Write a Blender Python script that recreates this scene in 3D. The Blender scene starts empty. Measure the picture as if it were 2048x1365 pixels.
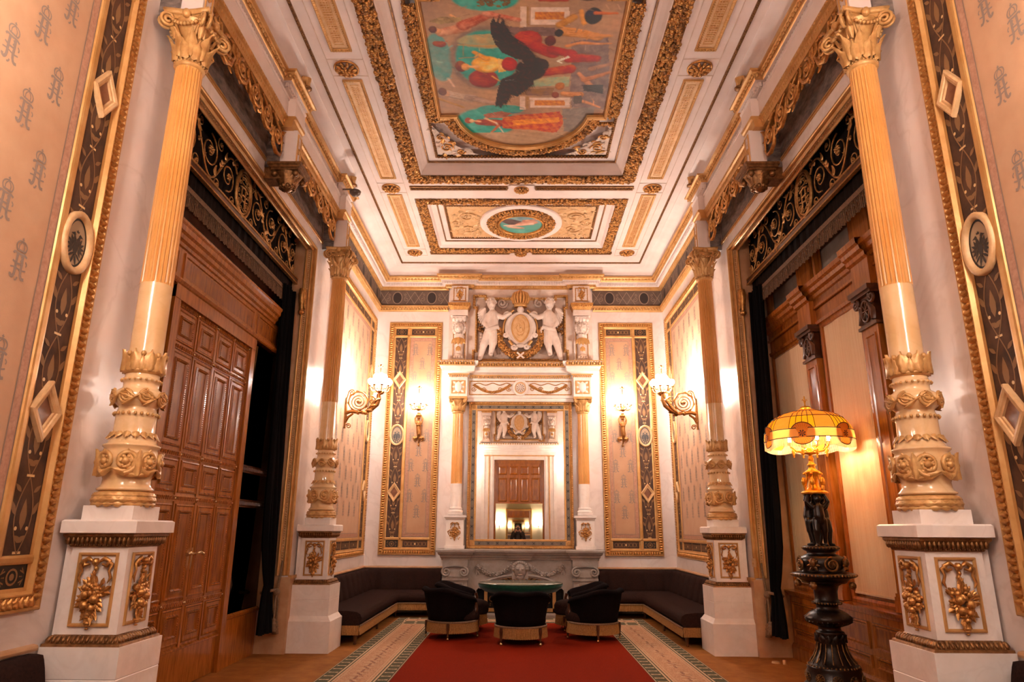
import bpy, math, random
import numpy as np
from math import sin, cos, pi, radians, atan2, hypot
R = random.Random(7)
C = bpy.context.scene.collection
A = np.array

# ------------------------------------------------------------------ mesh builder
class MB:
    def __init__(s):
        s.V = []; s.F = []; s.n = 0
    def add(s, V, F, m=0, sm=False):
        V = np.asarray(V, float).reshape(-1, 3)
        groups = {}
        if isinstance(F, np.ndarray): groups[F.shape[1]] = F
        else:
            for f in F: groups.setdefault(len(f), []).append(f)
        for k, g in groups.items():
            s.F.append((np.asarray(g, np.int64).reshape(-1, k) + s.n, m, sm))
        s.V.append(V); s.n += len(V)
        return s
    def merge(s, o, fn=None, m=None):
        if not o.V: return s
        V = np.concatenate(o.V)
        if fn is not None: V = fn(V)
        for F, mm, sm in o.F: s.F.append((F + s.n, mm if m is None else m, sm))
        s.V.append(V); s.n += len(V)
        return s
    def verts(s): return np.concatenate(s.V)

def mesh_from(mb, name):
    V = mb.verts()
    me = bpy.data.meshes.new(name)
    me.vertices.add(len(V)); me.vertices.foreach_set('co', V.astype(np.float32).ravel())
    loops = np.concatenate([F.ravel() for F, m, sm in mb.F])
    tot = np.concatenate([np.full(len(F), F.shape[1]) for F, m, sm in mb.F])
    mi = np.concatenate([np.full(len(F), m) for F, m, sm in mb.F])
    sm = np.concatenate([np.full(len(F), sm) for F, m, sm in mb.F])
    start = np.concatenate([[0], np.cumsum(tot)[:-1]])
    me.loops.add(len(loops)); me.loops.foreach_set('vertex_index', loops.astype(np.int32))
    me.polygons.add(len(tot)); me.polygons.foreach_set('loop_start', start.astype(np.int32))
    me.polygons.foreach_set('material_index', mi.astype(np.int32))
    me.polygons.foreach_set('use_smooth', sm.astype(bool))
    me.update(calc_edges=True); me.validate()
    return me

OFF = {}
def thing(name, label, cat, loc=(0, 0, 0), group=None):
    o = bpy.data.objects.new(name, None); C.objects.link(o)
    o.empty_display_size = .05; o.location = loc; OFF[o.name] = A(loc, float)
    o['label'] = label; o['category'] = cat; o['kind'] = 'thing'
    if group: o['group'] = group
    return o
def obj(name, mb, mats, parent=None, local=False, label=None, cat=None, kind=None, group=None, loc=None):
    """link mb as one mesh; with a parent, vertices are world coordinates unless local"""
    me = mesh_from(mb, name)
    o = bpy.data.objects.new(name, me); C.objects.link(o)
    for m in (mats if isinstance(mats, (list, tuple)) else [mats]): me.materials.append(m)
    off = np.zeros(3)
    if parent is not None:
        o.parent = parent; off = OFF[parent.name]
    elif loc is not None:
        off = A(loc, float); o.location = loc
    OFF[o.name] = off
    if not local and np.any(off):
        co = mb.verts() - off
        me.vertices.foreach_set('co', co.astype(np.float32).ravel()); me.update()
    if label: o['label'] = label
    if cat: o['category'] = cat
    if kind: o['kind'] = kind
    elif parent is None: o['kind'] = 'thing'
    if group: o['group'] = group
    return o
def kids(o): return [c for c in bpy.data.objects if c.parent == o]
def copy_tree(o, loc=None, rz=0, label=None, group=None, parent=None):
    c = o.copy(); C.objects.link(c)
    if parent is not None: c.parent = parent
    else:
        c.location = loc; c.rotation_euler = (0, 0, rz)
        if label: c['label'] = label
        if group: c['group'] = group
    for ch in kids(o):
        copy_tree(ch, parent=c)
    return c

# ------------------------------------------------------------------ primitives
def boxm(mb, x0, x1, y0, y1, z0, z1, m=0, fn=None):
    V = A([(x, y, z) for z in (z0, z1) for y in (y0, y1) for x in (x0, x1)], float)
    if fn: V = fn(V)
    return mb.add(V, [(0, 2, 3, 1), (4, 5, 7, 6), (0, 1, 5, 4), (2, 6, 7, 3), (0, 4, 6, 2), (1, 3, 7, 5)], m)
def lathe(mb, prof, n=24, c=(0, 0, 0), m=0, sm=True, sq=None, cap=False, rx=1., ry=1., mod=None):
    k = len(prof); V = []
    for j, (r, z) in enumerate(prof):
        for i in range(n):
            a = 2 * pi * i / n; q = r
            if mod: q = r * mod(a, j)
            V.append((c[0] + q * cos(a) * rx, c[1] + q * sin(a) * ry, c[2] + z))
    F = [(j * n + i, j * n + (i + 1) % n, (j + 1) * n + (i + 1) % n, (j + 1) * n + i) for j in range(k - 1) for i in range(n)]
    mb.add(V, F, m, sm)
    if cap:
        mb.add(V[:n], [tuple(range(n - 1, -1, -1))], m); mb.add(V[-n:], [tuple(range(n))], m)
    return mb
def sphere(mb, c, r, n=8, k=5, m=0, fn=None):
    r = (r, r, r) if np.isscalar(r) else r
    V = [(c[0], c[1], c[2] - r[2])]
    for j in range(1, k):
        t = pi * j / k
        for i in range(n):
            a = 2 * pi * i / n
            V.append((c[0] + r[0] * sin(t) * cos(a), c[1] + r[1] * sin(t) * sin(a), c[2] - r[2] * cos(t)))
    V.append((c[0], c[1], c[2] + r[2])); e = len(V) - 1
    F = [(0, 1 + (i + 1) % n, 1 + i) for i in range(n)]
    for j in range(k - 2):
        b = 1 + j * n
        F += [(b + i, b + (i + 1) % n, b + n + (i + 1) % n, b + n + i) for i in range(n)]
    b = 1 + (k - 2) * n
    F += [(b + i, b + (i + 1) % n, e) for i in range(n)]
    V = A(V, float)
    if fn: V = fn(V)
    return mb.add(V, F, m, True)
def tube(mb, pts, r, n=6, m=0, closed=False, cap=True, sm=True):
    P = A(pts, float); N = len(P)
    rr = np.full(N, r) if np.isscalar(r) else A(r, float)
    T = np.zeros_like(P)
    if closed: T = np.roll(P, -1, 0) - np.roll(P, 1, 0)
    else:
        T[1:-1] = P[2:] - P[:-2]; T[0] = P[1] - P[0]; T[-1] = P[-1] - P[-2]
    T /= np.maximum(np.linalg.norm(T, axis=1, keepdims=True), 1e-9)
    up = A([0, 0, 1.]) if abs(T[0][2]) < .9 else A([1., 0, 0])
    u = np.cross(up, T[0]); u /= np.linalg.norm(u)
    V = []
    for i in range(N):
        u = u - T[i] * np.dot(u, T[i]); u /= max(np.linalg.norm(u), 1e-9); w = np.cross(T[i], u)
        for j in range(n):
            a = 2 * pi * j / n; V.append(P[i] + rr[i] * (cos(a) * u + sin(a) * w))
    L = N if closed else N - 1
    F = [(i * n + j, i * n + (j + 1) % n, ((i + 1) % N) * n + (j + 1) % n, ((i + 1) % N) * n + j) for i in range(L) for j in range(n)]
    mb.add(V, F, m, sm)
    if cap and not closed:
        mb.add(V[:n], [tuple(range(n - 1, -1, -1))], m); mb.add(V[-n:], [tuple(range(n))], m)
    return mb
def spiral(c, r0, r1, a0, turns, n=24):
    """2-D spiral points from radius r0 (outer) to r1"""
    out = []
    for i in range(n + 1):
        t = i / n; a = a0 + 2 * pi * turns * t; r = r0 + (r1 - r0) * t
        out.append((c[0] + r * cos(a), c[1] + r * sin(a)))
    return out

# ------------------------------------------------------------------ mouldings: path (a,b), profile (off,h)
def _norms(P, closed):
    P = A(P, float); n = len(P)
    d = (np.roll(P, -1, 0) - P) if closed else np.diff(P, axis=0)
    d /= np.maximum(np.linalg.norm(d, axis=1, keepdims=True), 1e-9)
    N = np.stack([-d[:, 1], d[:, 0]], 1)
    out = np.zeros((n, 2))
    for i in range(n):
        if closed: n1, n2 = N[i - 1], N[i]
        elif i == 0: n1 = n2 = N[0]
        elif i == n - 1: n1 = n2 = N[-1]
        else: n1, n2 = N[i - 1], N[i]
        out[i] = (n1 + n2) / max(1 + np.dot(n1, n2), .2)
    return out
def offset(P, off, closed=True): return A(P, float) + _norms(P, closed) * off
def mould(mb, P, prof, to3, closed=True, m=0, sm=False, loop=False, cap=False, mod=None):
    P = A(P, float); N = _norms(P, closed); n = len(P); k = len(prof)
    V = np.zeros((k, n, 3))
    for j, (o, h) in enumerate(prof):
        q = P + N * o if mod is None else P + N * (o * mod(j))[:, None]
        V[j] = to3(q[:, 0], q[:, 1], np.full(n, h))
    F = []
    for j in range(k if loop else k - 1):
        j2 = (j + 1) % k
        for i in range(n if closed else n - 1):
            i2 = (i + 1) % n
            F.append((j * n + i, j * n + i2, j2 * n + i2, j2 * n + i))
    mb.add(V.reshape(-1, 3), F, m, sm)
    if cap:
        for i in (0, n - 1): mb.add(V[:, i], [tuple(range(k))], m)
    return mb
def place(mb, P, tmpl, pitch, off, h, to3, closed=True, m=None, scale=1., margin=0., jitter=0):
    """repeat tmpl (x along, y across, z out) along the offset path"""
    Q = offset(P, off, closed); n = len(Q)
    TV = tmpl.verts() * scale
    for i in range(n if closed else n - 1):
        p, q = Q[i], Q[(i + 1) % n]; L = np.linalg.norm(q - p)
        if L < pitch * .6: continue
        t = (q - p) / L; nn = A([-t[1], t[0]])
        cnt = max(1, int(round((L - 2 * margin) / pitch)))
        for c_ in range(cnt):
            s = margin + (c_ + .5) * (L - 2 * margin) / cnt
            o = p + t * s
            ab = o[None] + TV[:, :1] * t[None] + TV[:, 1:2] * nn[None]
            W = to3(ab[:, 0], ab[:, 1], h + TV[:, 2])
            for F, mm, sm in tmpl.F: mb.F.append((F + mb.n, mm if m is None else m, sm))
            mb.V.append(W); mb.n += len(W)
    return mb
def rect(a0, a1, b0, b1): return [(a0, b0), (a1, b0), (a1, b1), (a0, b1)]      # counter-clockwise: left normal = inside
def resample(P, step, closed=False):
    P = A(P, float); out = []
    n = len(P)
    for i in range(n if closed else n - 1):
        p, q = P[i], P[(i + 1) % n]; L = np.linalg.norm(q - p); k = max(1, int(L / step))
        for j in range(k): out.append(p + (q - p) * j / k)
    if not closed: out.append(P[-1])
    return A(out)
LAY = [0]
def lay(h): LAY[0] = (LAY[0] + 1) % 24; return h + LAY[0] * .00005      # inlays never share a plane
def smooth(pts, k=2):
    P = [tuple(p) for p in pts]
    for _ in range(k):
        Q = [P[0]]
        for a, b in zip(P[:-1], P[1:]): Q += [(a[0] * .75 + b[0] * .25, a[1] * .75 + b[1] * .25), (a[0] * .25 + b[0] * .75, a[1] * .25 + b[1] * .75)]
        P = Q + [P[-1]]
    return P
def ribbon(mb, pts, w, to3, h, m=0, closed=False):
    h = lay(h)
    P = A(pts, float)
    if len(P) < 2: return
    N = _norms(P, closed); n = len(P)
    ww = w if not np.isscalar(w) else np.full(n, w)
    l = P + N * (A(ww) / 2)[:, None]; r = P - N * (A(ww) / 2)[:, None]
    V = np.concatenate([to3(l[:, 0], l[:, 1], np.full(n, h)), to3(r[:, 0], r[:, 1], np.full(n, h))])
    F = [(i, (i + 1) % n, n + (i + 1) % n, n + i) for i in range(n if closed else n - 1)]
    mb.add(V, F, m)
def flat(mb, pts, to3, h, m=0):
    P = A(pts, float); h = lay(h) if m else h
    mb.add(to3(P[:, 0], P[:, 1], np.full(len(P), h)), [tuple(range(len(P)))], m)
def ell(c, rx, ry, n=24, a0=0): return [(c[0] + rx * cos(a0 + 2 * pi * i / n), c[1] + ry * sin(a0 + 2 * pi * i / n)) for i in range(n)]
def leafpts(c, ang, L, w):
    out = []
    for t, s in ((0, 0), (.25, .42), (.5, .5), (.75, .3), (1, 0), (.75, -.3), (.5, -.5), (.25, -.42)):
        x, y = L * t, w * s
        out.append((c[0] + x * cos(ang) - y * sin(ang), c[1] + x * sin(ang) + y * cos(ang)))
    return out
def slab(mb, P, to3, h0, h1, m=0):
    """extruded polygon"""
    P = A(P, float); n = len(P)
    V = np.concatenate([to3(P[:, 0], P[:, 1], np.full(n, h0)), to3(P[:, 0], P[:, 1], np.full(n, h1))])
    mb.add(V, [tuple(range(n, 2 * n))] + [tuple(range(n - 1, -1, -1))] + [(i, (i + 1) % n, n + (i + 1) % n, n + i) for i in range(n)], m)

# ------------------------------------------------------------------ ornament templates
def t_bead(r=.5, n=6, k=4): return sphere(MB(), (0, 0, 0), r, n, k)
def t_egg(w, l, d):
    m = MB(); sphere(m, (0, 0, 0), (w * .36, l * .42, d), 8, 5)
    P = [(w * .5 * cos(a), l * .5 * sin(a), d * .3) for a in np.linspace(pi * .95, pi * 2.05, 9)]
    tube(m, P, d * .28, 4); sphere(m, (w * .5, -l * .1, d * .1), (w * .07, l * .38, d * .7), 5, 4)
    return m
def leaf_surf(L, W, curl=.5, bulge=.25, lobes=3, n=8, k=6, base=.35):
    """leaf lying in xy, base at origin, tip +y, bulging +z"""
    V = []; F = []
    for i in range(n + 1):
        s = i / n
        w = W * (base + (1 - base) * sin(pi * min(s * 1.15, 1)) ** .7) * (1 - .75 * max(0, s - .6) / .4) * (1 + .13 * sin(2 * pi * lobes * s))
        for j in range(k + 1):
            t = j / k * 2 - 1
            z = bulge * W * (1 - t * t) * (1 - .4 * s) + curl * L * max(0, s - .45) ** 1.6 - .08 * W * (abs(sin(3 * pi * t)))
            y = L * s * (1 - .25 * curl * s * s)
            V.append((t * w * .5, y, z))
    for i in range(n):
        for j in range(k):
            a = i * (k + 1) + j; F.append((a, a + 1, a + k + 2, a + k + 1))
    return MB().add(V, F, 0, True)
def t_leaf(w, l, d):
    m = leaf_surf(l, w, curl=.12, bulge=.5, lobes=2, n=7, k=6, base=.55)
    V = m.V[0]; V[:, 1] -= l * .5; V[:, 2] = V[:, 2] / max(V[:, 2].max(), 1e-6) * d
    return m
def t_flower(r, h, n=6):
    m = MB()
    for i in range(n):
        a = 2 * pi * i / n
        sphere(m, (r * .58 * cos(a), r * .58 * sin(a), h * .25), (r * .36, r * .36, h * .35), 6, 4)
    sphere(m, (0, 0, h * .4), (r * .3, r * .3, h * .6), 6, 4)
    return m
def t_rosette(r, h):
    m = MB()
    V = []; n = 20
    lathe(m, [(r, 0), (r, h * .2), (r * .93, h * .3), (r * .86, h * .15)], n)
    for ring, (rr, pr, k, hh) in enumerate(((.62, .24, 10, .45), (.3, .2, 6, .75))):
        for i in range(k):
            a = 2 * pi * (i + .5 * ring) / k
            sphere(m, (0, 0, 0), (r * pr * 1.3, r * pr * .62, h * .3), 8, 4,
                   fn=lambda V: np.stack([r * rr * cos(a) + V[:, 0] * cos(a) - V[:, 1] * sin(a), r * rr * sin(a) + V[:, 0] * sin(a) + V[:, 1] * cos(a), V[:, 2] + h * hh * .8], 1))
    sphere(m, (0, 0, h * .8), (r * .15, r * .15, h * .3), 8, 5)
    return m
BALL = t_bead(1, 6, 4); FLOW = t_flower(1, 1); LEAF = leaf_surf(1, .55, .3, .35, n=4, k=4)
def rotz(V, a): c, s = cos(a), sin(a); return np.stack([V[:, 0] * c - V[:, 1] * s, V[:, 0] * s + V[:, 1] * c, V[:, 2]], 1)
def scatter(mb, P, w, hb, dens, to3, closed=True, seed=1, r=(.018, .036), m=0, mb_=1, flow=.22, leaf=.26):
    """carved fruit-and-leaf rope, w wide, bulging hb, along a path (off 0..w); shade between the fruit is painted as a darker base"""
    rnd = random.Random(seed); P = A(P, float); N = _norms(P, closed); n = len(P)
    prof = [(0, 0)] + [(w * (.5 - .5 * cos(pi * t)), hb * .45 * sin(pi * t)) for t in (.15, .3, .5, .7, .85)] + [(w, 0)]
    mould(mb, P, prof, to3, closed, mb_, True)  # dark base colour stands in for the shade in the gaps
    for i in range(n if closed else n - 1):
        j = (i + 1) % n
        p, q = P[i], P[j]; L = np.linalg.norm(q - p)
        for _ in range(max(1, int(L * dens * 1.15))):
            s = rnd.random(); o = .06 + .88 * rnd.random()
            base = (p + N[i] * w * o) * (1 - s) + (q + N[j] * w * o) * s
            h = hb * .55 * sin(pi * o); k = rnd.uniform(*r); u = rnd.random()
            if u < leaf: T = LEAF; V = rotz(T.V[0] * A([1, 1, .55]) * k * 2.2 - A([0, k * 1.1, 0]), rnd.uniform(0, 2 * pi)); V[:, 2] += h + k * .35
            elif u < leaf + flow: T = FLOW; V = np.concatenate(T.V) * A([k * 1.1, k * 1.1, k]); V[:, 2] += h
            else: T = BALL; V = T.V[0] * k * rnd.uniform(.7, 1); V[:, 2] += h + k * .45
            stamp(mb, T, to3(base[0] + V[:, 0], base[1] + V[:, 1], V[:, 2]), m if rnd.random() < .72 else mb_)
    return mb
def scrollfill(mb, a0, a1, b0, b1, to3, h, r=.006, unit=None, m=0, seed=2, leaf=True, n=5):
    """acanthus scrollwork relief filling a rectangle"""
    rnd = random.Random(seed); H = b1 - b0; unit = unit or H
    k = max(1, int(round((a1 - a0) / unit))); U = (a1 - a0) / k
    for i in range(k):
        ca = a0 + U * (i + .5); cb = (b0 + b1) / 2; s = 1 if i % 2 else -1
        pts = spiral((ca, cb), min(U, H) * .42, min(U, H) * .08, s * pi / 2 if s > 0 else -pi / 2, 1.6 * s, 22)
        P = A(pts); tube(mb, to3(P[:, 0], P[:, 1], np.full(len(P), h)), r, n, m)
        sphere(mb, (0, 0, 0), 1, 6, 4, m, fn=lambda V: to3(ca + V[:, 0] * r * 3, cb + V[:, 1] * r * 3, h + V[:, 2] * r * 2))
        if leaf:
            for q in range(5):
                aa = rnd.uniform(0, 2 * pi); rr = min(U, H) * rnd.uniform(.25, .48)
                V = rotz(LEAF.V[0] * A([1, 1, .6]) * min(U, H) * .26, aa + rnd.uniform(-.8, .8))
                W = to3(ca + rr * cos(aa) * U / min(U, H) + V[:, 0], cb + rr * sin(aa) * H / min(U, H) * .9 + V[:, 1], h - r * .3 + V[:, 2])
                for F, mm, sm in LEAF.F: mb.F.append((F + mb.n, m, True))
                mb.V.append(W); mb.n += len(W)
    return mb
def acanthus(mb, c, r0, r1, z0, L, W, n, phase=0, curl=.5, m=0):
    """ring of upright leaves curling outward"""
    T = leaf_surf(L, W, curl, .3, 3, 8, 4)
    V0 = T.V[0]
    for i in range(n):
        a = 2 * pi * (i + phase) / n
        rad = r0 + (r1 - r0) * V0[:, 1] / L + V0[:, 2]
        x = rad * cos(a) - V0[:, 0] * sin(a); y = rad * sin(a) + V0[:, 0] * cos(a)
        for F, mm, sm in T.F: mb.F.append((F + mb.n, m, True))
        mb.V.append(np.stack([c[0] + x, c[1] + y, c[2] + z0 + V0[:, 1]], 1)); mb.n += len(V0)
    return mb
def capsule(mb, p, q, r0, r1, n=10, k=6):
    """tapered capsule between two points (closed volume for remeshing)"""
    p, q = A(p, float), A(q, float); d = q - p; L = np.linalg.norm(d); d = d / max(L, 1e-9)
    up = A([0, 0, 1.]) if abs(d[2]) < .9 else A([1., 0, 0])
    u = np.cross(up, d); u /= np.linalg.norm(u); w = np.cross(d, u)
    ring = []
    for t in np.linspace(-pi / 2, 0, k)[1:]: ring.append((p + d * r0 * sin(t), r0 * cos(t)))
    for t in np.linspace(0, pi / 2, k)[:-1]: ring.append((q + d * r1 * sin(t), r1 * cos(t)))
    V = [p - d * r0]
    for c, r in ring:
        for i in range(n):
            a = 2 * pi * i / n; V.append(c + r * (cos(a) * u + sin(a) * w))
    V.append(q + d * r1); e = len(V) - 1; K = len(ring)
    F = [(0, 1 + (i + 1) % n, 1 + i) for i in range(n)]
    for j in range(K - 1):
        b = 1 + j * n
        F += [(b + i, b + (i + 1) % n, b + n + (i + 1) % n, b + n + i) for i in range(n)]
    b = 1 + (K - 1) * n; F += [(b + i, b + (i + 1) % n, e) for i in range(n)]
    return mb.add(V, F, 0, True)
def remesh(o, vox, smooth=6):
    a = o.modifiers.new('join', 'REMESH'); a.mode = 'VOXEL'; a.voxel_size = vox; a.use_smooth_shade = True
    if smooth:
        b = o.modifiers.new('soft', 'SMOOTH'); b.factor = .5; b.iterations = smooth
def stamp(mb, T, W, m=0):
    """add template T with its vertices already placed at W"""
    for F, mm, sm in T.F: mb.F.append((F + mb.n, m, True))
    mb.V.append(W); mb.n += len(W)
# ------------------------------------------------------------------ materials
def lin(h):
    h = h.lstrip('#'); o = []
    for i in (0, 2, 4):
        c = int(h[i:i + 2], 16) / 255
        o.append(c / 12.92 if c <= .04045 else ((c + .055) / 1.055) ** 2.4)
    return (*o, 1)
def mat(name, col, rough=.5, metal=0., col2=None, scale=8., detail=4., bump=0., bscale=40., spec=.5, coat=0., stretch=None,
        sheen=0., wave=None, vein=None, rvar=0., trans=0., emit=None, estr=0., vcol=False, mixlo=.35, mixhi=.65):
    m = bpy.data.materials.new(name); m.use_nodes = True
    nt = m.node_tree; N = nt.nodes; Lk = nt.links; b = N['Principled BSDF']
    b.inputs['Base Color'].default_value = lin(col); b.inputs['Roughness'].default_value = rough
    b.inputs['Metallic'].default_value = metal; b.inputs['Specular IOR Level'].default_value = spec
    if coat: b.inputs['Coat Weight'].default_value = coat; b.inputs['Coat Roughness'].default_value = .08
    if sheen: b.inputs['Sheen Weight'].default_value = sheen; b.inputs['Sheen Roughness'].default_value = .4
    if trans: b.inputs['Transmission Weight'].default_value = trans
    if emit: b.inputs['Emission Color'].default_value = lin(emit); b.inputs['Emission Strength'].default_value = estr
    tc = N.new('ShaderNodeTexCoord'); src = tc.outputs['Object']
    if stretch:
        mp = N.new('ShaderNodeMapping'); mp.inputs['Scale'].default_value = stretch; Lk.new(src, mp.inputs['Vector']); src = mp.outputs[0]
    last = None
    if vcol:
        a = N.new('ShaderNodeAttribute'); a.attribute_name = 'Col'; last = a.outputs['Color']
    if col2:
        nz = N.new('ShaderNodeTexNoise'); nz.inputs['Scale'].default_value = scale; nz.inputs['Detail'].default_value = detail
        nz.inputs['Roughness'].default_value = .6; Lk.new(src, nz.inputs['Vector'])
        rp = N.new('ShaderNodeValToRGB'); rp.color_ramp.elements[0].position = mixlo; rp.color_ramp.elements[1].position = mixhi
        rp.color_ramp.elements[0].color = lin(col); rp.color_ramp.elements[1].color = lin(col2)
        Lk.new(nz.outputs['Fac'], rp.inputs[0]); last = rp.outputs[0]
        if rvar:
            mr = N.new('ShaderNodeMapRange'); mr.inputs['To Min'].default_value = max(0, rough - rvar); mr.inputs['To Max'].default_value = rough + rvar
            Lk.new(nz.outputs['Fac'], mr.inputs[0]); Lk.new(mr.outputs[0], b.inputs['Roughness'])
    if wave:      # (axis, scale, colour, amount)
        w = N.new('ShaderNodeTexWave'); w.bands_direction = wave[0]; w.inputs['Scale'].default_value = wave[1]
        w.inputs['Distortion'].default_value = wave[4] if len(wave) > 4 else 1.5; w.inputs['Detail'].default_value = 2; Lk.new(src, w.inputs['Vector'])
        mx = N.new('ShaderNodeMixRGB'); mx.inputs[2].default_value = lin(wave[2])
        mu = N.new('ShaderNodeMath'); mu.operation = 'MULTIPLY'; mu.inputs[1].default_value = wave[3]
        Lk.new(w.outputs['Fac'], mu.inputs[0]); Lk.new(mu.outputs[0], mx.inputs[0])
        if last: Lk.new(last, mx.inputs[1])
        else: mx.inputs[1].default_value = lin(col)
        last = mx.outputs[0]
    if vein:      # (scale, colour, amount)
        nz = N.new('ShaderNodeTexNoise'); nz.inputs['Scale'].default_value = vein[0]; nz.inputs['Detail'].default_value = 8
        nz.inputs['Distortion'].default_value = 1.2; Lk.new(src, nz.inputs['Vector'])
        rp = N.new('ShaderNodeValToRGB'); e = rp.color_ramp.elements
        e[0].position = .46; e[0].color = (0, 0, 0, 1); e[1].position = .5; e[1].color = (vein[2],) * 3 + (1,)
        x = e.new(.54); x.color = (0, 0, 0, 1); Lk.new(nz.outputs['Fac'], rp.inputs[0])
        mx = N.new('ShaderNodeMixRGB'); mx.inputs[2].default_value = lin(vein[1]); Lk.new(rp.outputs[0], mx.inputs[0])
        if last: Lk.new(last, mx.inputs[1])
        else: mx.inputs[1].default_value = lin(col)
        last = mx.outputs[0]
    if last: Lk.new(last, b.inputs['Base Color'])
    if bump:
        nz = N.new('ShaderNodeTexNoise'); nz.inputs['Scale'].default_value = bscale; nz.inputs['Detail'].default_value = 3; Lk.new(src, nz.inputs['Vector'])
        bp = N.new('ShaderNodeBump'); bp.inputs['Strength'].default_value = bump; bp.inputs['Distance'].default_value = .01
        Lk.new(nz.outputs['Fac'], bp.inputs['Height']); Lk.new(bp.outputs[0], b.inputs['Normal'])
    return m
M = {}
M['stucco'] = mat('polished_stucco', '#e9ddd6', .2, col2='#ddcec6', scale=1.3, bump=.06, bscale=5, vein=(1.5, '#c9b7ad', .3))
M['dado'] = mat('dado_stone', '#e6d6c8', .4, col2='#d6c2b0', scale=3, bump=.05, bscale=20)
M['marble'] = mat('white_marble', '#ece2da', .32, col2='#e2d5cb', scale=4, vein=(3, '#cbbcb0', .18), bump=.03)
M['jamb'] = mat('jamb_stone', '#c99f78', .5, col2='#b8895f', scale=5, bump=.08, bscale=60)
M['grey'] = mat('grey_marble', '#9c9088', .38, col2='#8a7e75', scale=5, vein=(4, '#b8ada4', .15), bump=.06, bscale=30)
M['ceil'] = mat('ceiling_plaster', '#e3d3cb', .55, col2='#d9c6bc', scale=2, bump=.04)
M['gold'] = mat('carved_gilding', '#cf9a58', .36, .7, col2='#a87038', scale=30, bump=.25, bscale=90, rvar=.1)
M['golddark'] = mat('aged_gilding_and_gap_shade', '#94683c', .42, .65, col2='#6a4422', scale=25, bump=.3, bscale=80)  # dark gilding; in the garlands it paints the shade between fruit
M['goldflat'] = mat('gilded_moulding', '#d0a064', .38, .4, col2='#bd8a4c', scale=6, bump=.05)
M['goldpale'] = mat('pale_gilded_panel', '#d6ae80', .5, .15, col2='#c69a66', scale=12, bump=.1, bscale=60)
M['ivory'] = mat('ivory_relief', '#d8c3b2', .5, col2='#c0a48f', scale=6, bump=.1)
M['relief'] = mat('stone_relief_ground', '#b8a191', .55, col2='#a0887a', scale=5, bump=.15)
M['plaster'] = mat('sculpted_plaster', '#dccbbf', .5, col2='#cbb5a6', scale=5, bump=.05)
M['colF'] = mat('fluted_scagliola', '#dba05a', .3, col2='#cf9149', scale=3, bump=.03)
M['colS'] = mat('polished_cream_scagliola', '#e6c293', .16, col2='#dcb27c', scale=3, vein=(2, '#c99a63', .2), coat=.4)
M['carve'] = mat('carved_cream_gilding', '#d3a567', .4, .25, col2='#b9854a', scale=14, bump=.15, bscale=50)
M['silk'] = mat('silk_damask', '#bd926f', .6, col2='#b28562', scale=2.5, bump=.06, bscale=150, sheen=.1)
M['silkband'] = mat('silk_border', '#b78a70', .6, col2='#a5755c', scale=40, bump=.05)
M['mono'] = mat('woven_monogram', '#8b7668', .6)
M['strip'] = mat('dark_velvet_strip', '#57361f', .7, col2='#362013', scale=5, bump=.1)
M['stripfl'] = mat('embroidered_scrolls', '#85603a', .6)
M['stripdot'] = mat('gold_dots', '#d8b27a', .4)
M['diam'] = mat('red_marble_diamond', '#8a5a3e', .3, col2='#6f4029', scale=14)
M['eagleb'] = mat('black_enamel', '#1a1512', .4)
M['eagleg'] = mat('medallion_ground', '#a58a6a', .5)
M['frieze'] = mat('painted_frieze', '#6a564a', .6, col2='#57453b', scale=6, bump=.05)
M['friezel'] = mat('frieze_scrolls', '#97806d', .6)
M['friezed'] = mat('frieze_medallions', '#2d2320', .6)
M['mottled'] = mat('dark_mottled_wall', '#4b4340', .5, col2='#8a7a70', scale=9, detail=8, stretch=(1, 1, 2.5))
M['wood'] = mat('polished_mahogany', '#a96220', .22, col2='#874a12', scale=4, stretch=(9, 9, 1), bump=.04, coat=.3)
M['woodp'] = mat('mahogany_panel', '#965416', .25, col2='#753d0c', scale=5, stretch=(7, 7, 1), bump=.04, coat=.3)
M['wooddk'] = mat('dark_carved_wood', '#5c3013', .3, col2='#3d1d0a', scale=10, bump=.1, coat=.3)
M['woodlt'] = mat('honey_mahogany', '#b5702f', .25, col2='#95520f', scale=4, stretch=(8, 8, 1), coat=.3)
M['velvet'] = mat('black_velvet', '#110b0c', .95, col2='#181010', scale=60, bump=.15, bscale=300, sheen=.0, spec=.05)
M['velvetb'] = mat('brown_velvet', '#271a17', .95, col2='#33211c', scale=60, bump=.2, bscale=300, sheen=.0, spec=.05)
M['drape'] = mat('black_drape', '#0b090a', .9, col2='#121010', scale=30, stretch=(8, 8, 1), spec=.08)
M['pelmet'] = mat('dark_pelmet_cloth', '#17100e', .9, col2='#211814', scale=30, stretch=(6, 6, 1), spec=.08)
M['fringe'] = mat('gold_fringe', '#a8793f', .7, col2='#8b5f2c', scale=60, bump=.2, bscale=200)
M['fringedk'] = mat('bronze_fringe', '#7d5a3a', .6, col2='#4d3521', scale=80, bump=.2, bscale=200)
M['cord'] = mat('tassel_cord', '#8a6d50', .7, col2='#6e543c', scale=60, bump=.3, bscale=200)
M['red'] = mat('red_carpet_pile', '#862308', .95, col2='#701b06', scale=120, bump=.3, bscale=400, spec=.05)
M['floor'] = mat('tan_carpet', '#9c6428', .85, col2='#87511c', scale=6, detail=8, bump=.2, bscale=300, spec=.2)
M['green'] = mat('carpet_green', '#5b5944', .9, col2='#504e3b', scale=80, bump=.2, bscale=300, spec=.1)
M['beige'] = mat('carpet_beige', '#c29a7a', .9, col2='#ad8465', scale=60, detail=2, bump=.2, bscale=300, spec=.1, stretch=(1.6, .7, 1), mixlo=.45, mixhi=.55)
M['cream'] = mat('carpet_cream', '#cdb394', .9, col2='#bda07e', scale=80, bump=.2, bscale=300, spec=.1)
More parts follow.
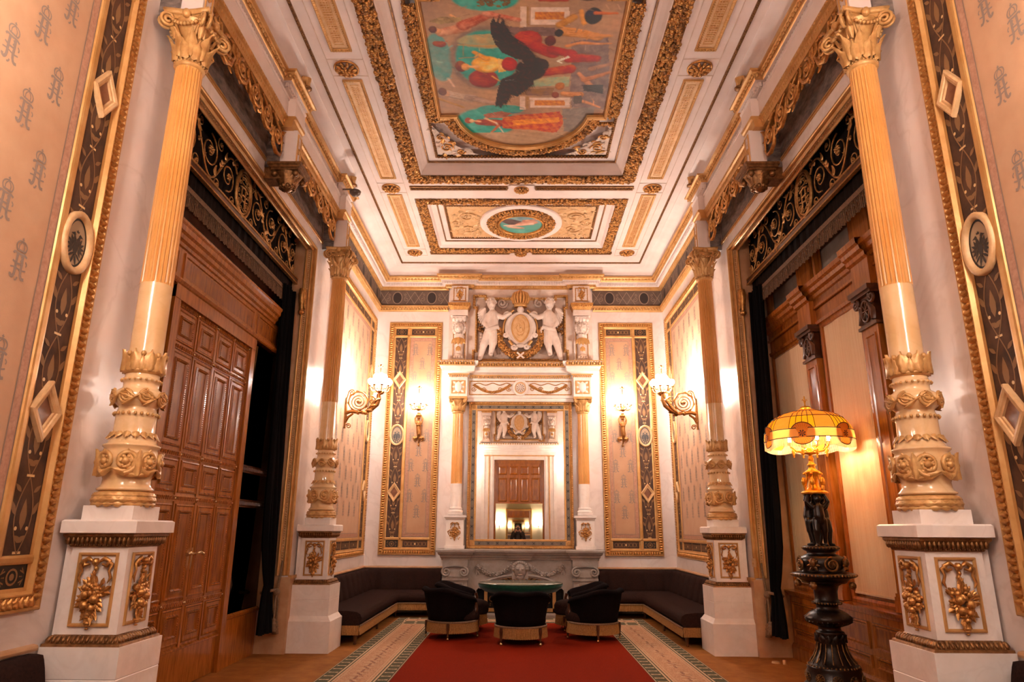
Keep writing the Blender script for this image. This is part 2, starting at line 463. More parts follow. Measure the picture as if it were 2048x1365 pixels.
M['iron'] = mat('gilded_iron', '#c4965a', .4, .7, col2='#93683a', scale=30, bump=.1)
M['mirror'] = mat('mirror_glass', '#f2efe9', .012, 1.)
M['darkmirror'] = mat('tinted_mirror', '#4a4038', .03, 1.)
M['pane'] = mat('dim_window_pane', '#a3968a', .15, col2='#8c8074', scale=3)
M['blind'] = mat('cream_blind', '#f2dcb8', .6, col2='#e8cca2', scale=3, stretch=(10, 10, .4), wave=('Y', 9, '#b8946a', .5, 1.), bump=.05)
M['bronze'] = mat('black_bronze', '#171110', .3, .35, col2='#241813', scale=20, bump=.1, spec=.6)
M['bronzeg'] = mat('gold_lacquered_bronze', '#9c7444', .38, .65, col2='#4d351f', scale=18, bump=.2)
M['lampgold'] = mat('bright_gilt', '#e8b040', .32, .7, col2='#c98a22', scale=20, bump=.05)
M['lead'] = mat('shade_leading', '#3a2410', .6)
M['gdrk'] = mat('table_stone_top', '#5c6a58', .12, col2='#49584a', scale=4, coat=.4)
M['gcloth'] = mat('green_table_cloth', '#0f4a37', .7, col2='#0b3a2b', scale=30, sheen=.4, spec=.2)
M['black'] = mat('firebox_black', '#0e0b0a', .8)
M['steel'] = mat('grey_detector_dome', '#5a4a40', .3)
M['plate'] = mat('socket_plate', '#c9a070', .45, .3)
M['brass'] = mat('door_brass', '#e2bd86', .25, .8)
M['sconce'] = mat('sconce_bronze', '#b4814a', .38, .75, col2='#8c5c2c', scale=20, bump=.1)
M['antew'] = mat('anteroom_plaster', '#e2d8c0', .6, col2='#d8cdb2', scale=2)
M['skin'] = mat('skin', '#b98466', .5)
M['jacket'] = mat('dark_jacket', '#2e2522', .8, col2='#3b302a', scale=20)
M['hair'] = mat('dark_hair', '#1c1410', .6)
M['camera'] = mat('black_camera_body', '#121212', .35)
M['paint'] = mat('ceiling_fresco', '#a08060', .55, vcol=True, bump=.05, bscale=120)
LCOL = '#fff3ea'
def emis(name, col, s):
    m = bpy.data.materials.new(name); m.use_nodes = True; nt = m.node_tree; b = nt.nodes['Principled BSDF']
    b.inputs['Base Color'].default_value = lin('#fff4e6'); b.inputs['Emission Color'].default_value = lin(col); b.inputs['Emission Strength'].default_value = s
    b.inputs['Roughness'].default_value = .3
    return m
M['globe'] = emis('lit_opal_globe', LCOL, 60.)
M['globelow'] = emis('lit_low_opal_globe', LCOL, 44.)
M['globedim'] = emis('lit_small_opal_globe', LCOL, 22.)
M['tulip'] = emis('lit_wall_shade', '#ffeed8', 11.)
M['bulb'] = emis('lit_bulb', '#ffdcae', 60.)
def shade_mat(name, col, tl, col2=None):
    m = bpy.data.materials.new(name); m.use_nodes = True; nt = m.node_tree; N = nt.nodes; Lk = nt.links
    out = N['Material Output']; N.remove(N['Principled BSDF'])
    d = N.new('ShaderNodeBsdfDiffuse'); t = N.new('ShaderNodeBsdfTranslucent'); mx = N.new('ShaderNodeMixShader')
    nz = N.new('ShaderNodeTexNoise'); nz.inputs['Scale'].default_value = 14
    rp = N.new('ShaderNodeValToRGB'); rp.color_ramp.elements[0].color = lin(col); rp.color_ramp.elements[1].color = lin(col2 or col)
    Lk.new(nz.outputs['Fac'], rp.inputs[0])
    for x in (d, t): Lk.new(rp.outputs[0], x.inputs[0])
    mx.inputs[0].default_value = tl; Lk.new(d.outputs[0], mx.inputs[1]); Lk.new(t.outputs[0], mx.inputs[2]); Lk.new(mx.outputs[0], out.inputs[0])
    return m
M['shadey'] = shade_mat('yellow_silk_shade', '#d8941c', .18, '#d98f10')
M['shadeo'] = shade_mat('orange_silk_shade', '#d88c3a', .18, '#d07d28')
M['shadep'] = shade_mat('pleated_cream_silk', '#e8bc70', .25, '#e2b45a')
M['shadef'] = shade_mat('white_glass_fringe', '#f4e6cf', .5, '#e8d4b4')
# ------------------------------------------------------------------ room shell
WX, Y0, Y1, MID, ZC = 2.95, .60, 13.53, 7.065, 6.74
OP0, OP1, OPZ = 5.03, 9.10, 5.385
def side(s): return lambda a, b, h: np.stack([s * (WX - A(h)) + 0 * A(a), A(a) + 0 * A(b), A(b) + 0 * A(a)], 1)
def back(a, b, h): return np.stack([A(a) + 0 * A(b), Y1 - A(h) + 0 * A(a), A(b) + 0 * A(a)], 1)
def front(a, b, h): return np.stack([A(a) + 0 * A(b), Y0 + A(h) + 0 * A(a), A(b) + 0 * A(a)], 1)
def plan(a, b, h): return np.stack([A(a) + 0 * A(b), A(b) + 0 * A(a), A(h) + 0 * A(a)], 1)
def ceilm(z): return lambda a, b, h: np.stack([A(a) + 0 * A(b), A(b) + 0 * A(a), z - A(h) + 0 * A(a)], 1)

def bx(name, boxes, m, **k):
    mb = MB()
    for b in boxes: boxm(mb, *b)
    return obj(name, mb, m, **k)

bx('floor', [(-4.2, 4.2, -7, 14, -.12, 0)], M['floor'], kind='structure', label='tan carpet floor of the salon')
for s, n in ((-1, 'left'), (1, 'right')):
    x0, x1 = sorted((s * WX, s * (WX + .12)))
    bx('wall_' + n, [(x0, x1, Y0, OP0, 0, 6.8), (x0, x1, OP1, Y1, 0, 6.8), (x0, x1, OP0, OP1, OPZ, 6.8)], M['stucco'], kind='structure')
    # stone lining of the deep opening
    x0, x1 = sorted((s * (WX + .121), s * 3.8))
    bx('reveal_' + n, [(x0, x1, OP0 - .1, OP0, 0, 5.7), (x0, x1, OP1, OP1 + .1, 0, 5.7), (x0, x1, OP0 - .1, OP1 + .1, 5.6, 5.75)], M['jamb'], kind='structure')
bx('wall_back', [(-3.1, 3.1, Y1, Y1 + .12, 0, 6.8)], M['stucco'], kind='structure')
DW = .95
bx('wall_front', [(-3.1, -DW, Y0 - .2, Y0, 0, 6.8), (DW, 3.1, Y0 - .2, Y0, 0, 6.8), (-DW, DW, Y0 - .2, Y0, 4.05, 6.8)], M['stucco'], kind='structure')

# cornice with breaks over the columns and the chimney wall
def cornice_path(db):
    e = .05; r = .14; P = []
    def run(s, up):
        ys = [Y0]; xs = []
        cols = [(4.68, .17), (MID, .17), (9.45, .17)]
        pts = [(s * WX, Y0), (s * WX, 4.45), (s * (WX - e), 4.45)]
        for c, w in cols: pts += [(s * (WX - e), c - w), (s * (WX - r), c - w), (s * (WX - r), c + w), (s * (WX - e), c + w)]
        pts += [(s * (WX - e), 9.68), (s * WX, 9.68)]
        return pts if up else pts[::-1]
    P += run(1, True)
    P += [(WX, Y1), (1.5, Y1), (1.5, Y1 - .14), (1.02, Y1 - .14), (1.02, Y1 - .07), (-1.02, Y1 - .07), (-1.02, Y1 - .14), (-1.5, Y1 - .14), (-1.5, Y1), (-WX, Y1)]
    P += run(-1, False)
    # drop zero-length duplicates
    Q = [P[0]]
    for p in P[1:]:
        if hypot(p[0] - Q[-1][0], p[1] - Q[-1][1]) > 1e-6: Q.append(p)
    return Q
CP = cornice_path(0)
mb = MB()
mould(mb, CP, [(0, 6.33), (.03, 6.33), (.05, 6.345), (.055, 6.39), (.06, 6.40)], plan, True, 0)
mould(mb, CP, [(.06, 6.40), (.10, 6.405), (.10, 6.465), (.15, 6.47)], plan, True, 1)
mould(mb, CP, [(.15, 6.47), (.16, 6.48), (.19, 6.53), (.20, 6.545), (.225, 6.55), (.225, 6.575), (.20, 6.58), (.1, 6.59)], plan, True, 0)
place(mb, CP, t_egg(.05, .05, .014), .055, .052, 6.37, lambda a, b, h: plan(a, b, h), True, 0)
dent = MB(); boxm(dent, -.016, .016, -.012, .014, -.026, .026)
place(mb, CP, dent, .052, .112, 6.436, plan, True, 1)
egg = MB(); sphere(egg, (0, 0, 0), (.024, .02, .03), 7, 5); sphere(egg, (.035, 0, -.005), (.006, .014, .026), 5, 4)
place(mb, CP, egg, .07, .182, 6.515, plan, True, 0)
obj('trim_1', mb, [M['goldflat'], M['ceil']], kind='structure', label='dentilled gilded cornice round the salon')

# painted frieze with medallions between cornice and gilt string course
def frieze_run(mb, a0, a1, to3):
    flat(mb, rect(a0, a1, 5.99, 6.34), to3, .006, 0)
    n = max(1, int((a1 - a0) / .62)); U = (a1 - a0) / n
    for i in range(n):
        c = a0 + U * (i + .5); z = 6.165
        flat(mb, ell((c, z), .085, .115, 20), to3, .009, 2)
        ribbon(mb, ell((c, z), .098, .13, 24), .012, to3, .0085, 1, True)
        for sg in (-1, 1):
            ribbon(mb, [(c + sg * (U * .5 - .17 * t), 6.03 + .27 * t) for t in np.linspace(0, 1, 8)], .009, to3, .008, 1)
            ribbon(mb, [(c + sg * (U * .5 - .17 * t), 6.30 - .27 * t) for t in np.linspace(0, 1, 8)], .009, to3, .008, 1)
            P = spiral((c + sg * .19, z - .03), .055, .01, pi / 2, 1.3 * sg, 16); ribbon(mb, P, .008, to3, .008, 1)
            P = spiral((c + sg * .17, z + .07), .03, .006, -pi / 2, -1.2 * sg, 12); ribbon(mb, P, .006, to3, .008, 1)
mb = MB(); frieze_run(mb, -2.94, -1.5, back); frieze_run(mb, 1.5, 2.94, back)
for s in (-1, 1): frieze_run(mb, 9.7, 13.52, side(s)); frieze_run(mb, .62, 4.4, side(s))
obj('trim_2', mb, [M['frieze'], M['friezel'], M['friezed']], kind='structure', label='dark painted frieze with oval medallions under the cornice')
# gilt string course below the frieze
mb = MB()
SP = [(-.015, 5.86), (.02, 5.865), (.045, 5.89), (.03, 5.92), (.055, 5.95), (.06, 5.985), (-.01, 5.99)]
runs = [[(WX, 9.7), (WX, Y1), (1.5, Y1)], [(-1.5, Y1), (-WX, Y1), (-WX, 9.7)]]
for P in runs:
    mould(mb, P, SP, plan, False, 0); place(mb, P, egg, .062, .045, 5.925, plan, False, 0)
obj('trim_3', mb, [M['goldflat']], kind='structure', label='gilt string course below the painted frieze')

# ------------------------------------------------------------------ ceiling
K1 = (-1.76, 1.76, 4.50, 9.63); K2 = (-1.75, 1.75, 10.18, 12.40)
mb = MB()
def plate(a0, a1, b0, b1, z=ZC, m=0): boxm(mb, a0, a1, b0, b1, z, z + .03, m)
plate(-3.1, -1.76, Y0 - .2, Y1 + .1); plate(1.76, 3.1, Y0 - .2, Y1 + .1)
plate(-1.76, 1.76, Y0 - .2, 4.5); plate(-1.76, 1.76, 9.63, 10.18); plate(-1.76, 1.76, 12.40, Y1 + .1)
boxm(mb, -2, 2, 4.2, 9.9, 6.99, 7.05); boxm(mb, -2, 2, 10, 12.6, 6.99, 7.05)
# cove above the cornice
CV = [(WX, Y0), (WX, Y1), (-WX, Y1), (-WX, Y0)]
mould(mb, CV, [(.12, 6.56), (.19, 6.575), (.20, 6.60), (.215, 6.65), (.26, 6.695), (.34, 6.72), (.40, 6.722), (.405, 6.742)], plan, True, 0, True)
# coffer slopes
mould(mb, rect(*K1), [(.20, 6.735), (.225, 6.75), (.25, 6.80), (.29, 6.86), (.325, 6.90), (.345, 6.90), (.345, 6.915), (.46, 6.915)], plan, True, 0)
mould(mb, rect(*K2), [(-.0, 6.738), (.17, 6.738), (.19, 6.75), (.22, 6.79), (.29, 6.825), (.31, 6.825), (.31, 6.835), (.42, 6.835)], plan, True, 0)
boxm(mb, -1.33, 1.33, 10.6, 11.98, 6.84, 6.86)
ceiling = obj('ceiling', mb, [M['ceil']], kind='structure', label='white plaster coffered ceiling')
def cpart(name, mb, mats): return obj(name, mb, mats, parent=ceiling)
mb = MB()
BP = rect(-2.42, 2.42, Y0 + .5, 12.96)
mould(mb, BP, [(-.02, 6.741), (-.015, 6.725), (.015, 6.725), (.02, 6.741)], plan, True, 0)
place(mb, BP, t_bead(.011), .03, 0, 6.722, plan, True, 0)
cpart('bead_moulding', mb, [M['golddark']])
mb = MB(); scatter(mb, rect(*K1), .215, .06, 330, ceilm(ZC), True, 11, (.016, .034)); cpart('fruit_garland', mb, [M['gold'], M['golddark']])
mb = MB(); scatter(mb, rect(*K2), .175, .05, 330, ceilm(ZC), True, 12, (.014, .028)); cpart('fruit_garland', mb, [M['gold'], M['golddark']])
# thin gilt lines
mb = MB()
for K, o, z in ((K1, .335, 6.90), (K1, .47, 6.91), (K2, .315, 6.83), (K2, .43, 6.833)):
    mould(mb, offset(rect(*K), o), [(-.012, z + .01), (-.01, z - .012), (.01, z - .012), (.012, z + .01)], plan, True)
place(mb, rect(*K1), egg, .05, .485, 6.905, plan, True, 0)
e2 = MB(); sphere(e2, (0, 0, 0), (.016, .022, .014), 6, 4)
place(mb, rect(*K2), e2, .045, .455, 6.838, plan, True, 0)
cpart('gilt_moulding', mb, [M['golddark']])

# lunette-ended outline of the large painting
PXH, LR = 1.115, .895
def lun(r=LR, xh=PXH, grow=0, n=28):
    cy1, cy0 = 8.0, 2 * MID - 8.0; P = []
    yl1, yl0 = 8.135 + grow, 2 * MID - 8.135 - grow; r = r + grow; xh = xh + grow
    a = math.asin(min(1, (yl1 - cy1) / r))
    P += [(xh, yl0), (xh, yl1)]
    P += [(r * cos(t), cy1 + r * sin(t)) for t in np.linspace(a, pi - a, n)]
    P += [(-xh, yl1), (-xh, yl0)]
    P += [(r * cos(t), cy0 + r * sin(t)) for t in np.linspace(pi + a, 2 * pi - a, n)]
    return P
mb = MB()
mould(mb, lun(grow=.035), [(-.004, 6.915), (0, 6.88), (.012, 6.875), (.02, 6.89), (.03, 6.895), (.035, 6.885), (.042, 6.90), (.045, 6.95)], plan, True)
cpart('painting_frame', mb, [M['goldflat']])
mb = MB()
P = lun(grow=.035); nl = 28
scatter(mb, [(PXH + .035, 2 * MID - 8.1), (PXH + .035, 8.1)], -.16, .05, 420, ceilm(6.905), False, 21, (.014, .03))
scatter(mb, [(-PXH - .035, 8.1), (-PXH - .035, 2 * MID - 8.1)], -.16, .05, 420, ceilm(6.905), False, 22, (.014, .03))
for cy, sg in ((8.0, 1), (2 * MID - 8.0, -1)):
    arc = [((LR + .04) * cos(t), cy + sg * (LR + .04) * sin(t)) for t in np.linspace(.16, pi - .16, 40)]
    if sg > 0: scatter(mb, arc, -.15, .045, 420, ceilm(6.905), False, 23, (.012, .026))
    else: scatter(mb, arc, .15, .045, 300, ceilm(6.905), False, 24, (.012, .026))
    for s in (-1, 1):
        y = 8.18 if sg > 0 else 2 * MID - 8.18
        q = [(s * .93, y + sg * .06), (s * 1.27, y + sg * .06)]
        scatter(mb, q, .09, .03, 260, ceilm(6.905), False, 25, (.012, .022))
cpart('fruit_garland', mb, [M['gold'], M['golddark']])
# spandrel reliefs
mb = MB()
rnd = random.Random(5)
for s in (-1, 1):
    for sg in (1, -1):
        def tos(u, v, h): return plan(s * (1.26 - A(u)), MID + sg * (9.10 - MID - A(v)), 6.912 - A(h))
        tri = [(0, 0), (.62, 0), (.45, .10), (.25, .30), (.12, .52), (0, .78)]
        flat(mb, tri, tos, .002, 1)
        for k in range(46):
            u = rnd.uniform(0, .6); v = rnd.uniform(0, .75)
            if u / .62 + v / .78 > .95: continue
            V = rotz(LEAF.V[0] * A([1, 1, .7]) * rnd.uniform(.08, .16), rnd.uniform(0, 6.3))
            W = tos(u + V[:, 0], v + V[:, 1], .004 + V[:, 2]); g = 0 if rnd.random() < .55 else 2
            for F, mm, sm in LEAF.F: mb.F.append((F + mb.n, g, True))
            mb.V.append(W); mb.n += len(W)
        for sp in ((.16, .2, .1, 1), (.36, .1, .07, -1), (.1, .48, .07, 1)):
            P = A(spiral(sp[:2], sp[2], .012, 0, 1.6 * sp[3], 18)); tube(mb, tos(P[:, 0], P[:, 1], np.full(len(P), .014)), .011, 5, 0)
cpart('spandrel_relief', mb, [M['gold'], M['ivory'], M['ivory']])
# rosettes
rt = t_rosette(.148, .075)
for x in (-2.08, 2.08):
    for y in (4.31, 6.89, 9.82, 12.44):
        mb = MB(); mb.merge(rt, lambda V: ceilm(ZC)(x + V[:, 0], y + V[:, 1], V[:, 2])); cpart('rosette', mb, [M['gold']])
rt = t_rosette(.12, .06)
for y in (9.84, 12.46):
    mb = MB(); boxm(mb, -.2, .2, y - .13, y + .13, ZC - .02, ZC + .01, 1); mb.merge(rt, lambda V: ceilm(ZC - .02)(V[:, 0], y + V[:, 1], V[:, 2])); cpart('rosette', mb, [M['gold'], M['ceil']])
# long fretted panels in the side bands
lf = t_leaf(.03, .035, .014)
for s in (-1, 1):
    for d0, d1 in ((4.62, 6.58), (7.10, 9.50), (10.03, 12.13)):
        mb = MB(); K = rect(*sorted((s * 1.94, s * 2.185)), d0, d1); cm = ceilm(ZC)
        flat(mb, K, cm, .002, 1)
        mould(mb, K, [(0, -.001), (.002, .02), (.012, .024), (.03, .012), (.034, .003)], cm, True, 0)
        place(mb, K, lf, .032, .02, .012, cm, True, 0)
        xc = s * 2.0625
        mould(mb, rect(xc - .055, xc + .055, d0 + .1, d1 - .1), [(0, .003), (.002, .008), (.006, .008), (.008, .003)], cm, True, 0)
        n = int((d1 - d0 - .26) / .034)
        for i in range(n):
            y = d0 + .13 + (i + .5) * (d1 - d0 - .26) / n
            for k in range(3):
                w = rnd.uniform(.014, .03); x = xc + (k - 1) * .03
                boxm(mb, x - w / 2, x + w / 2, y - .005, y + .005, ZC - .008, ZC - .002, 2 if rnd.random() < .6 else 0)
        cpart('fretted_panel', mb, [M['goldflat'], M['goldpale'], M['gold']])
    mb = MB(); cm = ceilm(ZC)
    for y in (4.40, 6.73, 7.03, 9.66, 9.97, 12.28, 12.59):
        boxm(mb, s * 2.0625 - .21, s * 2.0625 + .21, y - .004, y + .004, ZC - .006, ZC + .004)
    for x in (1.85, 2.275): boxm(mb, s * x - .004, s * x + .004, 1.2, 12.6, ZC - .006, ZC + .004)
    cpart('panel_fillet', mb, [M['ivory']])
# cross-band egg strips
mb = MB(); cm = ceilm(ZC)
for y in (9.82, 12.46):
    for a0, a1 in ((-1.78, -.22), (.22, 1.78)):
        K = rect(a0, a1, y - .07, y + .045); mould(mb, K, [(0, 0), (.004, .022), (.02, .024), (.03, .004), (.06, .002)], cm, True, 0)
        place(mb, [(a0, y), (a1, y)], egg, .045, 0, .004, lambda a, b, h: cm(a, b, h), False, 0, scale=.8)
cpart('egg_strip', mb, [M['golddark']])
# relief ground and ring in the small coffer
mb = MB(); cm = ceilm(6.838)
cy = 11.29
flat(mb, rect(-1.29, 1.29, 10.66, 11.92), cm, .004, 1)
rnd = random.Random(8)
for s in (-1, 1):
    for k in range(60):
        u, v = rnd.uniform(.72, 1.25), rnd.uniform(-.58, .58)
        V = rotz(LEAF.V[0] * A([1, 1, .7]) * rnd.uniform(.08, .2), rnd.uniform(0, 6.3)); W = cm(s * u + V[:, 0], cy + v + V[:, 1], .006 + V[:, 2])
        for F, mm, sm in LEAF.F: mb.F.append((F + mb.n, 0, True))
        mb.V.append(W); mb.n += len(W)
    for sp in ((.95, .25, .16, 1), (.95, -.25, .16, -1), (1.15, 0, .1, 1)):
        P = A(spiral((s * sp[0], cy + sp[1]), sp[2], .02, 0, 1.7 * sp[3], 22)); tube(mb, cm(P[:, 0], P[:, 1], np.full(len(P), .016)), .016, 5, 0)
cpart('scroll_relief', mb, [M['goldpale'], M['goldpale']])
mb = MB()
mould(mb, ell((0, cy), .74, .74, 48), [(0, 6.84), (.004, 6.80), (.02, 6.795), (.10, 6.79), (.13, 6.80)], plan, True, 0, True); cpart('white_ring', mb, [M['ceil']])
mb = MB(); scatter(mb, ell((0, cy), .625, .625, 40), .2, .06, 420, ceilm(6.81), True, 31, (.012, .026))
mould(mb, ell((0, cy), .42, .42, 40), [(0, 6.83), (.0, 6.76), (.02, 6.755), (.035, 6.77), (.045, 6.83)], plan, True, 0, True); cpart('fruit_garland', mb, [M['gold'], M['golddark']])

# ------------------------------------------------------------------ paintings (coloured mesh)
def noise2(X, Y, seed, f):
    r = np.random.RandomState(seed); out = 0; amp = 1; tot = 0
    for o in range(5):
        out = out + amp * sum(np.sin(f * (X * cos(t) + Y * sin(t)) + p) for t, p in zip(r.uniform(0, 6.3, 4), r.uniform(0, 6.3, 4))) / 2.6
        tot += amp; f *= 1.9; amp *= .6
    return out / tot
def canvas(x0, x1, y0, y1, step):
    xs = np.arange(x0, x1 + step, step); ys = np.arange(y0, y1 + step, step)
    X, Y = np.meshgrid(xs, ys); return X, Y
class Paint:
    def __init__(s, X, Y, bg):
        s.X, s.Y = X, Y; s.c = np.zeros(X.shape + (3,)); s.c[:] = lin(bg)[:3]
        s.wx = X + .012 * noise2(X, Y, 3, 14); s.wy = Y + .012 * noise2(X, Y, 4, 14)
    def put(s, mask, col, col2=None, seed=1, f=20, form=None):
        c = A(lin(col)[:3])
        if col2 is not None:
            t = np.clip(.5 + .9 * noise2(s.wx, s.wy, seed, f), 0, 1)[..., None]; c = c * (1 - t) + A(lin(col2)[:3]) * t
        if form is not None: c = c * form[..., None]
        m = np.clip(mask, 0, 1)[..., None]; s.c = s.c * (1 - m) + c * m
    # the painter modelled every figure with lighter tops and darker undersides
    def ellipse(s, cx, cy, rx, ry, col, col2=None, a=0, soft=.10, seed=1, f=20, form=True):
        x, y = s.wx - cx, s.wy - cy; u = (x * cos(a) + y * sin(a)) / rx; v = (-x * sin(a) + y * cos(a)) / ry
        s.put((1 - np.hypot(u, v)) / soft, col, col2, seed, f, np.clip(1.16 - .34 * (u * u + v * v) - .24 * y / ry, .45, 1.5) if form and max(rx, ry) < .22 else None)
    def limb(s, x0, y0, x1, y1, r0, r1, col, col2=None, seed=1, f=30, soft=.018):
        dx, dy = x1 - x0, y1 - y0; t = np.clip(((s.wx - x0) * dx + (s.wy - y0) * dy) / (dx * dx + dy * dy), 0, 1)
        ex, ey = s.wx - x0 - t * dx, s.wy - y0 - t * dy; d = np.hypot(ex, ey); r = r0 + (r1 - r0) * t
        q = np.clip(d / np.maximum(r, 1e-4), 0, 1); s.put((r - d) / soft, col, col2, seed, f, np.clip(1.18 - .40 * q * q - .30 * ey / np.maximum(r, 1e-4), .4, 1.6) if max(r0, r1) > .012 else None)
    def poly(s, pts, col, col2=None, seed=1, f=30, warp=True):
        x, y = (s.wx, s.wy) if warp else (s.X, s.Y); ins = np.zeros(x.shape, bool); n = len(pts)
        for i in range(n):
            (ax, ay), (bx_, by) = pts[i], pts[(i + 1) % n]
            if ay == by: continue
            c = ((ay > y) != (by > y)) & (x < (bx_ - ax) * (y - ay) / (by - ay) + ax); ins ^= c
        s.put(ins.astype(float), col, col2, seed, f)
def painting(name, X, Y, P, keep, z, label):
    ny, nx = X.shape; idx = np.arange(nx * ny).reshape(ny, nx)
    F = np.stack([idx[:-1, :-1], idx[1:, :-1], idx[1:, 1:], idx[:-1, 1:]], -1).reshape(-1, 4)
    kc = keep.ravel()[F].all(1); F = F[kc]
    mb = MB(); mb.add(np.stack([X.ravel(), Y.ravel(), np.full(X.size, z)], 1), F, 0, False)
    o = obj(name, mb, [M['paint']], label=label, cat='painting', kind='thing')
    ca = o.data.color_attributes.new('Col', 'FLOAT_COLOR', 'POINT')
    ca.data.foreach_set('color', np.concatenate([P.c, np.ones(X.shape + (1,))], -1).reshape(-1, 4).astype(np.float32).ravel())
    return o
# large painting: allegorical robed figures, clouds and a dark bird, all loosely brushed
X, Y = canvas(-1.13, 1.13, MID * 2 - 8.93, 8.93, .0115)
P = Paint(X, Y, '#a98a72')
def K_(v): return 780 - .2 * v
def at(u, v): return ((u - 936) / K_(v), float(np.interp(v, [-400, 0, 300, 600, 900, 1100, 1250], [5.35, 6.05, 6.6, 7.25, 8.0, 8.58, 9.02])))
def E_(u, v, ru, rv, *a, **k):
    x, y = at(u, v); y2 = at(u, v + rv)[1]; P.ellipse(x, y, ru / K_(v), abs(y2 - y), *a, **k)
def L_(u, v, u2, v2, r0, r1, *a, **k):
    x, y = at(u, v); x2, y2 = at(u2, v2); P.limb(x, y, x2, y2, r0 / K_(v), r1 / K_(v2), *a, **k)
def G_(pts, *a, **k): P.poly([at(*p) for p in pts], *a, **k)
def folds(u, v, u2, v2, w, cols, n=9, seed=1):
    q = random.Random(seed)
    for i in range(n):
        t = (i + .5) / n * 2 - 1; nx, ny = -(v2 - v), (u2 - u); l = hypot(nx, ny); nx, ny = nx / l, ny / l; o = t * w * .85; a, b = q.uniform(0, .35), q.uniform(.65, 1)
        j = q.uniform(-.25, .25) * w
        L_(u + (u2 - u) * a + nx * o, v + (v2 - v) * a + ny * o, u + (u2 - u) * b + nx * (o + j), v + (v2 - v) * b + ny * (o + j), q.uniform(3, 7), 2, cols[i % len(cols)])
def feathers(pts, ang, ln, n, cols):
    for i in range(n):
        t = i / (n - 1) * (len(pts) - 1); k = min(int(t), len(pts) - 2); f = t - k; u = pts[k][0] + (pts[k + 1][0] - pts[k][0]) * f; v = pts[k][1] + (pts[k + 1][1] - pts[k][1]) * f
        L_(u - .5 * ln * cos(ang), v - .5 * ln * sin(ang), u + ln * (.7 + .3 * sin(i * 2.3)) * cos(ang), v + ln * (.7 + .3 * sin(i * 2.3)) * sin(ang), 15, 4, cols[i % len(cols)])
P.put(np.clip(.5 + noise2(X, Y, 9, 5), 0, 1), '#b08d72', '#8c7263', 12, 6)
TE, TE2 = '#3f8f80', '#5fa193'
E_(620, -30, 300, 110, TE, TE2); E_(250, 470, 110, 200, '#7f9488', '#5f8f86'); E_(640, 480, 320, 260, '#77665b', '#8d786a', soft=.1)
E_(640, 480, 265, 225, TE, TE2, soft=.08); E_(680, 330, 300, 60, '#b79f78', '#8f9c80')
E_(650, 1000, 260, 120, TE, TE2, soft=.12); E_(760, 900, 200, 40, '#5f8f86', TE)
G_([(1330, 340), (1640, 300), (1640, 900), (1330, 880)], '#8d7a72', '#77655f'); G_([(1260, 890), (1520, 880), (1480, 1090), (1270, 1080)], '#8b8076', '#7a6e66')
for i in range(9): L_(1340 + i * 28, 420, 1330 + i * 28, 860, 3, 3, '#6d5c55')
G_([(1000, 640), (1320, 620), (1320, 700), (1000, 700)], '#8ba48c', '#b4a582')
for v0, v1, g0, g1 in ((40, 200, 85, 150), (785, 890, 815, 865)):
    G_([(915, v0), (962, v0), (962, v1 + 10), (915, v1 + 10)], '#d8c4b4', '#c5ad9c', warp=False); G_([(968, v0), (985, v0), (985, v1), (968, v1)], '#9c7b5c', warp=False)
    G_([(998, v0 + 8), (1320, v0 + 8), (1320, v1 - 8), (998, v1 - 8)], '#d8c4b4', '#c5ad9c', warp=False); G_([(1035, g0), (1280, g0), (1280, g1), (1035, g1)], '#a8692c', '#c98d48', f=90, warp=False)
G_([(780, 210), (1200, 215), (1210, 290), (800, 300)], '#7d6660', '#6b5853'); G_([(800, 720), (1200, 715), (1180, 780), (820, 770)], '#7a6258', '#8a6b50')
# reclining and seated robed figures
L_(260, 260, 460, 215, 50, 62, '#a8705a', '#c49a80'); L_(440, 200, 660, 105, 66, 44, '#8f4a3c', '#b97a66'); L_(620, 100, 900, 150, 36, 30, '#a0584a', '#c08c78')
L_(330, 110, 400, 150, 18, 14, '#c99a74'); E_(232, 245, 30, 26, '#c99a78'); E_(190, 232, 36, 34, '#4d3020', '#6a4630'); G_([(150, 160), (260, 120), (420, 130), (420, 165), (250, 185)], '#b39872', '#7d6850')
E_(250, 350, 60, 26, '#9c5a48', '#7d4638')
L_(320, 760, 520, 800, 46, 52, '#b9a08c', '#a08672'); L_(500, 790, 720, 850, 44, 26, '#a98f80', '#8f7668'); E_(325, 765, 26, 24, '#c49c80'); E_(288, 745, 36, 34, '#5b3a26', '#7d5638'); L_(330, 640, 380, 700, 20, 16, '#c0a08a'); L_(250, 800, 460, 880, 22, 16, '#a8825c', '#8f6c48')
E_(620, 640, 130, 75, '#7d3a22', '#9c4c2c', a=.2); E_(640, 520, 130, 74, '#d99a56', '#e8b878'); L_(540, 420, 640, 470, 26, 34, '#dba668', '#c98e50'); L_(640, 560, 760, 520, 46, 40, '#e0a862', '#f0cc90'); G_([(735, 470), (790, 480), (800, 580), (740, 590)], '#e8c890', '#d0a868')
E_(830, 520, 70, 62, '#a8441c', '#8c3414'); L_(410, 470, 600, 455, 9, 9, '#a87048'); L_(445, 360, 450, 450, 8, 8, '#a87048'); L_(400, 360, 720, 370, 12, 16, '#b08c60')
E_(430, 535, 52, 50, '#6a3c1c', '#8c5a30'); E_(468, 540, 36, 30, '#d8a878', '#c99468'); L_(500, 540, 560, 540, 20, 26, '#d8a878'); L_(690, 620, 760, 660, 14, 10, '#c99468')
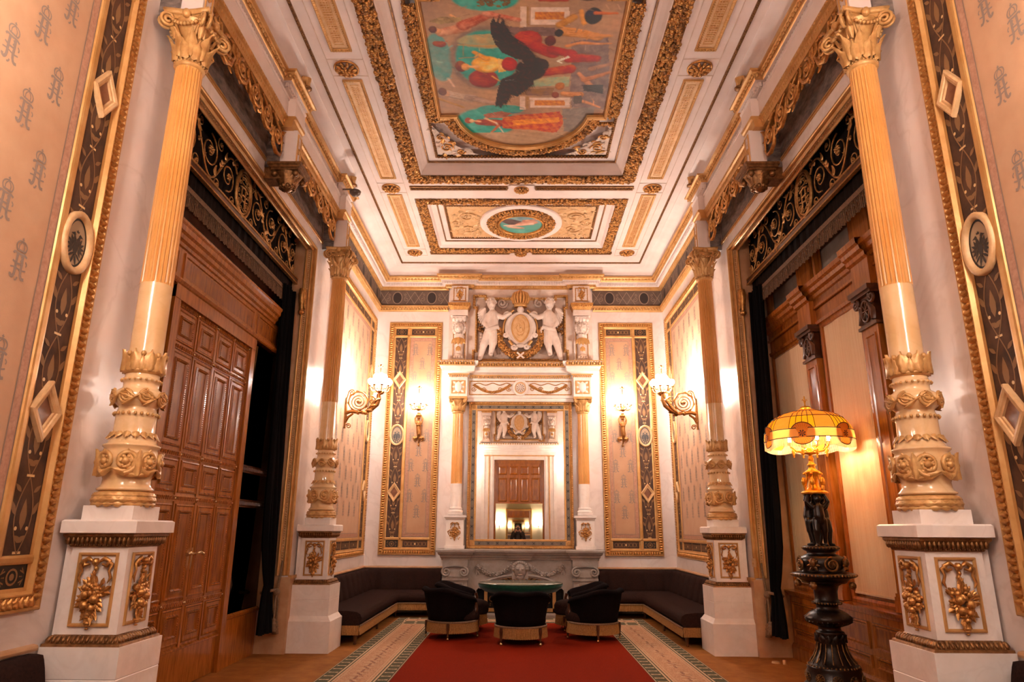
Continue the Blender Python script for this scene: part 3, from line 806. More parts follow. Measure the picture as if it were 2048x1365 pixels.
# man in russet cloak
E_(980, 320, 125, 72, '#8c3a18', '#a8502a', a=.5); L_(1050, 380, 1180, 430, 66, 62, '#923a16', '#a84c22'); L_(1180, 400, 1340, 430, 54, 50, '#8c3414', '#a04420'); L_(1320, 470, 1540, 470, 60, 46, '#8f3715', '#ab5226'); L_(1120, 590, 1320, 560, 54, 60, '#92401c', '#ab5a30')
L_(1300, 370, 1420, 345, 24, 20, '#c48a64'); L_(1420, 350, 1660, 350, 24, 14, '#b57c58', '#c99470'); E_(1165, 330, 52, 44, '#4d2c1c', '#6a4028'); G_([(1210, 490), (1310, 445), (1320, 462), (1220, 500)], '#d8d0c0')
# dark bird across the middle
DB, DB2 = '#2c211d', '#45352c'
G_([(690, 115), (668, 190), (672, 270), (705, 360), (770, 425), (880, 470), (1040, 500), (1030, 440), (960, 360), (850, 285), (790, 200), (772, 140), (735, 190), (726, 130), (712, 180)], DB, DB2, f=60)
E_(1010, 560, 135, 100, DB, DB2, a=.3, f=60); E_(1090, 530, 70, 60, DB, DB2)
G_([(1020, 600), (860, 610), (770, 640), (735, 720), (718, 880), (745, 850), (765, 890), (785, 830), (812, 850), (840, 770), (900, 790), (960, 730), (1030, 680)], DB, DB2, f=60)
L_(800, 655, 870, 645, 5, 3, '#9fb4b8')
feathers([(775, 150), (850, 290), (960, 365), (1035, 450)], .35, 46, 24, (DB, DB2, '#1f1712')); feathers([(730, 130), (715, 200), (700, 280)], 1.9, 30, 10, (DB2, DB)); feathers([(735, 860), (800, 850), (850, 780), (960, 740), (1030, 690)], 1.1, 36, 24, (DB, '#1f1712', DB2)); feathers([(760, 660), (860, 615), (1000, 600)], 2.4, 40, 14, (DB2, DB))
folds(1050, 380, 1340, 430, 60, ('#6a2408', '#c0602e', '#7d2e10'), 11, 2); folds(1320, 470, 1560, 470, 50, ('#6a2408', '#b9582a'), 9, 3); folds(1120, 590, 1330, 565, 52, ('#6f280c', '#c06a38'), 9, 4); folds(900, 300, 1060, 350, 60, ('#6f280c', '#bb5f30'), 9, 5)
folds(440, 200, 660, 110, 46, ('#6d2f24', '#d09a84', '#7d3a2c'), 10, 6); folds(620, 100, 900, 150, 30, ('#7d4034', '#d0a08c'), 7, 7); folds(320, 760, 560, 810, 46, ('#8f7868', '#d8c8b8'), 8, 8); folds(500, 790, 720, 850, 30, ('#7d6858', '#c4b0a0'), 7, 9); folds(560, 640, 720, 640, 60, ('#5a240f', '#a85a34'), 8, 10); folds(780, 500, 880, 530, 44, ('#7d2c0c', '#c86030'), 6, 11)
L_(600, 500, 700, 505, 8, 5, '#f0cfa0'); L_(585, 450, 640, 480, 6, 4, '#f0d0a4'); L_(640, 585, 740, 560, 7, 4, '#b8803c'); L_(455, 528, 480, 528, 4, 4, '#7d4a2c'); L_(462, 548, 476, 548, 3, 3, '#7d4a2c')
# figures at the upper right and children on the steps
L_(1240, 190, 1360, 130, 44, 40, '#b98a5c', '#a8784c'); L_(1290, 250, 1560, 300, 60, 50, '#b57f54', '#c9966c'); L_(1500, 290, 1660, 290, 36, 22, '#bd8a62'); E_(1235, 262, 38, 34, '#2b1c16', '#3d2a20'); L_(1420, 80, 1440, 180, 26, 30, '#c48f60'); E_(1520, 120, 80, 72, '#23232b', '#353641'); L_(1540, 95, 1720, 100, 26, 16, '#b0684a'); L_(1300, 130, 1400, 95, 8, 8, '#6a4630')
E_(1240, 700, 40, 34, '#b57c58', '#8c5a3c'); L_(1270, 760, 1400, 770, 34, 40, '#c08a66', '#a87050'); E_(1205, 775, 32, 28, '#7d4a2c'); L_(1400, 600, 1480, 690, 24, 34, '#b9866a'); L_(1440, 650, 1640, 590, 36, 24, '#b98468', '#a06e54'); G_([(1430, 690), (1590, 690), (1590, 760), (1430, 740)], '#4a4846', '#3a3a3c'); L_(1400, 820, 1560, 880, 26, 16, '#bd8a6c'); G_([(1350, 780), (1420, 775), (1420, 845), (1350, 850)], '#5d5650'); L_(1500, 560, 1640, 520, 34, 24, '#a88470', '#8f6c5c')
# standing woman in orange skirt at the near end
L_(600, 1000, 760, 1010, 46, 52, '#7d3a26', '#9c5a40'); G_([(780, 960), (900, 945), (1140, 925), (1240, 915), (1262, 960), (1258, 1020), (1210, 1095), (1060, 1070), (860, 1055), (780, 1050)], '#c4762a', '#a04a1c', f=50); G_([(860, 985), (1230, 960), (1235, 1000), (870, 1030)], '#dc9a40', '#c07a28', f=60)
G_([(620, 940), (760, 910), (860, 930), (800, 965), (650, 970)], '#a87868', '#8c5a4c'); L_(640, 970, 730, 1010, 16, 14, '#d8b090'); L_(730, 1010, 790, 1090, 14, 10, '#c8b4a4'); E_(505, 988, 34, 26, '#8c4a24', '#a86438'); E_(535, 990, 24, 17, '#dcb08c'); L_(560, 990, 600, 995, 14, 18, '#d8a888'); L_(690, 1085, 750, 1030, 14, 18, '#a8644c'); L_(850, 925, 960, 925, 10, 6, '#3f5a78')
G_([(200, 1090), (1700, 1090), (1700, 1300), (200, 1300)], '#b0957e', '#9c8069', f=8)
folds(780, 1000, 1250, 985, 52, ('#8f3d14', '#e8b050', '#b8641c', '#d89038'), 13, 12); folds(600, 1000, 760, 1010, 40, ('#5a2416', '#b47052'), 7, 13); folds(1290, 260, 1560, 300, 40, ('#8a5a36', '#dcae80'), 7, 14); folds(1240, 190, 1360, 130, 30, ('#8f6438', '#d0a468'), 6, 15); folds(1270, 760, 1400, 770, 26, ('#8f5c3c', '#d8a884'), 5, 16); folds(1440, 650, 1620, 595, 26, ('#8a5640', '#d0a082'), 5, 17); folds(1440, 700, 1580, 730, 26, ('#2c2c30', '#6a6668'), 5, 18); folds(1480, 100, 1570, 140, 50, ('#15151b', '#4a4b58'), 6, 19)
# the other end, mirrored mood: sky, drapery and clouds
E_(900, -330, 420, 110, TE, TE2, soft=.2); L_(700, -260, 1300, -220, 60, 50, '#9c5a3c', '#b97c50'); L_(1080, -20, 1300, -10, 36, 26, '#8c3a20', '#a05030'); E_(1480, -60, 120, 60, '#6a5248', '#8a7060')
for k in range(60): E_(R.uniform(560, 820), R.uniform(-60, 40), R.uniform(8, 24), R.uniform(6, 14), '#5b4a34', '#77603f')
q_ = random.Random(99)
for k in range(340):
    x, y = q_.uniform(-1.05, 1.05), q_.uniform(5.7, 8.8); i, j = np.argmin(abs(Y[:, 0] - y)), np.argmin(abs(X[0] - x)); c0 = P.c[i, j].copy() * q_.uniform(.55, 1.55)
    an = float(noise2(A([x]), A([y]), 77, 3)[0]) * 3; ln = q_.uniform(.03, .10); w_ = q_.uniform(.004, .013)
    dx, dy = ln * cos(an), ln * sin(an); t_ = np.clip(((P.wx - x) * dx + (P.wy - y) * dy) / (ln * ln), 0, 1); d_ = np.hypot(P.wx - x - t_ * dx, P.wy - y - t_ * dy)
    m_ = (np.clip((w_ - d_) / .008, 0, 1) * .75)[..., None]; P.c = P.c * (1 - m_) + c0 * m_
P.c = np.clip(.14 + (P.c - .14) * 1.35, .004, 1)
P.c *= (1 + .12 * noise2(X, Y, 41, 9))[..., None]; P.c *= (1 + .16 * noise2(X, Y, 40, 60))[..., None]; g_ = P.c.mean(-1, keepdims=True); P.c = np.clip((g_ + (P.c - g_) * 1.3) * .72, 0, 1)
out = lun(grow=.03)
def inside(X, Y, poly):
    ins = np.zeros(X.shape, bool); n = len(poly)
    for i in range(n):
        (ax, ay), (bx_, by) = poly[i], poly[(i + 1) % n]
        if ay == by: continue
        ins ^= ((ay > Y) != (by > Y)) & (X < (bx_ - ax) * (Y - ay) / (by - ay) + ax)
    return ins
painting('ceiling_painting', X, Y, P, inside(X, Y, out), 6.935, 'large ceiling painting of robed figures and a dark winged bird, rounded at its end')
# small round painting
X, Y = canvas(-.44, .44, 11.29 - .44, 11.29 + .44, .012)
P = Paint(X, Y, '#4f9384')
P.ellipse(0, 11.1, .5, .22, '#7d9a98', '#5d7f86'); P.ellipse(-.15, 11.2, .2, .12, '#3a2f38', '#5d4640', a=.4); P.ellipse(.1, 11.25, .22, .09, '#c4907a', '#a8644c', a=-.3)
P.limb(-.3, 11.35, .2, 11.28, .03, .05, '#d8b09a', '#b97c64'); P.limb(.05, 11.15, .3, 11.1, .05, .03, '#b9866a', '#9c5a44'); P.ellipse(0, 11.62, .5, .12, '#3f8a7c', '#5fa193'); P.ellipse(-.1, 11.42, .18, .05, '#c9a890', '#a8806a', a=.2)
painting('ceiling_painting', X, Y, P, np.hypot(X, Y - 11.29) < .42, 6.80, 'small round ceiling painting with blue green ground inside a fruit wreath')

# ------------------------------------------------------------------ framed wall panels
def crown2(c, w): 
    x, y = c
    return [(x - w, y), (x + w, y), (x + w * 1.1, y + w * .7), (x + w * .55, y + w * 1.3), (x + w * .12, y + w * 1.5), (x, y + w * 1.9), (x - w * .12, y + w * 1.5), (x - w * .55, y + w * 1.3), (x - w * 1.1, y + w * .7)]
def monogram(mb, a, b, to3, h, s=1., m=1):
    """crowned interlaced F and J, .26 m tall"""
    rb = lambda pts, w: ribbon(mb, [(a + s * x, b + s * y) for x, y in (smooth(pts, 1) if len(pts) > 2 else pts)], w * s, to3, h, m)
    # crown
    rb([(-.034, .062), (.034, .062)], .012); rb([(-.034, .062), (-.045, .09), (-.03, .115), (0, .122), (.03, .115), (.045, .09), (.034, .062)], .009)
    rb([(-.02, .066), (-.022, .095), (0, .118)], .007); rb([(.02, .066), (.022, .095), (0, .118)], .007); rb([(0, .12), (0, .145)], .008); rb([(-.01, .134), (.01, .134)], .007)
    # F
    rb([(-.02, .045), (-.022, -.02), (-.02, -.085), (-.032, -.11), (-.05, -.105), (-.052, -.09)], .019)
    rb([(-.055, .03), (-.045, .046), (-.01, .04), (.03, .047), (.055, .036)], .014); rb([(-.05, -.012), (-.02, -.022), (.02, -.018)], .012)
    # J
    rb([(.024, .042), (.026, -.02), (.024, -.075), (.04, -.105), (.062, -.1)], .019); rb([(.008, -.1), (.0, -.12), (-.012, -.122)], .011)
    rb([(-.06, -.055), (-.03, -.048), (.03, -.055), (.062, -.046)], .010); rb([(.05, .01), (.064, -.004), (.058, -.02)], .009); rb([(.01, .03), (.02, .012), (.01, -.004)], .009)
def eagle(mb, a, b, to3, h, s, m):
    pt = lambda pts: [(a + s * x, b + s * y) for x, y in pts]
    fl = lambda pts: flat(mb, pt(pts), to3, h, m)
    fl([(-.16, .2), (.16, .2), (.2, -.05), (.1, -.35), (0, -.45), (-.1, -.35), (-.2, -.05)])
    for sg in (-1, 1):
        ribbon(mb, pt([(sg * .06, .15), (sg * .12, .42), (sg * .2, .58)]), A([.2, .15, .12]) * s, to3, h, m)
        fl([(sg * .1, .6), (sg * .2, .72), (sg * .3, .66), (sg * .46, .58), (sg * .28, .55), (sg * .18, .5)])
        for i in range(6):
            an = radians(95 - i * 30); c0 = (sg * .2, .12 - i * .04)
            an2 = an if sg > 0 else pi - an
            flat(mb, [(a + s * x, b + s * y) for x, y in leafpts(c0, an2, .52 - .02 * i, .16)], to3, h, m)
        flat(mb, pt(leafpts((sg * .08, -.3), -pi / 2 + sg * .9, .5, .13)), to3, h, m)
        flat(mb, pt(leafpts((sg * .03, -.35), -pi / 2 + sg * .3, .6, .14)), to3, h, m)
    fl([(-.09, .72), (.09, .72), (.12, .84), (.05, .8), (0, .9), (-.05, .8), (-.12, .84)])
def strip_pattern(mb, a0, a1, b0, b1, to3, h):
    w = a1 - a0; c = (a0 + a1) / 2; n = max(1, int(round((b1 - b0) / (w * 1.9)))); U = (b1 - b0) / n
    for i in range(n):
        y0 = b0 + i * U
        for sg in (-1, 1):
            ribbon(mb, [(c + sg * w * .3 * sin(pi * t), y0 + U * t) for t in np.linspace(0, 1, 12)], .009, to3, h, 1)
            flat(mb, leafpts((c + sg * w * .3, y0 + U * .5), pi / 2 - sg * .5, U * .22, w * .15), to3, h, 1)
            flat(mb, leafpts((c + sg * w * .1, y0 + U * .15), pi / 2 + sg * 1.1, U * .2, w * .14), to3, h, 1)
            flat(mb, leafpts((c + sg * w * .22, y0 + U * .8), pi / 2 - sg * .9, U * .17, w * .12), to3, h, 1)
            flat(mb, ell((c + sg * w * .2, y0 + U * .33), .012, .012, 8), to3, h + .001, 2)
        flat(mb, leafpts((c, y0 + U * .3), pi / 2, U * .42, w * .24), to3, h, 1)
        ribbon(mb, [(c - w * .14, y0 + U * .02), (c + w * .14, y0 + U * .02)], .014, to3, h, 2)
EGLEAF = t_leaf(.06, .075, .026)
def wall_panel(name, label, a0, a1, b0, b1, to3, loc, ends=(1, 1), group='silk wall panels'):
    t = thing(name, label, 'wall panel', loc, group)
    FW, SW, BW = .115, .235, .075
    mb = MB(); K = rect(a0, a1, b0, b1)
    mould(mb, K, [(0, -.002), (0, .035), (.008, .045), (.02, .045), (.03, .03), (.085, .032), (.092, .042), (.10, .042), (.108, .028), (FW, .016), (FW + .022, .012)], to3, True, 0)
    lp = t_leaf(.058, .062, .03); place(mb, K, lp, .046, .057, .026, to3, True, 1)
    obj('gilded_frame', mb, [M['goldflat'], M['gold']], parent=t)
    i0, i1, j0, j1 = a0 + FW, a1 - FW, b0 + FW, b1 - FW
    s0, s1 = i0 + .02 + (SW if ends[0] else 0), i1 - .02 - (SW if ends[1] else 0)      # silk limits before the bar
    zb, zt = j0 + .02 + .13, j1 - .02 - .13                                                 # limits of the end boxes
    # gilt dividing bars and ground
    mb = MB(); flat(mb, rect(i0, i1, j0, j1), to3, .006, 0)
    bar = [(0, .006), (.006, .022), (.02, .026), (.05, .026), (.064, .022), (.07, .006)]
    segs = []
    if ends[0]: mould(mb, [(s0 + .0, j0), (s0 + .0, j1)], [(-o, h) for o, h in bar], to3, False)
    if ends[1]: mould(mb, [(s1 - .0, j0), (s1 - .0, j1)], [(o, h) for o, h in bar], to3, False)
    mould(mb, [(i0, zb), (i1, zb)], [(o * .8, h) for o, h in bar], to3, False); mould(mb, [(i0, zt), (i1, zt)], [(-o * .8, h) for o, h in bar], to3, False)
    obj('gilt_ground', mb, [M['goldflat']], parent=t)
    f0 = s0 + (.07 if ends[0] else 0); f1 = s1 - (.07 if ends[1] else 0); g0, g1 = zb + .056, zt - .056
    mb = MB(); flat(mb, rect(f0, f1, g0, g1), to3, .010, 0)
    bo = .075
    for o in (.006, bo): 
        Q = offset(rect(f0, f1, g0, g1), o); ribbon(mb, list(Q), .008, to3, .0115, 2, True)
    K = rect(f0, f1, g0, g1); mould(mb, K, [(.01, .0112), (bo - .006, .0112)], to3, True, 3)
    n = 0; y = g1 - .26; row = 0
    while y > g0 + .2:
        x = f0 + .2 + (.195 if row % 2 else 0)
        if f1 - f0 < .9: x = (f0 + f1) / 2 - (0 if row % 2 else .145)
        while x < f1 - (.10 if f1 - f0 > .9 else .06):
            monogram(mb, x, y, to3, .0115, .98, 1); x += .39 if f1 - f0 > .9 else .29
        y -= .293; row += 1
    obj('silk_field', mb, [M['silk'], M['mono'], M['mono'], M['silkband']], parent=t)
    for k, e in enumerate(ends):
        if not e: continue
        p0, p1 = (i0 + .02, s0) if k == 0 else (s1, i1 - .02)
        mb = MB(); flat(mb, rect(p0, p1, zb + .056, zt - .056), to3, .009, 0)
        strip_pattern(mb, p0, p1, zb + .06, zt - .06, to3, .0105)
        obj('ornamental_strip', mb, [M['strip'], M['stripfl'], M['stripdot']], parent=t)
        c = (p0 + p1) / 2
        for zz in (2.18, 4.41):
            mb = MB(); dr, dv = .135, .19
            D = [(c + dr, zz), (c, zz + dv), (c - dr, zz), (c, zz - dv)]
            mould(mb, D, [(0, .006), (0, .04), (.012, .046), (.03, .04), (.034, .030), (.048, .030), (.052, .012)], to3, True, 0)
            flat(mb, offset(D, .05), to3, .016, 1)
            obj('diamond_plaque', mb, [M['goldpale'], M['diam']], parent=t)
        mb = MB(); O = ell((c, 3.29), .15, .215, 28)
        mould(mb, O, [(0, .006), (0, .038), (.012, .046), (.03, .046), (.042, .034), (.048, .016)], to3, True, 0, True)
        flat(mb, offset(O, .045), to3, .016, 1); ribbon(mb, offset(O, .055), .014, to3, .018, 2, True)
        eagle(mb, c, 3.26, to3, .019, .135, 2)
        obj('eagle_medallion', mb, [M['goldpale'], M['eagleg'], M['eagleb']], parent=t)
        for q0, q1 in ((j0 + .02, zb), (zt, j1 - .02)):
            mb = MB(); flat(mb, rect(p0, p1, q0, q1), to3, .009, 0); zc = (q0 + q1) / 2
            ribbon(mb, ell((c, zc), .042, .042, 16), .012, to3, .0105, 1, True); flat(mb, ell((c, zc), .02, .02, 10), to3, .0105, 1)
            for sg in (-1, 1):
                for a2 in (-.035, 0, .035): ribbon(mb, [(c + sg * .06, zc + a2), (c + sg * .09, zc + a2 * .6), (c + sg * .075, zc + a2 * 1.4)], .008, to3, .0105, 1)
            obj('corner_plaque', mb, [M['eagleb'], M['stripfl']], parent=t)
    L = f1 - f0; n = max(1, round(L / .62)); U = L / n
    for q0, q1 in ((j0 + .02, zb), (zt, j1 - .02)):
        for k in range(n):
            mb = MB(); p0, p1 = f0 + U * k + .02, f0 + U * (k + 1) - .02; flat(mb, rect(p0, p1, q0, q1), to3, .009, 0); zc = (q0 + q1) / 2
            for x in np.arange(p0 + .06, p1 - .05, .07):
                ribbon(mb, ell((x, zc), .026, .035, 12), .007, to3, .0105, 1, True); ribbon(mb, [(x + .02, zc - .04), (x + .05, zc + .04)], .006, to3, .0105, 1); ribbon(mb, [(x + .02, zc + .04), (x + .05, zc - .04)], .006, to3, .0105, 1)
            flat(mb, ell(((p0 + p1) / 2, zc), .018, .018, 8), to3, .0115, 2)
            obj('border_plaque', mb, [M['strip'], M['stripfl'], M['stripdot']], parent=t)
    return t
PB, PT = 1.02, 5.62
wall_panel('silk_tapestry', 'framed silk wall panel left of the fireplace behind a wall lamp', -2.70, -1.61, PB, PT, back, (-2.15, Y1, PB), (1, 0))
wall_panel('silk_tapestry', 'framed silk wall panel right of the fireplace behind a wall lamp', 1.61, 2.72, PB, PT, back, (2.15, Y1, PB), (0, 1))
for s, w in ((-1, 'left'), (1, 'right')):
    wall_panel('silk_tapestry', 'tall framed silk wall panel above the far %s corner sofa' % w, 10.0, 13.25, PB, PT, side(s), (s * WX, 11.6, PB))
    wall_panel('silk_tapestry', 'tall framed silk wall panel beside the near column at the %s edge' % w, 2 * MID - 13.25, 4.35, PB, PT, side(s), (s * WX, 2.6, PB))
# ------------------------------------------------------------------ columns (local: +x looks into the room)
def fruit_drop(mb, to3, s=1., seed=1, h=0., m=0):
    """ribboned fruit cluster, about .42 tall centred on 0,0 in (a,b)"""
    rnd = random.Random(seed)
    def put(T, a, b, k, ang=0, z=0, sx=1, sy=1, sz=1):
        V = np.concatenate(T.V) * A([k * sx, k * sy, k * sz]); V = rotz(V, ang)
        W = to3(s * (a + V[:, 0]), s * (b + V[:, 1]), h + s * (z + V[:, 2]))
        for F, mm, sm in T.F: mb.F.append((F + mb.n, m, True))
        mb.V.append(W); mb.n += len(W)
    for k in range(110):
        t = rnd.random(); b = .04 - .20 * t; wd = .068 * sin(pi * min(1, .12 + t * .95)) ** .8 + .008
        a = rnd.uniform(-1, 1) * wd; z = .028 * (1 - (a / (wd + .01)) ** 2)
        if rnd.random() < .55: put(LEAF, a, b, rnd.uniform(.04, .062), atan2(b + .05, a) + rnd.uniform(-.5, .5) - pi / 2, z * .8)
        else: put(BALL, a, b, rnd.uniform(.010, .021), 0, z)
    for k, (a, b, r) in enumerate(((-.03, -.03, .03), (.03, -.055, .032), (-.025, -.09, .03), (.02, -.105, .026), (0, -.02, .022))): put(BALL, a, b, r, 0, .032)
    for sg in (-1, 0, 1): put(LEAF, sg * .02, .035, .075, sg * .5 + (pi if sg == 0 else 0) * 0, .02)
    for b, r in ((-.175, .014), (-.195, .026), (-.21, .018), (-.228, .012)): put(BALL, 0, b, r, 0, .012, 1, .6)
    for b in np.linspace(.05, .15, 5): put(BALL, .004 * (-1) ** int(b * 50), b, .016, 0, .012, .8, 1.2)
    put(BALL, 0, .165, .026, 0, .02)
    for sg in (-1, 1):
        P = A([(sg * .02, .165), (sg * .05, .185), (sg * .085, .17), (sg * .07, .14), (sg * .04, .15)]); tube(mb, to3(s * P[:, 0], s * P[:, 1], np.full(len(P), h + s * .014)), s * A([.008, .015, .013, .013, .008]), 6, m)
        P = A([(sg * .07, .17), (sg * .1, .15), (sg * .085, .11), (sg * .1, .07), (sg * .085, .035)]); tube(mb, to3(s * P[:, 0], s * P[:, 1], np.full(len(P), h + s * .01)), s * A([.012, .012, .008, .01, .003]), 6, m)
def sqp(h): return [(-h, -h), (h, -h), (h, h), (-h, h)]
def build_column(label):
    t = thing('column', label, 'column', (0, 0, 0), 'marble columns flanking the deep openings')
    prof = [(-.30, 0), (-.30, .37), (-.285, .385), (-.262, .42), (-.255, .43), (-.255, .615), (-.252, .62), (-.255, .625), (-.255, .80), (-.18, .80)]
    def sq(mb, prof, m=0, sm=False):
        V = []; n = 4; q = lambda x: max(x, -.236)
        for r, z in prof: V += [(q(-r), -r, z), (r, -r, z), (r, r, z), (q(-r), r, z)]
        k = len(prof); mb.add(V, [(j * 4 + i, j * 4 + (i + 1) % 4, j * 4 + 4 + (i + 1) % 4, j * 4 + 4 + i) for j in range(k - 1) for i in range(4)], m, sm)
        mb.add(V[-4:], [(0, 1, 2, 3)], m)
    mb = MB(); sq(mb, [(-o, z) for o, z in prof]); boxm(mb, -.236, 0, -.25, .25, 0, .798)
    obj('foot_block', mb, [M['marble']], parent=t)
    mb = MB(); sq(mb, [(.185, .80), (.183, .86), (.178, 1.38), (.178, 1.385)]); boxm(mb, -.236, -.1, -.15, .15, .80, 1.5)
    shaft = obj('pedestal', mb, [M['marble']], parent=t)
    mb = MB(); sq(mb, [(.245, .80), (.24, .815), (.225, .82), (.215, .84), (.195, .855), (.186, .862)])
    for a in range(4):
        for x in np.linspace(-.205, .205, 15): sphere(mb, (0, 0, 0), (.012, .022, .024), 6, 4, 0, fn=lambda V: rotz(np.stack([x + V[:, 0], -.212 + V[:, 1] + .5 * V[:, 2], .838 + V[:, 2]], 1), a * pi / 2))
    obj('foot_moulding', mb, [M['golddark']], parent=t); mb = MB()
    sq(mb, [(.18, 1.375), (.19, 1.38), (.192, 1.39), (.20, 1.40), (.212, 1.43), (.225, 1.445), (.225, 1.46)])
    for a in range(4):
        for x in np.linspace(-.19, .19, 14): sphere(mb, (0, 0, 0), (.009, .02, .028), 6, 4, 0, fn=lambda V: rotz(V + A([x, -.207, 1.418]), a * pi / 2))
        for x in np.linspace(-.185, .185, 26): sphere(mb, (0, 0, 0), .006, 5, 3, 0, fn=lambda V: rotz(V + A([x, -.193, 1.388]), a * pi / 2))
    obj('gilded_moulding', mb, [M['golddark']], parent=t)
    for i, a in enumerate((-pi / 2, 0, pi / 2)):       # panels on the two sides and the room face
        f = lambda x, y, h, a=a: (lambda V: rotz(V, a + pi / 2))(np.stack([A(x), -.182 - A(h) + 0 * A(x), A(y)], 1))
        mb = MB(); K = rect(-.128, .128, .905, 1.345)
        mould(mb, K, [(0, .0), (.004, .012), (.014, .012), (.02, .004), (.022, .0015)], f, True, 0)
        fruit_drop(mb, lambda x, y, h: f(x, A(y) + 1.125, h), 1., 3 + i, .004, 1)
        obj('fruit_ornament', mb, [M['goldflat'], M['gold']], parent=shaft)
    mb = MB(); sq(mb, [(.225, 1.46), (.245, 1.465), (.245, 1.535), (.23, 1.545), (.165, 1.545), (.165, 1.635)]); boxm(mb, -.236, -.1, -.16, .16, 1.46, 1.545)
    obj('cap_slab', mb, [M['marble']], parent=t)
    # turned and carved lower shaft
    mb = MB()
    lathe(mb, [(.15, 1.635), (.178, 1.64), (.19, 1.66), (.194, 1.68), (.188, 1.705), (.172, 1.725), (.15, 1.73)], 36, m=1)
    lathe(mb, [(.155, 1.73), (.172, 1.735), (.176, 1.745), (.160, 1.757), (.150, 1.775), (.147, 1.81), (.155, 1.835), (.172, 1.88), (.176, 1.93), (.168, 1.985), (.16, 2.01), (.178, 2.025), (.180, 2.035), (.158, 2.045), (.150, 2.06), (.135, 2.08), (.132, 2.09), (.128, 2.22), (.13, 2.235), (.136, 2.245),
               (.130, 2.26), (.122, 2.275), (.118, 2.29), (.12, 2.30), (.155, 2.33), (.168, 2.365), (.162, 2.395), (.14, 2.415), (.116, 2.43), (.112, 2.445), (.113, 2.47), (.125, 2.48), (.128, 2.492), (.12, 2.50), (.112, 2.505), (.109, 2.53), (.109, 3.20)], 40, m=0)
    # laurel scales on the torus
    T = leaf_surf(.075, .05, .1, .3, 2, 4, 4)
    for row, (r, z, tl) in enumerate(((.19, 1.645, 0), (.196, 1.672, 0), (.19, 1.70, 0))):
        for i in range(18):
            a = 2 * pi * (i + .5 * row) / 18; V = T.V[0]; 
            x, y, zz = V[:, 1], V[:, 0] * .8, V[:, 2]
            W = np.stack([(r - .004 + zz * .6) * np.cos(a + x / r), (r - .004 + zz * .6) * np.sin(a + x / r), z + y], 1)
            for F, mm, sm in T.F: mb.F.append((F + mb.n, 1, True))
            mb.V.append(W); mb.n += len(W)
    def wrap(r, z0): return lambda a, b, h: np.stack([(r(b) + A(h)) * np.cos(A(a)), (r(b) + A(h)) * np.sin(A(a)), z0 + A(b)], 1)
    # scroll drum: four big spirals with acanthus between
    w = wrap(lambda b: .172 + .0 * A(b), 1.92)
    for i in range(4):
        a0 = pi / 4 + i * pi / 2
        for sg in (-1, 1):
            P = A(spiral((0, 0), .078, .02, -pi / 2, -1.5 * sg, 28)); 
            tube(mb, w(a0 + sg * .40 + P[:, 0] / .20, P[:, 1], np.full(len(P), .012)), np.linspace(.018, .012, len(P)), 7, 1)
            sphere(mb, (0, 0, 0), 1, 7, 5, 1, fn=lambda V: w(a0 + sg * .40 + V[:, 0] * .14, V[:, 1] * .028, .016 + V[:, 2] * .026))
            for q in range(6): e_ = 2 * pi * q / 6; sphere(mb, (0, 0, 0), 1, 6, 4, 1, fn=lambda V: w(a0 + sg * .40 + .17 * cos(e_) + V[:, 0] * .09, .034 * sin(e_) + V[:, 1] * .017, .012 + V[:, 2] * .016))
            for j, an in enumerate((.35, .75, 1.25)):
                V = rotz(LEAF.V[0] * A([.11, .20 - .02 * j, .12]), -sg * an); W = w(a0 + V[:, 0] / .172, -.092 + V[:, 1], V[:, 2] * .7 + .010)
                for F, mm, sm in LEAF.F: mb.F.append((F + mb.n, 1, True))
                mb.V.append(W); mb.n += len(W)
        V = LEAF.V[0] * A([.13, .19, .16]); W = w(a0 + V[:, 0] / .172, -.095 + V[:, 1], V[:, 2] * .7 + .020)
        for F, mm, sm in LEAF.F: mb.F.append((F + mb.n, 1, True))
        mb.V.append(W); mb.n += len(W)
    acanthus(mb, (0, 0, 0), .128, .152, 2.125, -.045, .055, 16, .5, -.3, 1)
    for i in range(22): a = 2 * pi * i / 22; sphere(mb, (.139 * cos(a), .139 * sin(a), 2.248), (.012, .012, .014), 6, 4, 1)
    for i in range(8):
        a = 2 * pi * i / 8
        w2 = wrap(lambda b: .158 - 2.2 * A(b) ** 2, 2.362)
        P = A(spiral((0, 0), .050, .012, pi * (.5 if i % 2 else -.5), 2. if i % 2 else -2., 26)); tube(mb, w2(a + P[:, 0] / .16, P[:, 1], np.full(len(P), .008)), np.linspace(.012, .007, len(P)), 6, 1)
        for an in (.9, -.9, 2.2): V = rotz(LEAF.V[0] * A([.06, .10, .1]), an); stamp(mb, LEAF, w2(a + .36 + V[:, 0] / .16, V[:, 1] - .01, V[:, 2] + .006), 1)
        V = rotz(LEAF.V[0] * A([.07, .11, .1]), 1.2); W = w2(a + .3 + V[:, 0] / .16, V[:, 1] - .02, V[:, 2] + .006)
        for F, mm, sm in LEAF.F: mb.F.append((F + mb.n, 1, True))
        mb.V.append(W); mb.n += len(W)
    for i in range(22): a = 2 * pi * i / 22; sphere(mb, (.127 * cos(a), .127 * sin(a), 2.486), (.009, .009, .010), 6, 4, 1)
    lathe(mb, [(.112, 2.53), (.128, 2.54), (.132, 2.555), (.12, 2.565), (.118, 2.60)], 30, m=1)
    acanthus(mb, (0, 0, 0), .118, .124, 2.545, .16, .11, 8, 0, .18, 1); acanthus(mb, (0, 0, 0), .116, .122, 2.545, .12, .10, 8, .5, .14, 1)
    for i in range(8): a = 2 * pi * (i + .5) / 8; sphere(mb, (.128 * cos(a), .128 * sin(a), 2.665), (.02, .02, .022), 6, 4, 1)
    obj('carved_base', mb, [M['colS'], M['carve']], parent=t)
    mb = MB(); n = 144
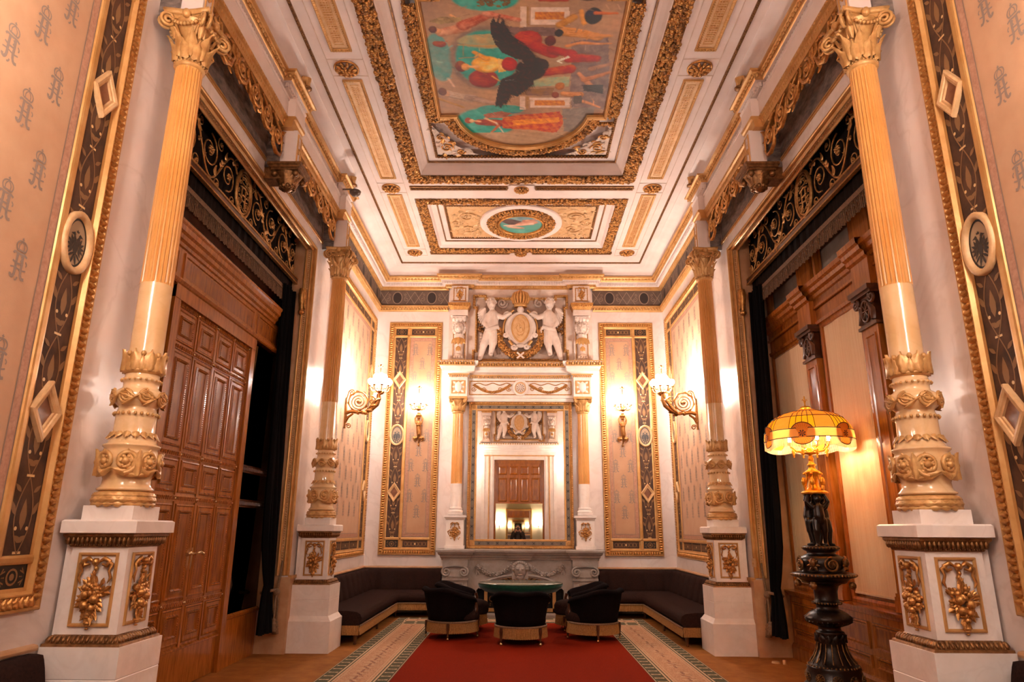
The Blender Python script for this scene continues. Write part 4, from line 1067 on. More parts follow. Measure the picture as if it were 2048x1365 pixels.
    def fl(a, j): return 1 - .10 * max(0, cos(24 * a)) ** .7 * (1 if 1 <= j <= 5 else 0)
    lathe(mb, [(.1095, 3.20), (.1095, 3.215), (.1085, 3.6), (.106, 4.2), (.102, 4.8), (.100, 5.00), (.100, 5.02), (.098, 5.03)], n, mod=fl, sm=False)
    obj('fluted_shaft', mb, [M['colF']], parent=t)
    mb = MB()
    lathe(mb, [(.098, 5.02), (.112, 5.03), (.118, 5.045), (.112, 5.06), (.10, 5.065)], 32)
    for i in range(26): a = 2 * pi * i / 26; sphere(mb, (.112 * cos(a), .112 * sin(a), 5.062), .009, 5, 4)
    lathe(mb, [(.098, 5.06), (.10, 5.2), (.115, 5.32), (.15, 5.42), (.16, 5.43)], 24)
    acanthus(mb, (0, 0, 0), .104, .135, 5.07, .17, .105, 8, 0, .45); acanthus(mb, (0, 0, 0), .108, .15, 5.09, .25, .095, 8, .5, .42)
    for i in range(4):
        a = pi / 4 + i * pi / 2; u = A([cos(a), sin(a), 0]); 
        for off in (-.025, .025):
            sd = A([-sin(a), cos(a), 0]) * off
            S = spiral((.215, 5.385), .062, .012, pi * .6, -1.7, 22)
            P = [u * .12 + A([0, 0, 5.28]) + sd * 1.4, u * .15 + A([0, 0, 5.36]) + sd] + [u * r + A([0, 0, z]) + sd for r, z in S]
            tube(mb, P, .013, 6)
        V = LEAF.V[0] * A([.1, .15, .12]); rad = .13 + V[:, 1] * .5 + V[:, 2]
        for F, mm, sm in LEAF.F: mb.F.append((F + mb.n, 0, True))
        mb.V.append(np.stack([rad * cos(a) - V[:, 0] * sin(a), rad * sin(a) + V[:, 0] * cos(a), 5.26 + V[:, 1]], 1)); mb.n += len(V)
        b = i * pi / 2; sphere(mb, (.165 * cos(b), .165 * sin(b), 5.45), (.035, .035, .04), 8, 5)
        for k in range(9): c_ = -.11 + .0275 * k; q = rotz(A([[.15 + .02 * (1 - (c_ / .11) ** 2), c_, 5.40 - .05 * (1 - (c_ / .11) ** 2)]]), b)[0]; sphere(mb, q, .017, 6, 4)
    P = []
    for i in range(4):
        a0 = pi / 4 + i * pi / 2
        for tt in np.linspace(0, 1, 7)[:-1]:
            a = a0 + tt * pi / 2; x = .225 * 1.1 * (cos(a0) * (1 - tt) + cos(a0 + pi / 2) * tt); y = .225 * 1.1 * (sin(a0) * (1 - tt) + sin(a0 + pi / 2) * tt); k = 1 - .16 * sin(pi * tt)
            P.append((x * k, y * k))
    for z0, z1, k in ((5.425, 5.455, .86), (5.455, 5.50, 1.0)):
        slab(mb, A(P) * k, plan, z0, z1)
    mould(mb, A(P), [(.02, 5.45), (-.004, 5.47), (-.008, 5.49), (0, 5.505)], plan, True, 0, True)
    obj('capital', mb, [M['carve']], parent=t)
    return t
COLX, COLY = 2.69, (4.68, 9.45)
col = build_column('left near column, large in front of the wooden double door'); col.location = (-COLX, COLY[0], 0)
copy_tree(col, (-COLX, COLY[1], 0), 0, 'left far column with its pedestal at the corner sofa end')
copy_tree(col, (COLX, COLY[0], 0), pi, 'right near column, large in front of the window blinds')
copy_tree(col, (COLX, COLY[1], 0), pi, 'right far column with its pedestal at the corner sofa end')

# ------------------------------------------------------------------ beams over the openings, consoles, tracery, eagles
def entablature(s, w):
    to3 = side(s); mb = MB()
    y0, y1 = 4.45, 9.68
    prof = [(0, 5.985), (.20, 5.985), (.205, 5.995), (.215, 6.0), (.215, 6.03), (.22, 6.035), (.235, 6.05), (.245, 6.075), (.25, 6.09)]
    def run(prof, m, extra=.0, ys=None):
        V = []; F = []
        ys = ys or [y0, y1]
        for o, z in prof:
            for y in ys: V.append((s * (WX - o - extra), y, z))
        k, n = len(prof), len(ys)
        mb.add(V, [(j * n + i, j * n + i + 1, (j + 1) * n + i + 1, (j + 1) * n + i) for j in range(k - 1) for i in range(n - 1)], m)
        for i in (0, n - 1): mb.add([V[j * n + i] for j in range(k)], [tuple(range(k))], m)
    run([(0, 5.985), (.13, 5.985), (.14, 5.96), (.20, 5.965), (.205, 5.985), (.21, 6.01), (.215, 6.05), (.235, 6.06), (.24, 6.09), (.225, 6.10)], 0)
    run([(.225, 6.10), (.225, 6.30), (.235, 6.305), (.24, 6.33), (0, 6.34)], 1)
    for i in range(int((y1 - y0) / .045)):
        y = y0 + .0225 + i * .045
        sphere(mb, (s * (WX - .235), y, 6.075), (.012, .016, .014), 5, 4, 0); sphere(mb, (s * (WX - .212), y, 6.02), (.008, .012, .02), 5, 4, 0)
    for c in (4.68, MID, 9.45):       # breaks
        def brk(prof, m):
            V = []
            for o, z in prof:
                for y in (c - .17, c + .17): V.append((s * (WX - o), y, z))
            k = len(prof); mb.add(V, [(j * 2, j * 2 + 1, j * 2 + 3, j * 2 + 2) for j in range(k - 1)], m)
            for i in (0, 1): mb.add([V[j * 2 + i] for j in range(k)], [tuple(range(k))], m)
        brk([(.1, 5.96), (.29, 5.96), (.295, 6.0), (.305, 6.05), (.325, 6.06), (.33, 6.09), (.315, 6.10), (.1, 6.10)], 0)
        brk([(.1, 6.10), (.315, 6.10), (.315, 6.30), (.33, 6.33), (.1, 6.335)], 1)
        # block between capital or console and beam
        z0 = 5.50
        boxm(mb, *sorted((s * (WX - .16), s * (WX - .335))), c - .085, c + .085, z0, 5.965, 1)
        fr = lambda a, b, h: np.stack([s * (WX - .335 - A(h)) + 0 * A(a), c + A(a), A(b)], 1)
        mould(mb, rect(-.062, .062, 5.54, 5.93), [(0, 0), (.003, .012), (.012, .012), (.016, .001)], fr, True, 0)
        scrollfill(mb, -.045, .045, 5.56, 5.91, fr, .006, .008, .09, 0, 4, True, 5)
        boxm(mb, *sorted((s * WX, s * (WX - .16))), c - .11, c + .11, 5.48, 5.985, 2)
    o = obj('trim_4' if s < 0 else 'trim_5', mb, [M['goldflat'], M['ceil'], M['mottled']], kind='structure', label='gilded white beam over the %s columns' % w)
    # wall band behind the tracery
    mb = MB(); flat(mb, rect(4.9, 9.3, 5.60, 5.985), to3, .006, 0)
    for z in (5.585, 5.56): mould(mb, [(4.85, z), (9.32, z)], [(-.012, .002), (-.01, .018), (.004, .018), (.008, .002)], to3, False, 1)
    obj('mottled_band', mb, [M['mottled'], M['goldflat']], parent=o)
    # hanging scalloped tracery
    for a0, a1 in ((4.85, MID - .13), (MID + .13, 9.28)):
        mb = MB(); L = a1 - a0; n = 6; H = .235
        tr = lambda a, b, h: np.stack([s * (WX - .19 - A(h)), A(a) + 0 * A(b), A(b)], 1)
        def drop(u): return 5.965 - .235 - .23 * (abs(2 * u - 1)) ** 2.2          # lower outline, deeper at the ends
        rr = random.Random(3)
        for i in range(n):
            u0 = (i + .5) / n; c = a0 + L * u0; zb = drop(u0); ch = 5.96 - zb; U = L / n; sg = 1 if u0 < .5 else -1
            k = min(ch * .42, U * .32)
            P = A(spiral((c, zb + ch * .5), k, k * .15, pi / 2, 1.7 * sg, 24)); tube(mb, tr(P[:, 0], P[:, 1], np.zeros(len(P))), np.linspace(.020, .012, len(P)), 6)
            sphere(mb, (0, 0, 0), 1, 8, 5, 0, fn=lambda V: tr(c + V[:, 0] * .034, zb + ch * .5 + V[:, 1] * .034, V[:, 2] * .03))
            P = A([(c - U * .5 * sg, zb + ch * .25), (c - U * .3 * sg, zb - .0), (c, zb - .02), (c + U * .3 * sg, zb + .03), (c + U * .48 * sg, zb + ch * .55)]); tube(mb, tr(P[:, 0], P[:, 1], np.zeros(5)), A([.012, .022, .026, .022, .014]), 6)
            P = A([(c - U * .48, 5.95), (c - U * .38 * sg, zb + ch * .6), (c - U * .45 * sg, zb + .05)]); tube(mb, tr(P[:, 0], P[:, 1], np.zeros(3)), A([.014, .018, .01]), 6)
            for q in range(9):
                aa, bb = c + rr.uniform(-.5, .5) * U, zb + rr.uniform(-.03, 1) * ch
                V = rotz(LEAF.V[0] * A([1, 1, .9]) * rr.uniform(.08, .14), rr.uniform(0, 6.3)); W = tr(aa + V[:, 0], bb + V[:, 1], V[:, 2] - .01)
                for F, mm, sm in LEAF.F: mb.F.append((F + mb.n, 0, True))
                mb.V.append(W); mb.n += len(W)
        obj('gilded_tracery', mb, [M['gold']], parent=o)
    # middle console (a hanging capital)
    mb = MB(); c = MID; cx = s * (WX - .25)
    lathe(mb, [(.0, 5.22), (.03, 5.225), (.06, 5.25), (.085, 5.29), (.11, 5.35), (.15, 5.42), (.155, 5.43)], 20, c=(cx, c, 0))
    acanthus(mb, (cx, c, 0), .05, .14, 5.24, .19, .10, 8, 0, .45); 
    for i in range(10): a = 2 * pi * i / 10; sphere(mb, (cx + .075 * cos(a), c + .075 * sin(a), 5.27), .028, 6, 4)
    for h, z0, z1 in ((.155, 5.42, 5.445), (.175, 5.445, 5.475), (.19, 5.475, 5.505)): boxm(mb, cx - h, cx + h, c - h, c + h, z0, z1)
    for i in range(4):
        a = pi / 4 + i * pi / 2; sphere(mb, (cx + .17 * cos(a), c + .17 * sin(a), 5.39), .04, 7, 5)
    boxm(mb, *sorted((s * WX, cx)), c - .1, c + .1, 5.34, 5.48)
    obj('console', mb, [M['golddark']], parent=o)
    return o
entablature(-1, 'left'); entablature(1, 'right')
def eagle_statue(label, x, y, rz):
    t = thing('eagle_statue', label, 'statue', (x, y, 6.578), 'gilded eagles standing on the cornice')
    mb = MB()
    capsule(mb, (0, 0, .075), (.01, 0, .15), .04, .034); capsule(mb, (.01, 0, .15), (.02, 0, .20), .03, .02); capsule(mb, (.02, 0, .205), (.035, 0, .205), .019, .017); capsule(mb, (.035, 0, .205), (.062, 0, .192), .010, .003)
    capsule(mb, (-.01, 0, .07), (-.055, 0, .012), .03, .016)
    for sg in (-1, 1):
        capsule(mb, (.005, sg * .036, .16), (-.035, sg * .04, .035), .024, .009); capsule(mb, (.012, sg * .02, .05), (.015, sg * .022, .012), .016, .010)
    o = obj('body', mb, [M['carve']], parent=t, local=True); remesh(o, .005, 2)
    mb = MB(); sphere(mb, (0, 0, .006), (.055, .05, .014), 12, 5); obj('perch', mb, [M['golddark']], parent=t, local=True)
    t.rotation_euler = (0, 0, rz); t.scale = (1.35, 1.35, 1.75)
for s, w in ((-1, 'left'), (1, 'right')):
    for y, d in ((MID, 'over the middle console'), (9.45, 'over the far column')):
        eagle_statue('small gilded eagle on the %s cornice %s' % (w, d), s * 2.60, y + .0, 0 if s < 0 else pi)

# ------------------------------------------------------------------ gilt frames of the openings
for s, w in ((-1, 'left'), (1, 'right')):
    to3 = side(s); mb = MB()
    P = [(OP1, .92), (OP1, OPZ), (OP0, OPZ), (OP0, .92)]
    mould(mb, P, [(-.014, .0), (-.012, .010), (.004, .012), (.014, .004), (.016, -.014), (.010, -.022), (.010, -.034), (.026, -.040), (.034, -.052), (.030, -.066), (.014, -.072)], to3, False, 0)
    mould(mb, P, [(.012, -.072), (.012, -.118)], to3, False, 1)
    mould(mb, P, [(.012, -.118), (.024, -.122), (.03, -.134), (.024, -.150), (.012, -.154), (-.02, -.158)], to3, False, 0)
    place(mb, P, t_bead(.011), .03, .013, -.095, to3, False, 0, margin=.02)
    # stone base blocks below the frame
    for y0_, y1_ in ((OP1 + .0, OP1 + .2), (OP0 - .2, OP0 - .0)): boxm(mb, *sorted((s * (WX + .125), s * (WX - .03))), y0_ - (.014 if y0_ > MID else 0), y1_ + (.014 if y0_ < MID else 0), 0, .90, 2); boxm(mb, *sorted((s * WX, s * (WX - .045))), y0_ - .01, y1_ + .01, .88, .92, 0)
    obj('trim_6' if s < 0 else 'trim_7', mb, [M['goldflat'], M['goldpale'], M['jamb']], kind='structure', label='gilt architrave round the %s opening' % w)
    # corner scroll brackets under the grille bar
    for y, sg in ((OP1 - .004, -1), (OP0 + .004, 1)):
        mb = MB(); x = s * (WX + .13)
        P = [(x, y + sg * .05, 4.74), (x, y + sg * .07, 4.66), (x, y + sg * .05, 4.55), (x, y + sg * .03, 4.48), (x, y + sg * .05, 4.42)]
        tube(mb, P, A([.05, .055, .045, .04, .03]), 8); sphere(mb, (x, y + sg * .05, 4.41), (.045, .05, .035), 8, 6)
        for k in range(3):
            V = rotz(LEAF.V[0] * .12, pi); W = np.stack([x - s * (.04 + V[:, 2]), y + sg * .05 + V[:, 0], 4.72 - .08 * k + V[:, 1]], 1)
            for F, mm, sm in LEAF.F: mb.F.append((F + mb.n, 0, True))
            mb.V.append(W); mb.n += len(W)
        obj('scroll_bracket', mb, [M['gold']], label='gilt scroll bracket under the %s iron grille at its %s end' % (w, 'far' if sg < 0 else 'near'), cat='bracket', loc=(x, y, 4.38), group='scroll brackets under the grilles')

# ------------------------------------------------------------------ iron grilles
def grille(s, w):
    gx = WX + .25
    to3 = lambda a, b, h: np.stack([s * (gx - A(h)) + 0 * A(a), A(a) + 0 * A(b), A(b) + 0 * A(a)], 1)
    t = thing('iron_grille', 'scrolled gilt iron grille with crowned monogram oval above the %s opening' % w, 'grille', (s * gx, MID, 4.76), 'scrolled overdoor grilles')
    a0, a1, b0, b1 = OP0 + .17, OP1 - .17, 4.94, 5.50
    mb = MB()
    for z0, z1, d in ((4.835, 4.853, .022), (4.853, 4.908, .014), (4.908, 4.93, .022)): boxm(mb, *sorted((s * (gx - d), s * (gx + d))), OP0, OP1, z0, z1, 0 if d > .02 else 1)
    obj('bar', mb, [M['iron'], M['wooddk']], parent=t)
    mb = MB(); z0 = lambda P: np.zeros(len(P))
    oc = (MID, 5.19)
    for rr, th in ((1, .022), (.86, .012)):
        P = A(ell(oc, .20 * rr, .275 * rr, 40)); tube(mb, to3(P[:, 0], P[:, 1], z0(P)), th, 7, closed=True)
    rb = lambda pts, r=.013: tube(mb, to3(A(pts)[:, 0] + 0., A(pts)[:, 1], z0(pts)), r, 6)
    q = lambda pts: [(MID + x * s, 5.16 + y) for x, y in pts]
    rb(q([(-.05, .10), (-.05, -.06), (-.07, -.14), (-.11, -.13)])); rb(q([(-.10, .08), (-.02, .11), (.09, .09)])); rb(q([(-.08, .01), (.03, .01)])); rb(q([(.05, .09), (.05, -.08), (.09, -.15), (.12, -.11)])); rb(q([(-.06, .14), (-.07, .21), (0, .23), (.07, .21), (.06, .14), (-.06, .14)]), .010); rb(q([(-.12, -.03), (0, -.06), (.12, -.02)]), .009)
    for k in range(10): a = 2 * pi * k / 10; P = A(spiral((oc[0] + .13 * cos(a), oc[1] + .19 * sin(a)), .035, .006, a, 1.3, 12)); tube(mb, to3(P[:, 0], P[:, 1], z0(P)), .006, 5)
    obj('medallion', mb, [M['iron']], parent=t)
    mb = MB(); rr = random.Random(4)
    def sp(c, r0, turns, a, th=.010):
        P = A(spiral(c, r0, r0 * .22, a, turns, 26)); tube(mb, to3(P[:, 0], P[:, 1], z0(P)), np.linspace(th, th * .7, len(P)), 6)
        V = np.concatenate(FLOW.V) * r0 * .30; stamp(mb, FLOW, to3(c[0] + V[:, 0], c[1] + V[:, 1], V[:, 2]))
    for sg in (-1, 1):
        x0 = MID + sg * .22; Lh = (a1 - MID - .22)
        # main undulating stem
        u = np.linspace(0, 1, 50); P = np.stack([x0 + sg * Lh * u, 5.19 + .23 * np.sin(2 * pi * 1.75 * u + .6)], 1); tube(mb, to3(P[:, 0], P[:, 1], z0(P)), .012, 6)
        for k, (f, up, r) in enumerate(((.13, -.02, .14), (.41, .03, .165), (.70, -.03, .165), (.93, .0, .12))):
            sp((x0 + sg * Lh * f, 5.19 + up * 1.15), r * 1.15, 1.5 * (1 if k % 2 else -1) * sg, pi / 2 * (1 if k % 2 else -1))
        for k, (f, up, r) in enumerate(((.02, .2, .05), (.03, -.2, .06), (.27, .19, .07), (.27, -.2, .065), (.56, .2, .065), (.56, -.19, .07), (.83, .2, .06), (.82, -.2, .06), (.98, -.2, .045), (.98, .2, .045))):
            sp((x0 + sg * Lh * f, 5.19 + up * 1.15), r * 1.15, 1.3 * (1 if k % 2 else -1) * sg, -pi / 2 * (1 if k % 2 else -1), .008)
        for k in range(26):
            f = rr.random(); c = (x0 + sg * Lh * f, 5.19 + .23 * sin(2 * pi * 1.75 * f + .6))
            V = rotz(LEAF.V[0] * rr.uniform(.07, .13), rr.uniform(0, 6.3)); W = to3(c[0] + V[:, 0], c[1] + V[:, 1], V[:, 2])
            mb.add(W, LEAF.F[0][0], 0, True)
    obj('scrollwork', mb, [M['iron']], parent=t)
    # cloth pelmet with fringe hanging behind the bar
    px = WX + .305
    t = thing('pelmet', 'dark cloth pelmet with bronze fringe hanging under the %s iron grille' % w, 'curtain', (s * px, MID, 4.5), 'fringed pelmets')
    mb = MB(); ys = np.linspace(OP0 + .01, OP1 - .01, 220); xo = .010 * np.sin(ys * 34) + .006 * np.sin(ys * 71)
    zs = [5.58, 5.2, 4.9, 4.68]; V = [(s * (px + xo[i] * (.3 + .7 * (j / 3))), ys[i], z) for j, z in enumerate(zs) for i in range(220)]
    mb.add(V, [(j * 220 + i, j * 220 + i + 1, j * 220 + 221 + i, j * 220 + 220 + i) for j in range(3) for i in range(219)], 0, True)
    obj('cloth', mb, [M['pelmet']], parent=t)
    mb = MB(); b = s * px
    for z0_, z1_, d in ((4.645, 4.69, .020), (4.63, 4.645, .026)): boxm(mb, *sorted((b - s * d, b - s * .012)), OP0 + .01, OP1 - .01, z0_, z1_)
    n = 150
    for i in range(n):
        y = OP0 + .02 + (OP1 - OP0 - .04) * i / (n - 1); zz = 4.47 + .010 * sin(i * 1.7)
        tube(mb, [(b - s * .018, y, 4.635), (b - s * (.018 + .004 * sin(i)), y + .003 * sin(i * 2.1), (4.635 + zz) / 2), (b - s * .018, y, zz)], A([.005, .006, .0075]), 5)
    for i in range(n // 2):
        y = OP0 + .02 + (OP1 - OP0 - .04) * (2 * i + .5) / (n - 1); sphere(mb, (b - s * .02, y, 4.59 - .02 * (i % 2)), (.009, .009, .014), 5, 4)
    obj('fringe', mb, [M['fringedk']], parent=t)
grille(-1, 'left'); grille(1, 'right')

# ------------------------------------------------------------------ curtains tied back beside the far jambs
def curtain(s, w):
    t = thing('curtain', 'black curtain tied back with tasselled cord beside the %s opening' % w, 'curtain', (s * (WX + .26), OP1 - .15, .2), 'black tied-back curtains')
    mb = MB(); nu, zs = 90, [4.70, 4.0, 3.2, 2.4, 1.8, 1.3, 1.0, .82, .74, .66, .55, .42, .28]
    V = []
    for z in zs:
        k = max(0, 1 - abs(z - .74) / .75) ** 1.6 if z > .74 else max(0, 1 - abs(z - .74) / .5) * .8
        wd = (.44 if z > .74 else .50) * (1 - .55 * k); y1 = OP1 - .035
        for i in range(nu):
            u = i / (nu - 1); amp = .045 * (1 - .4 * k)
            y = y1 - wd * u * (1 + .1 * sin(z)) ; x = WX + float(np.interp(z, [.28, .45, .74, 1.3, 2.0, 3.4, 4.7], [.115, .14, .17, .18, .20, .255, .265])) + amp * sin(u * 2 * pi * 6 + .6 * sin(z * 1.3)) + .02 * sin(u * 9 + z)
            V.append((s * x, y, z))
    F = [(j * nu + i, j * nu + i + 1, (j + 1) * nu + i + 1, (j + 1) * nu + i) for j in range(len(zs) - 1) for i in range(nu - 1)]
    mb.add(V, F, 0, True); obj('drape', mb, [M['drape']], parent=t)
    mb = MB()
    x = s * (WX + .19)
    P = [(x - s * .09 * cos(a), OP1 - .115 - .10 * cos(a * .5) * 0 + .0 + .095 * sin(a), .74 + .02 * cos(a)) for a in np.linspace(0, 2 * pi, 24)[:-1]]
    tube(mb, P, .018, 7, closed=True)
    tube(mb, [(s * (WX + .10), OP1 - .06, .77), (s * (WX + .085), OP1 - .04, .95), (s * (WX + .085), OP1 - .012, 1.10)], .013, 6)
    sphere(mb, (x - s * .1, OP1 - .12, .73), .045, 10, 7)
    obj('tieback_cord', mb, [M['cord']], parent=t)
    for dy, zl in ((-.17, .30), (-.07, .26)):
        mb = MB(); y = OP1 + dy
        tube(mb, [(x - s * .10, OP1 - .12, .72), (x - s * .11, y, .62), (x - s * .11, y, zl + .14)], .011, 6)
        lathe(mb, [(.0, .155), (.02, .15), (.028, .13), (.02, .115), (.03, .10), (.034, .085), (.026, .075), (.034, .06), (.042, 0), (.03, -.003)], 14, c=(x - s * .11, y, zl - .02), mod=lambda a, j: 1 + (.08 * sin(a * 7) if j > 7 else 0))
        obj('tassel', mb, [M['cord']], parent=t)
curtain(-1, 'left'); curtain(1, 'right')
# ------------------------------------------------------------------ left: panelled double door in the deep opening
DX = WX + .37
def wl(s, x0=DX): return lambda a, b, h: np.stack([s * (x0 - A(h)) + 0 * A(a), A(a) + 0 * A(b), A(b) + 0 * A(a)], 1)
L3 = wl(-1)
bx('door_surround_wall', [(-3.75, -DX - .06, OP0 - .05, OP1 + .05, 0, 5.7)], M['wooddk'], kind='structure')
mb = MB()       # frame, frieze and cornice
c0, c1 = MID - .90, MID + .90
def hbar(mb, a0, a1, b0, b1, h0, h1, m=0, to3=L3): 
    K = rect(a0, a1, b0, b1); V = np.concatenate([to3(A(K)[:, 0], A(K)[:, 1], np.full(4, h)) for h in (h0, h1)])
    mb.add(V, [(4, 5, 6, 7), (0, 1, 5, 4), (1, 2, 6, 5), (2, 3, 7, 6), (3, 0, 4, 7)], m)
mb = MB()
for a0, a1 in ((c0 - .12, c0), (c1, c1 + .12)): hbar(mb, a0, a1, 0, 3.72, -.06, .05)
hbar(mb, c0 - .12, c1 + .12, 3.60, 3.76, -.06, .055); hbar(mb, OP0 + .02, OP1 - .02, 3.76, 4.12, -.06, .03)
for a0, a1 in ((c0 - .02, c1 + .02), (OP0 + .08, c0 - .12), (c1 + .12, OP1 - .08)):
    mould(mb, rect(a0, a1, 3.80, 4.08), [(0, .03), (.006, .045), (.03, .045), (.04, .025), (.05, .02)], L3, True, 0)
    flat(mb, offset(rect(a0, a1, 3.80, 4.08), .05), L3, .031, 1)
P = [(OP0 + .02, 0), (OP1 - .02, 0)]
def hrun(mb, a0, a1, prof, m=0, to3=L3):
    V = []; 
    for o, z in prof: V += [to3(A([a]), A([z]), A([o]))[0] for a in (a0, a1)]
    k = len(prof); mb.add(V, [(j * 2, j * 2 + 1, j * 2 + 3, j * 2 + 2) for j in range(k - 1)], m)
hrun(mb, OP0 + .02, OP1 - .46, [(.03, 4.10), (.05, 4.11), (.055, 4.14), (.08, 4.16), (.085, 4.20), (.11, 4.22), (.115, 4.27), (.13, 4.29), (.13, 4.315), (.0, 4.33)])
hrun(mb, OP0 + .02, OP1 - .02, [(.055, 3.735), (.07, 3.745), (.085, 3.77), (.085, 3.785), (.03, 3.79)])
# skirting of the side panels
for a0, a1 in ((OP0 + .02, c0 - .12), (c1 + .12, OP1 - .02)): hbar(mb, a0, a1, 0, .52, -.06, .02); hrun(mb, a0, a1, [(.02, .50), (.04, .51), (.045, .54), (.02, .56)])
frame = obj('door_1', mb, [M['wood'], M['woodp']], kind='structure', label='tall panelled mahogany double door with cornice in the left opening')
# tinted mirrors beside the door, with carved rails across
for a0, a1 in ((OP0 + .02, c0 - .12), (c1 + .12, OP1 - .02)):
    mb = MB(); flat(mb, rect(a0, a1, .54, 3.72), L3, .004); obj('side_mirror', mb, [M['darkmirror']], parent=frame)
    for z in (1.78, 2.18):
        mb = MB(); hbar(mb, a0, a1, z - .045, z + .045, .004, .022)
        for y in np.arange(a0 + .03, a1 - .02, .045): mould(mb, ell((y, z), .018, .03, 10), [(0, .022), (.004, .03), (.008, .022)], L3, True)
        obj('carved_rail', mb, [M['wooddk']], parent=frame)
ROWS = [(.42, .76, 0), (.84, 1.72, 1), (1.82, 2.13, 0), (2.24, 3.13, 1), (3.22, 3.54, 0)]
RAILS = [(0, .37), (.77, .82), (1.74, 1.80), (2.15, 2.21), (3.15, 3.20), (3.56, 3.60)]
for lf in range(2):
    a0 = c0 + lf * (c1 - c0) / 2; a1 = a0 + (c1 - c0) / 2
    mb = MB(); hbar(mb, a0 + .002, a1 - .002, .01, 3.60, -.05, .008)
    pw = (a1 - a0) / 2
    for z0, z1 in RAILS[1:]:
        hbar(mb, a0 + .01, a1 - .01, z0, z1, .008, .020)
        for y in np.arange(a0 + .035, a1 - .02, .04): mould(mb, ell((y, (z0 + z1) / 2), .016, .02, 8), [(0, .020), (.003, .027), (.008, .022)], L3, True)
        for y in (a0 + .012, a0 + pw, a1 - .012):
            sphere(mb, (0, 0, 0), 1, 7, 5, 2, fn=lambda V: L3(y + V[:, 0] * .014, (z0 + z1) / 2 + V[:, 1] * .014, .022 + V[:, 2] * .012))
    for y in (a0 + .012, a0 + pw, a1 - .012):
        for z0, z1, tl in ROWS: hbar(mb, y - .012, y + .012, z0 - .03, z1 + .02, .008, .022)
    hrun(mb, a0, a1, [(.008, .36), (.03, .37), (.03, .385), (.008, .40)])
    leaf_ = obj('door_leaf', mb, [M['wood'], M['woodp'], M['brass']], parent=frame)
    for z0, z1, tl in ROWS:
        for k in range(2):
            p0, p1 = a0 + k * pw + .035, a0 + (k + 1) * pw - .035
            mb = MB()
            mould(mb, rect(p0, p1, z0, z1), [(0, .006), (.004, .024), (.016, .028), (.026, .018), (.06, .018), (.066, .034), (.082, .030), (.092, .012), (.105, .012)], L3, True, 0)
            Q = offset(rect(p0, p1, z0, z1), .10); flat(mb, Q, L3, .0125, 1)
            place(mb, rect(p0, p1, z0, z1), t_bead(.006, 5, 3), .022, .074, .034, L3, True, 0)
            obj('door_panel', mb, [M['wood'], M['woodp']], parent=leaf_)
    mb = MB(); y = MID + (-.045 if lf == 0 else .045); sg = -1 if lf == 0 else 1
    tube(mb, [L3(A([y]), A([1.25]), A([h]))[0] for h in (.02, .05, .075)], .012, 8)
    tube(mb, [L3(A([y + sg * d]), A([1.25 + e]), A([.075]))[0] for d, e in ((0, 0), (.03, .006), (.07, .012), (.11, .0), (.125, -.004))], A([.014, .012, .016, .013, .018]), 8)
    mould(mb, ell((y, 1.2), .022, .12, 14), [(0, .012), (.003, .024), (.02, .026)], L3, True)
    obj('door_handle', mb, [M['brass']], parent=leaf_)

# ------------------------------------------------------------------ right: panelled window wall with blinds
RX = WX + .50
R3 = wl(1, RX)
bx('window_backing', [(RX + .12, RX + .4, OP0 - .05, OP1 + .05, 0, 5.7)], M['wooddk'], kind='structure')
PIL = [(MID - .68), (MID + .70)]
bays = [(OP0 + .02, PIL[0] - .21), (PIL[0] + .21, PIL[1] - .21), (PIL[1] + .21, OP1 - .02)]
win = MB()
hbar(win, OP0 + .02, OP1 - .02, 0, .74, -.1, .10, 0, R3)
hrun(win, OP0 + .02, OP1 - .02, [(.10, .72), (.125, .73), (.13, .76), (.16, .765), (.165, .79), (.0, .80)], 0, R3)
hrun(win, OP0 + .02, OP1 - .02, [(.10, .0), (.13, .0), (.13, .14), (.115, .17), (.10, .18)], 0, R3)
for a0, a1 in ((OP0 + .1, MID - .85), (MID - .77, MID - .04), (MID + .04, MID + .77), (MID + .85, OP1 - .1)):
    for z0, z1 in ((.24, .36), (.41, .66)):
        mould(win, rect(a0, a1, z0, z1), [(0, .10), (.004, .118), (.02, .118), (.032, .104), (.05, .101)], R3, True, 0); flat(win, offset(rect(a0, a1, z0, z1), .05), R3, .1015, 1)
for p in [OP0 + .02] + PIL + [OP1 - .02]:
    pass
hbar(win, OP0 + .02, OP1 - .02, 3.80, 4.0, -.1, .03, 0, R3); hbar(win, OP0 + .02, OP1 - .02, 4.0, 4.10, -.1, .045, 1, R3)
hrun(win, OP0 + .02, OP1 - .02, [(.03, 3.79), (.05, 3.795), (.055, 3.83), (.03, 3.84)], 0, R3); hrun(win, OP0 + .02, OP1 - .02, [(.045, 3.98), (.06, 3.985), (.06, 4.01), (.045, 4.02)], 0, R3)
hrun(win, OP0 + .02, OP1 - .02, [(.045, 4.09), (.07, 4.10), (.075, 4.14), (.11, 4.16), (.12, 4.20), (.15, 4.22), (.155, 4.27), (.0, 4.29)], 0, R3)
for p in PIL:           # the cornice breaks forward over each pilaster
    hbar(win, p - .17, p + .17, 3.80, 4.09, .0, .10, 0, R3); hrun(win, p - .19, p + .19, [(.10, 4.08), (.13, 4.10), (.135, 4.14), (.17, 4.16), (.18, 4.20), (.205, 4.22), (.21, 4.275), (.0, 4.295)], 0, R3)
    hbar(win, p - .18, p + .18, 4.28, 5.6, -.1, .05, 0, R3)
hbar(win, OP0 + .02, OP1 - .02, 5.3, 5.6, -.1, .04, 0, R3)
W1 = obj('window_1', win, [M['wood'], M['woodp']], kind='structure', label='mahogany window wall with sill panels, pilasters and cornice in the right opening')
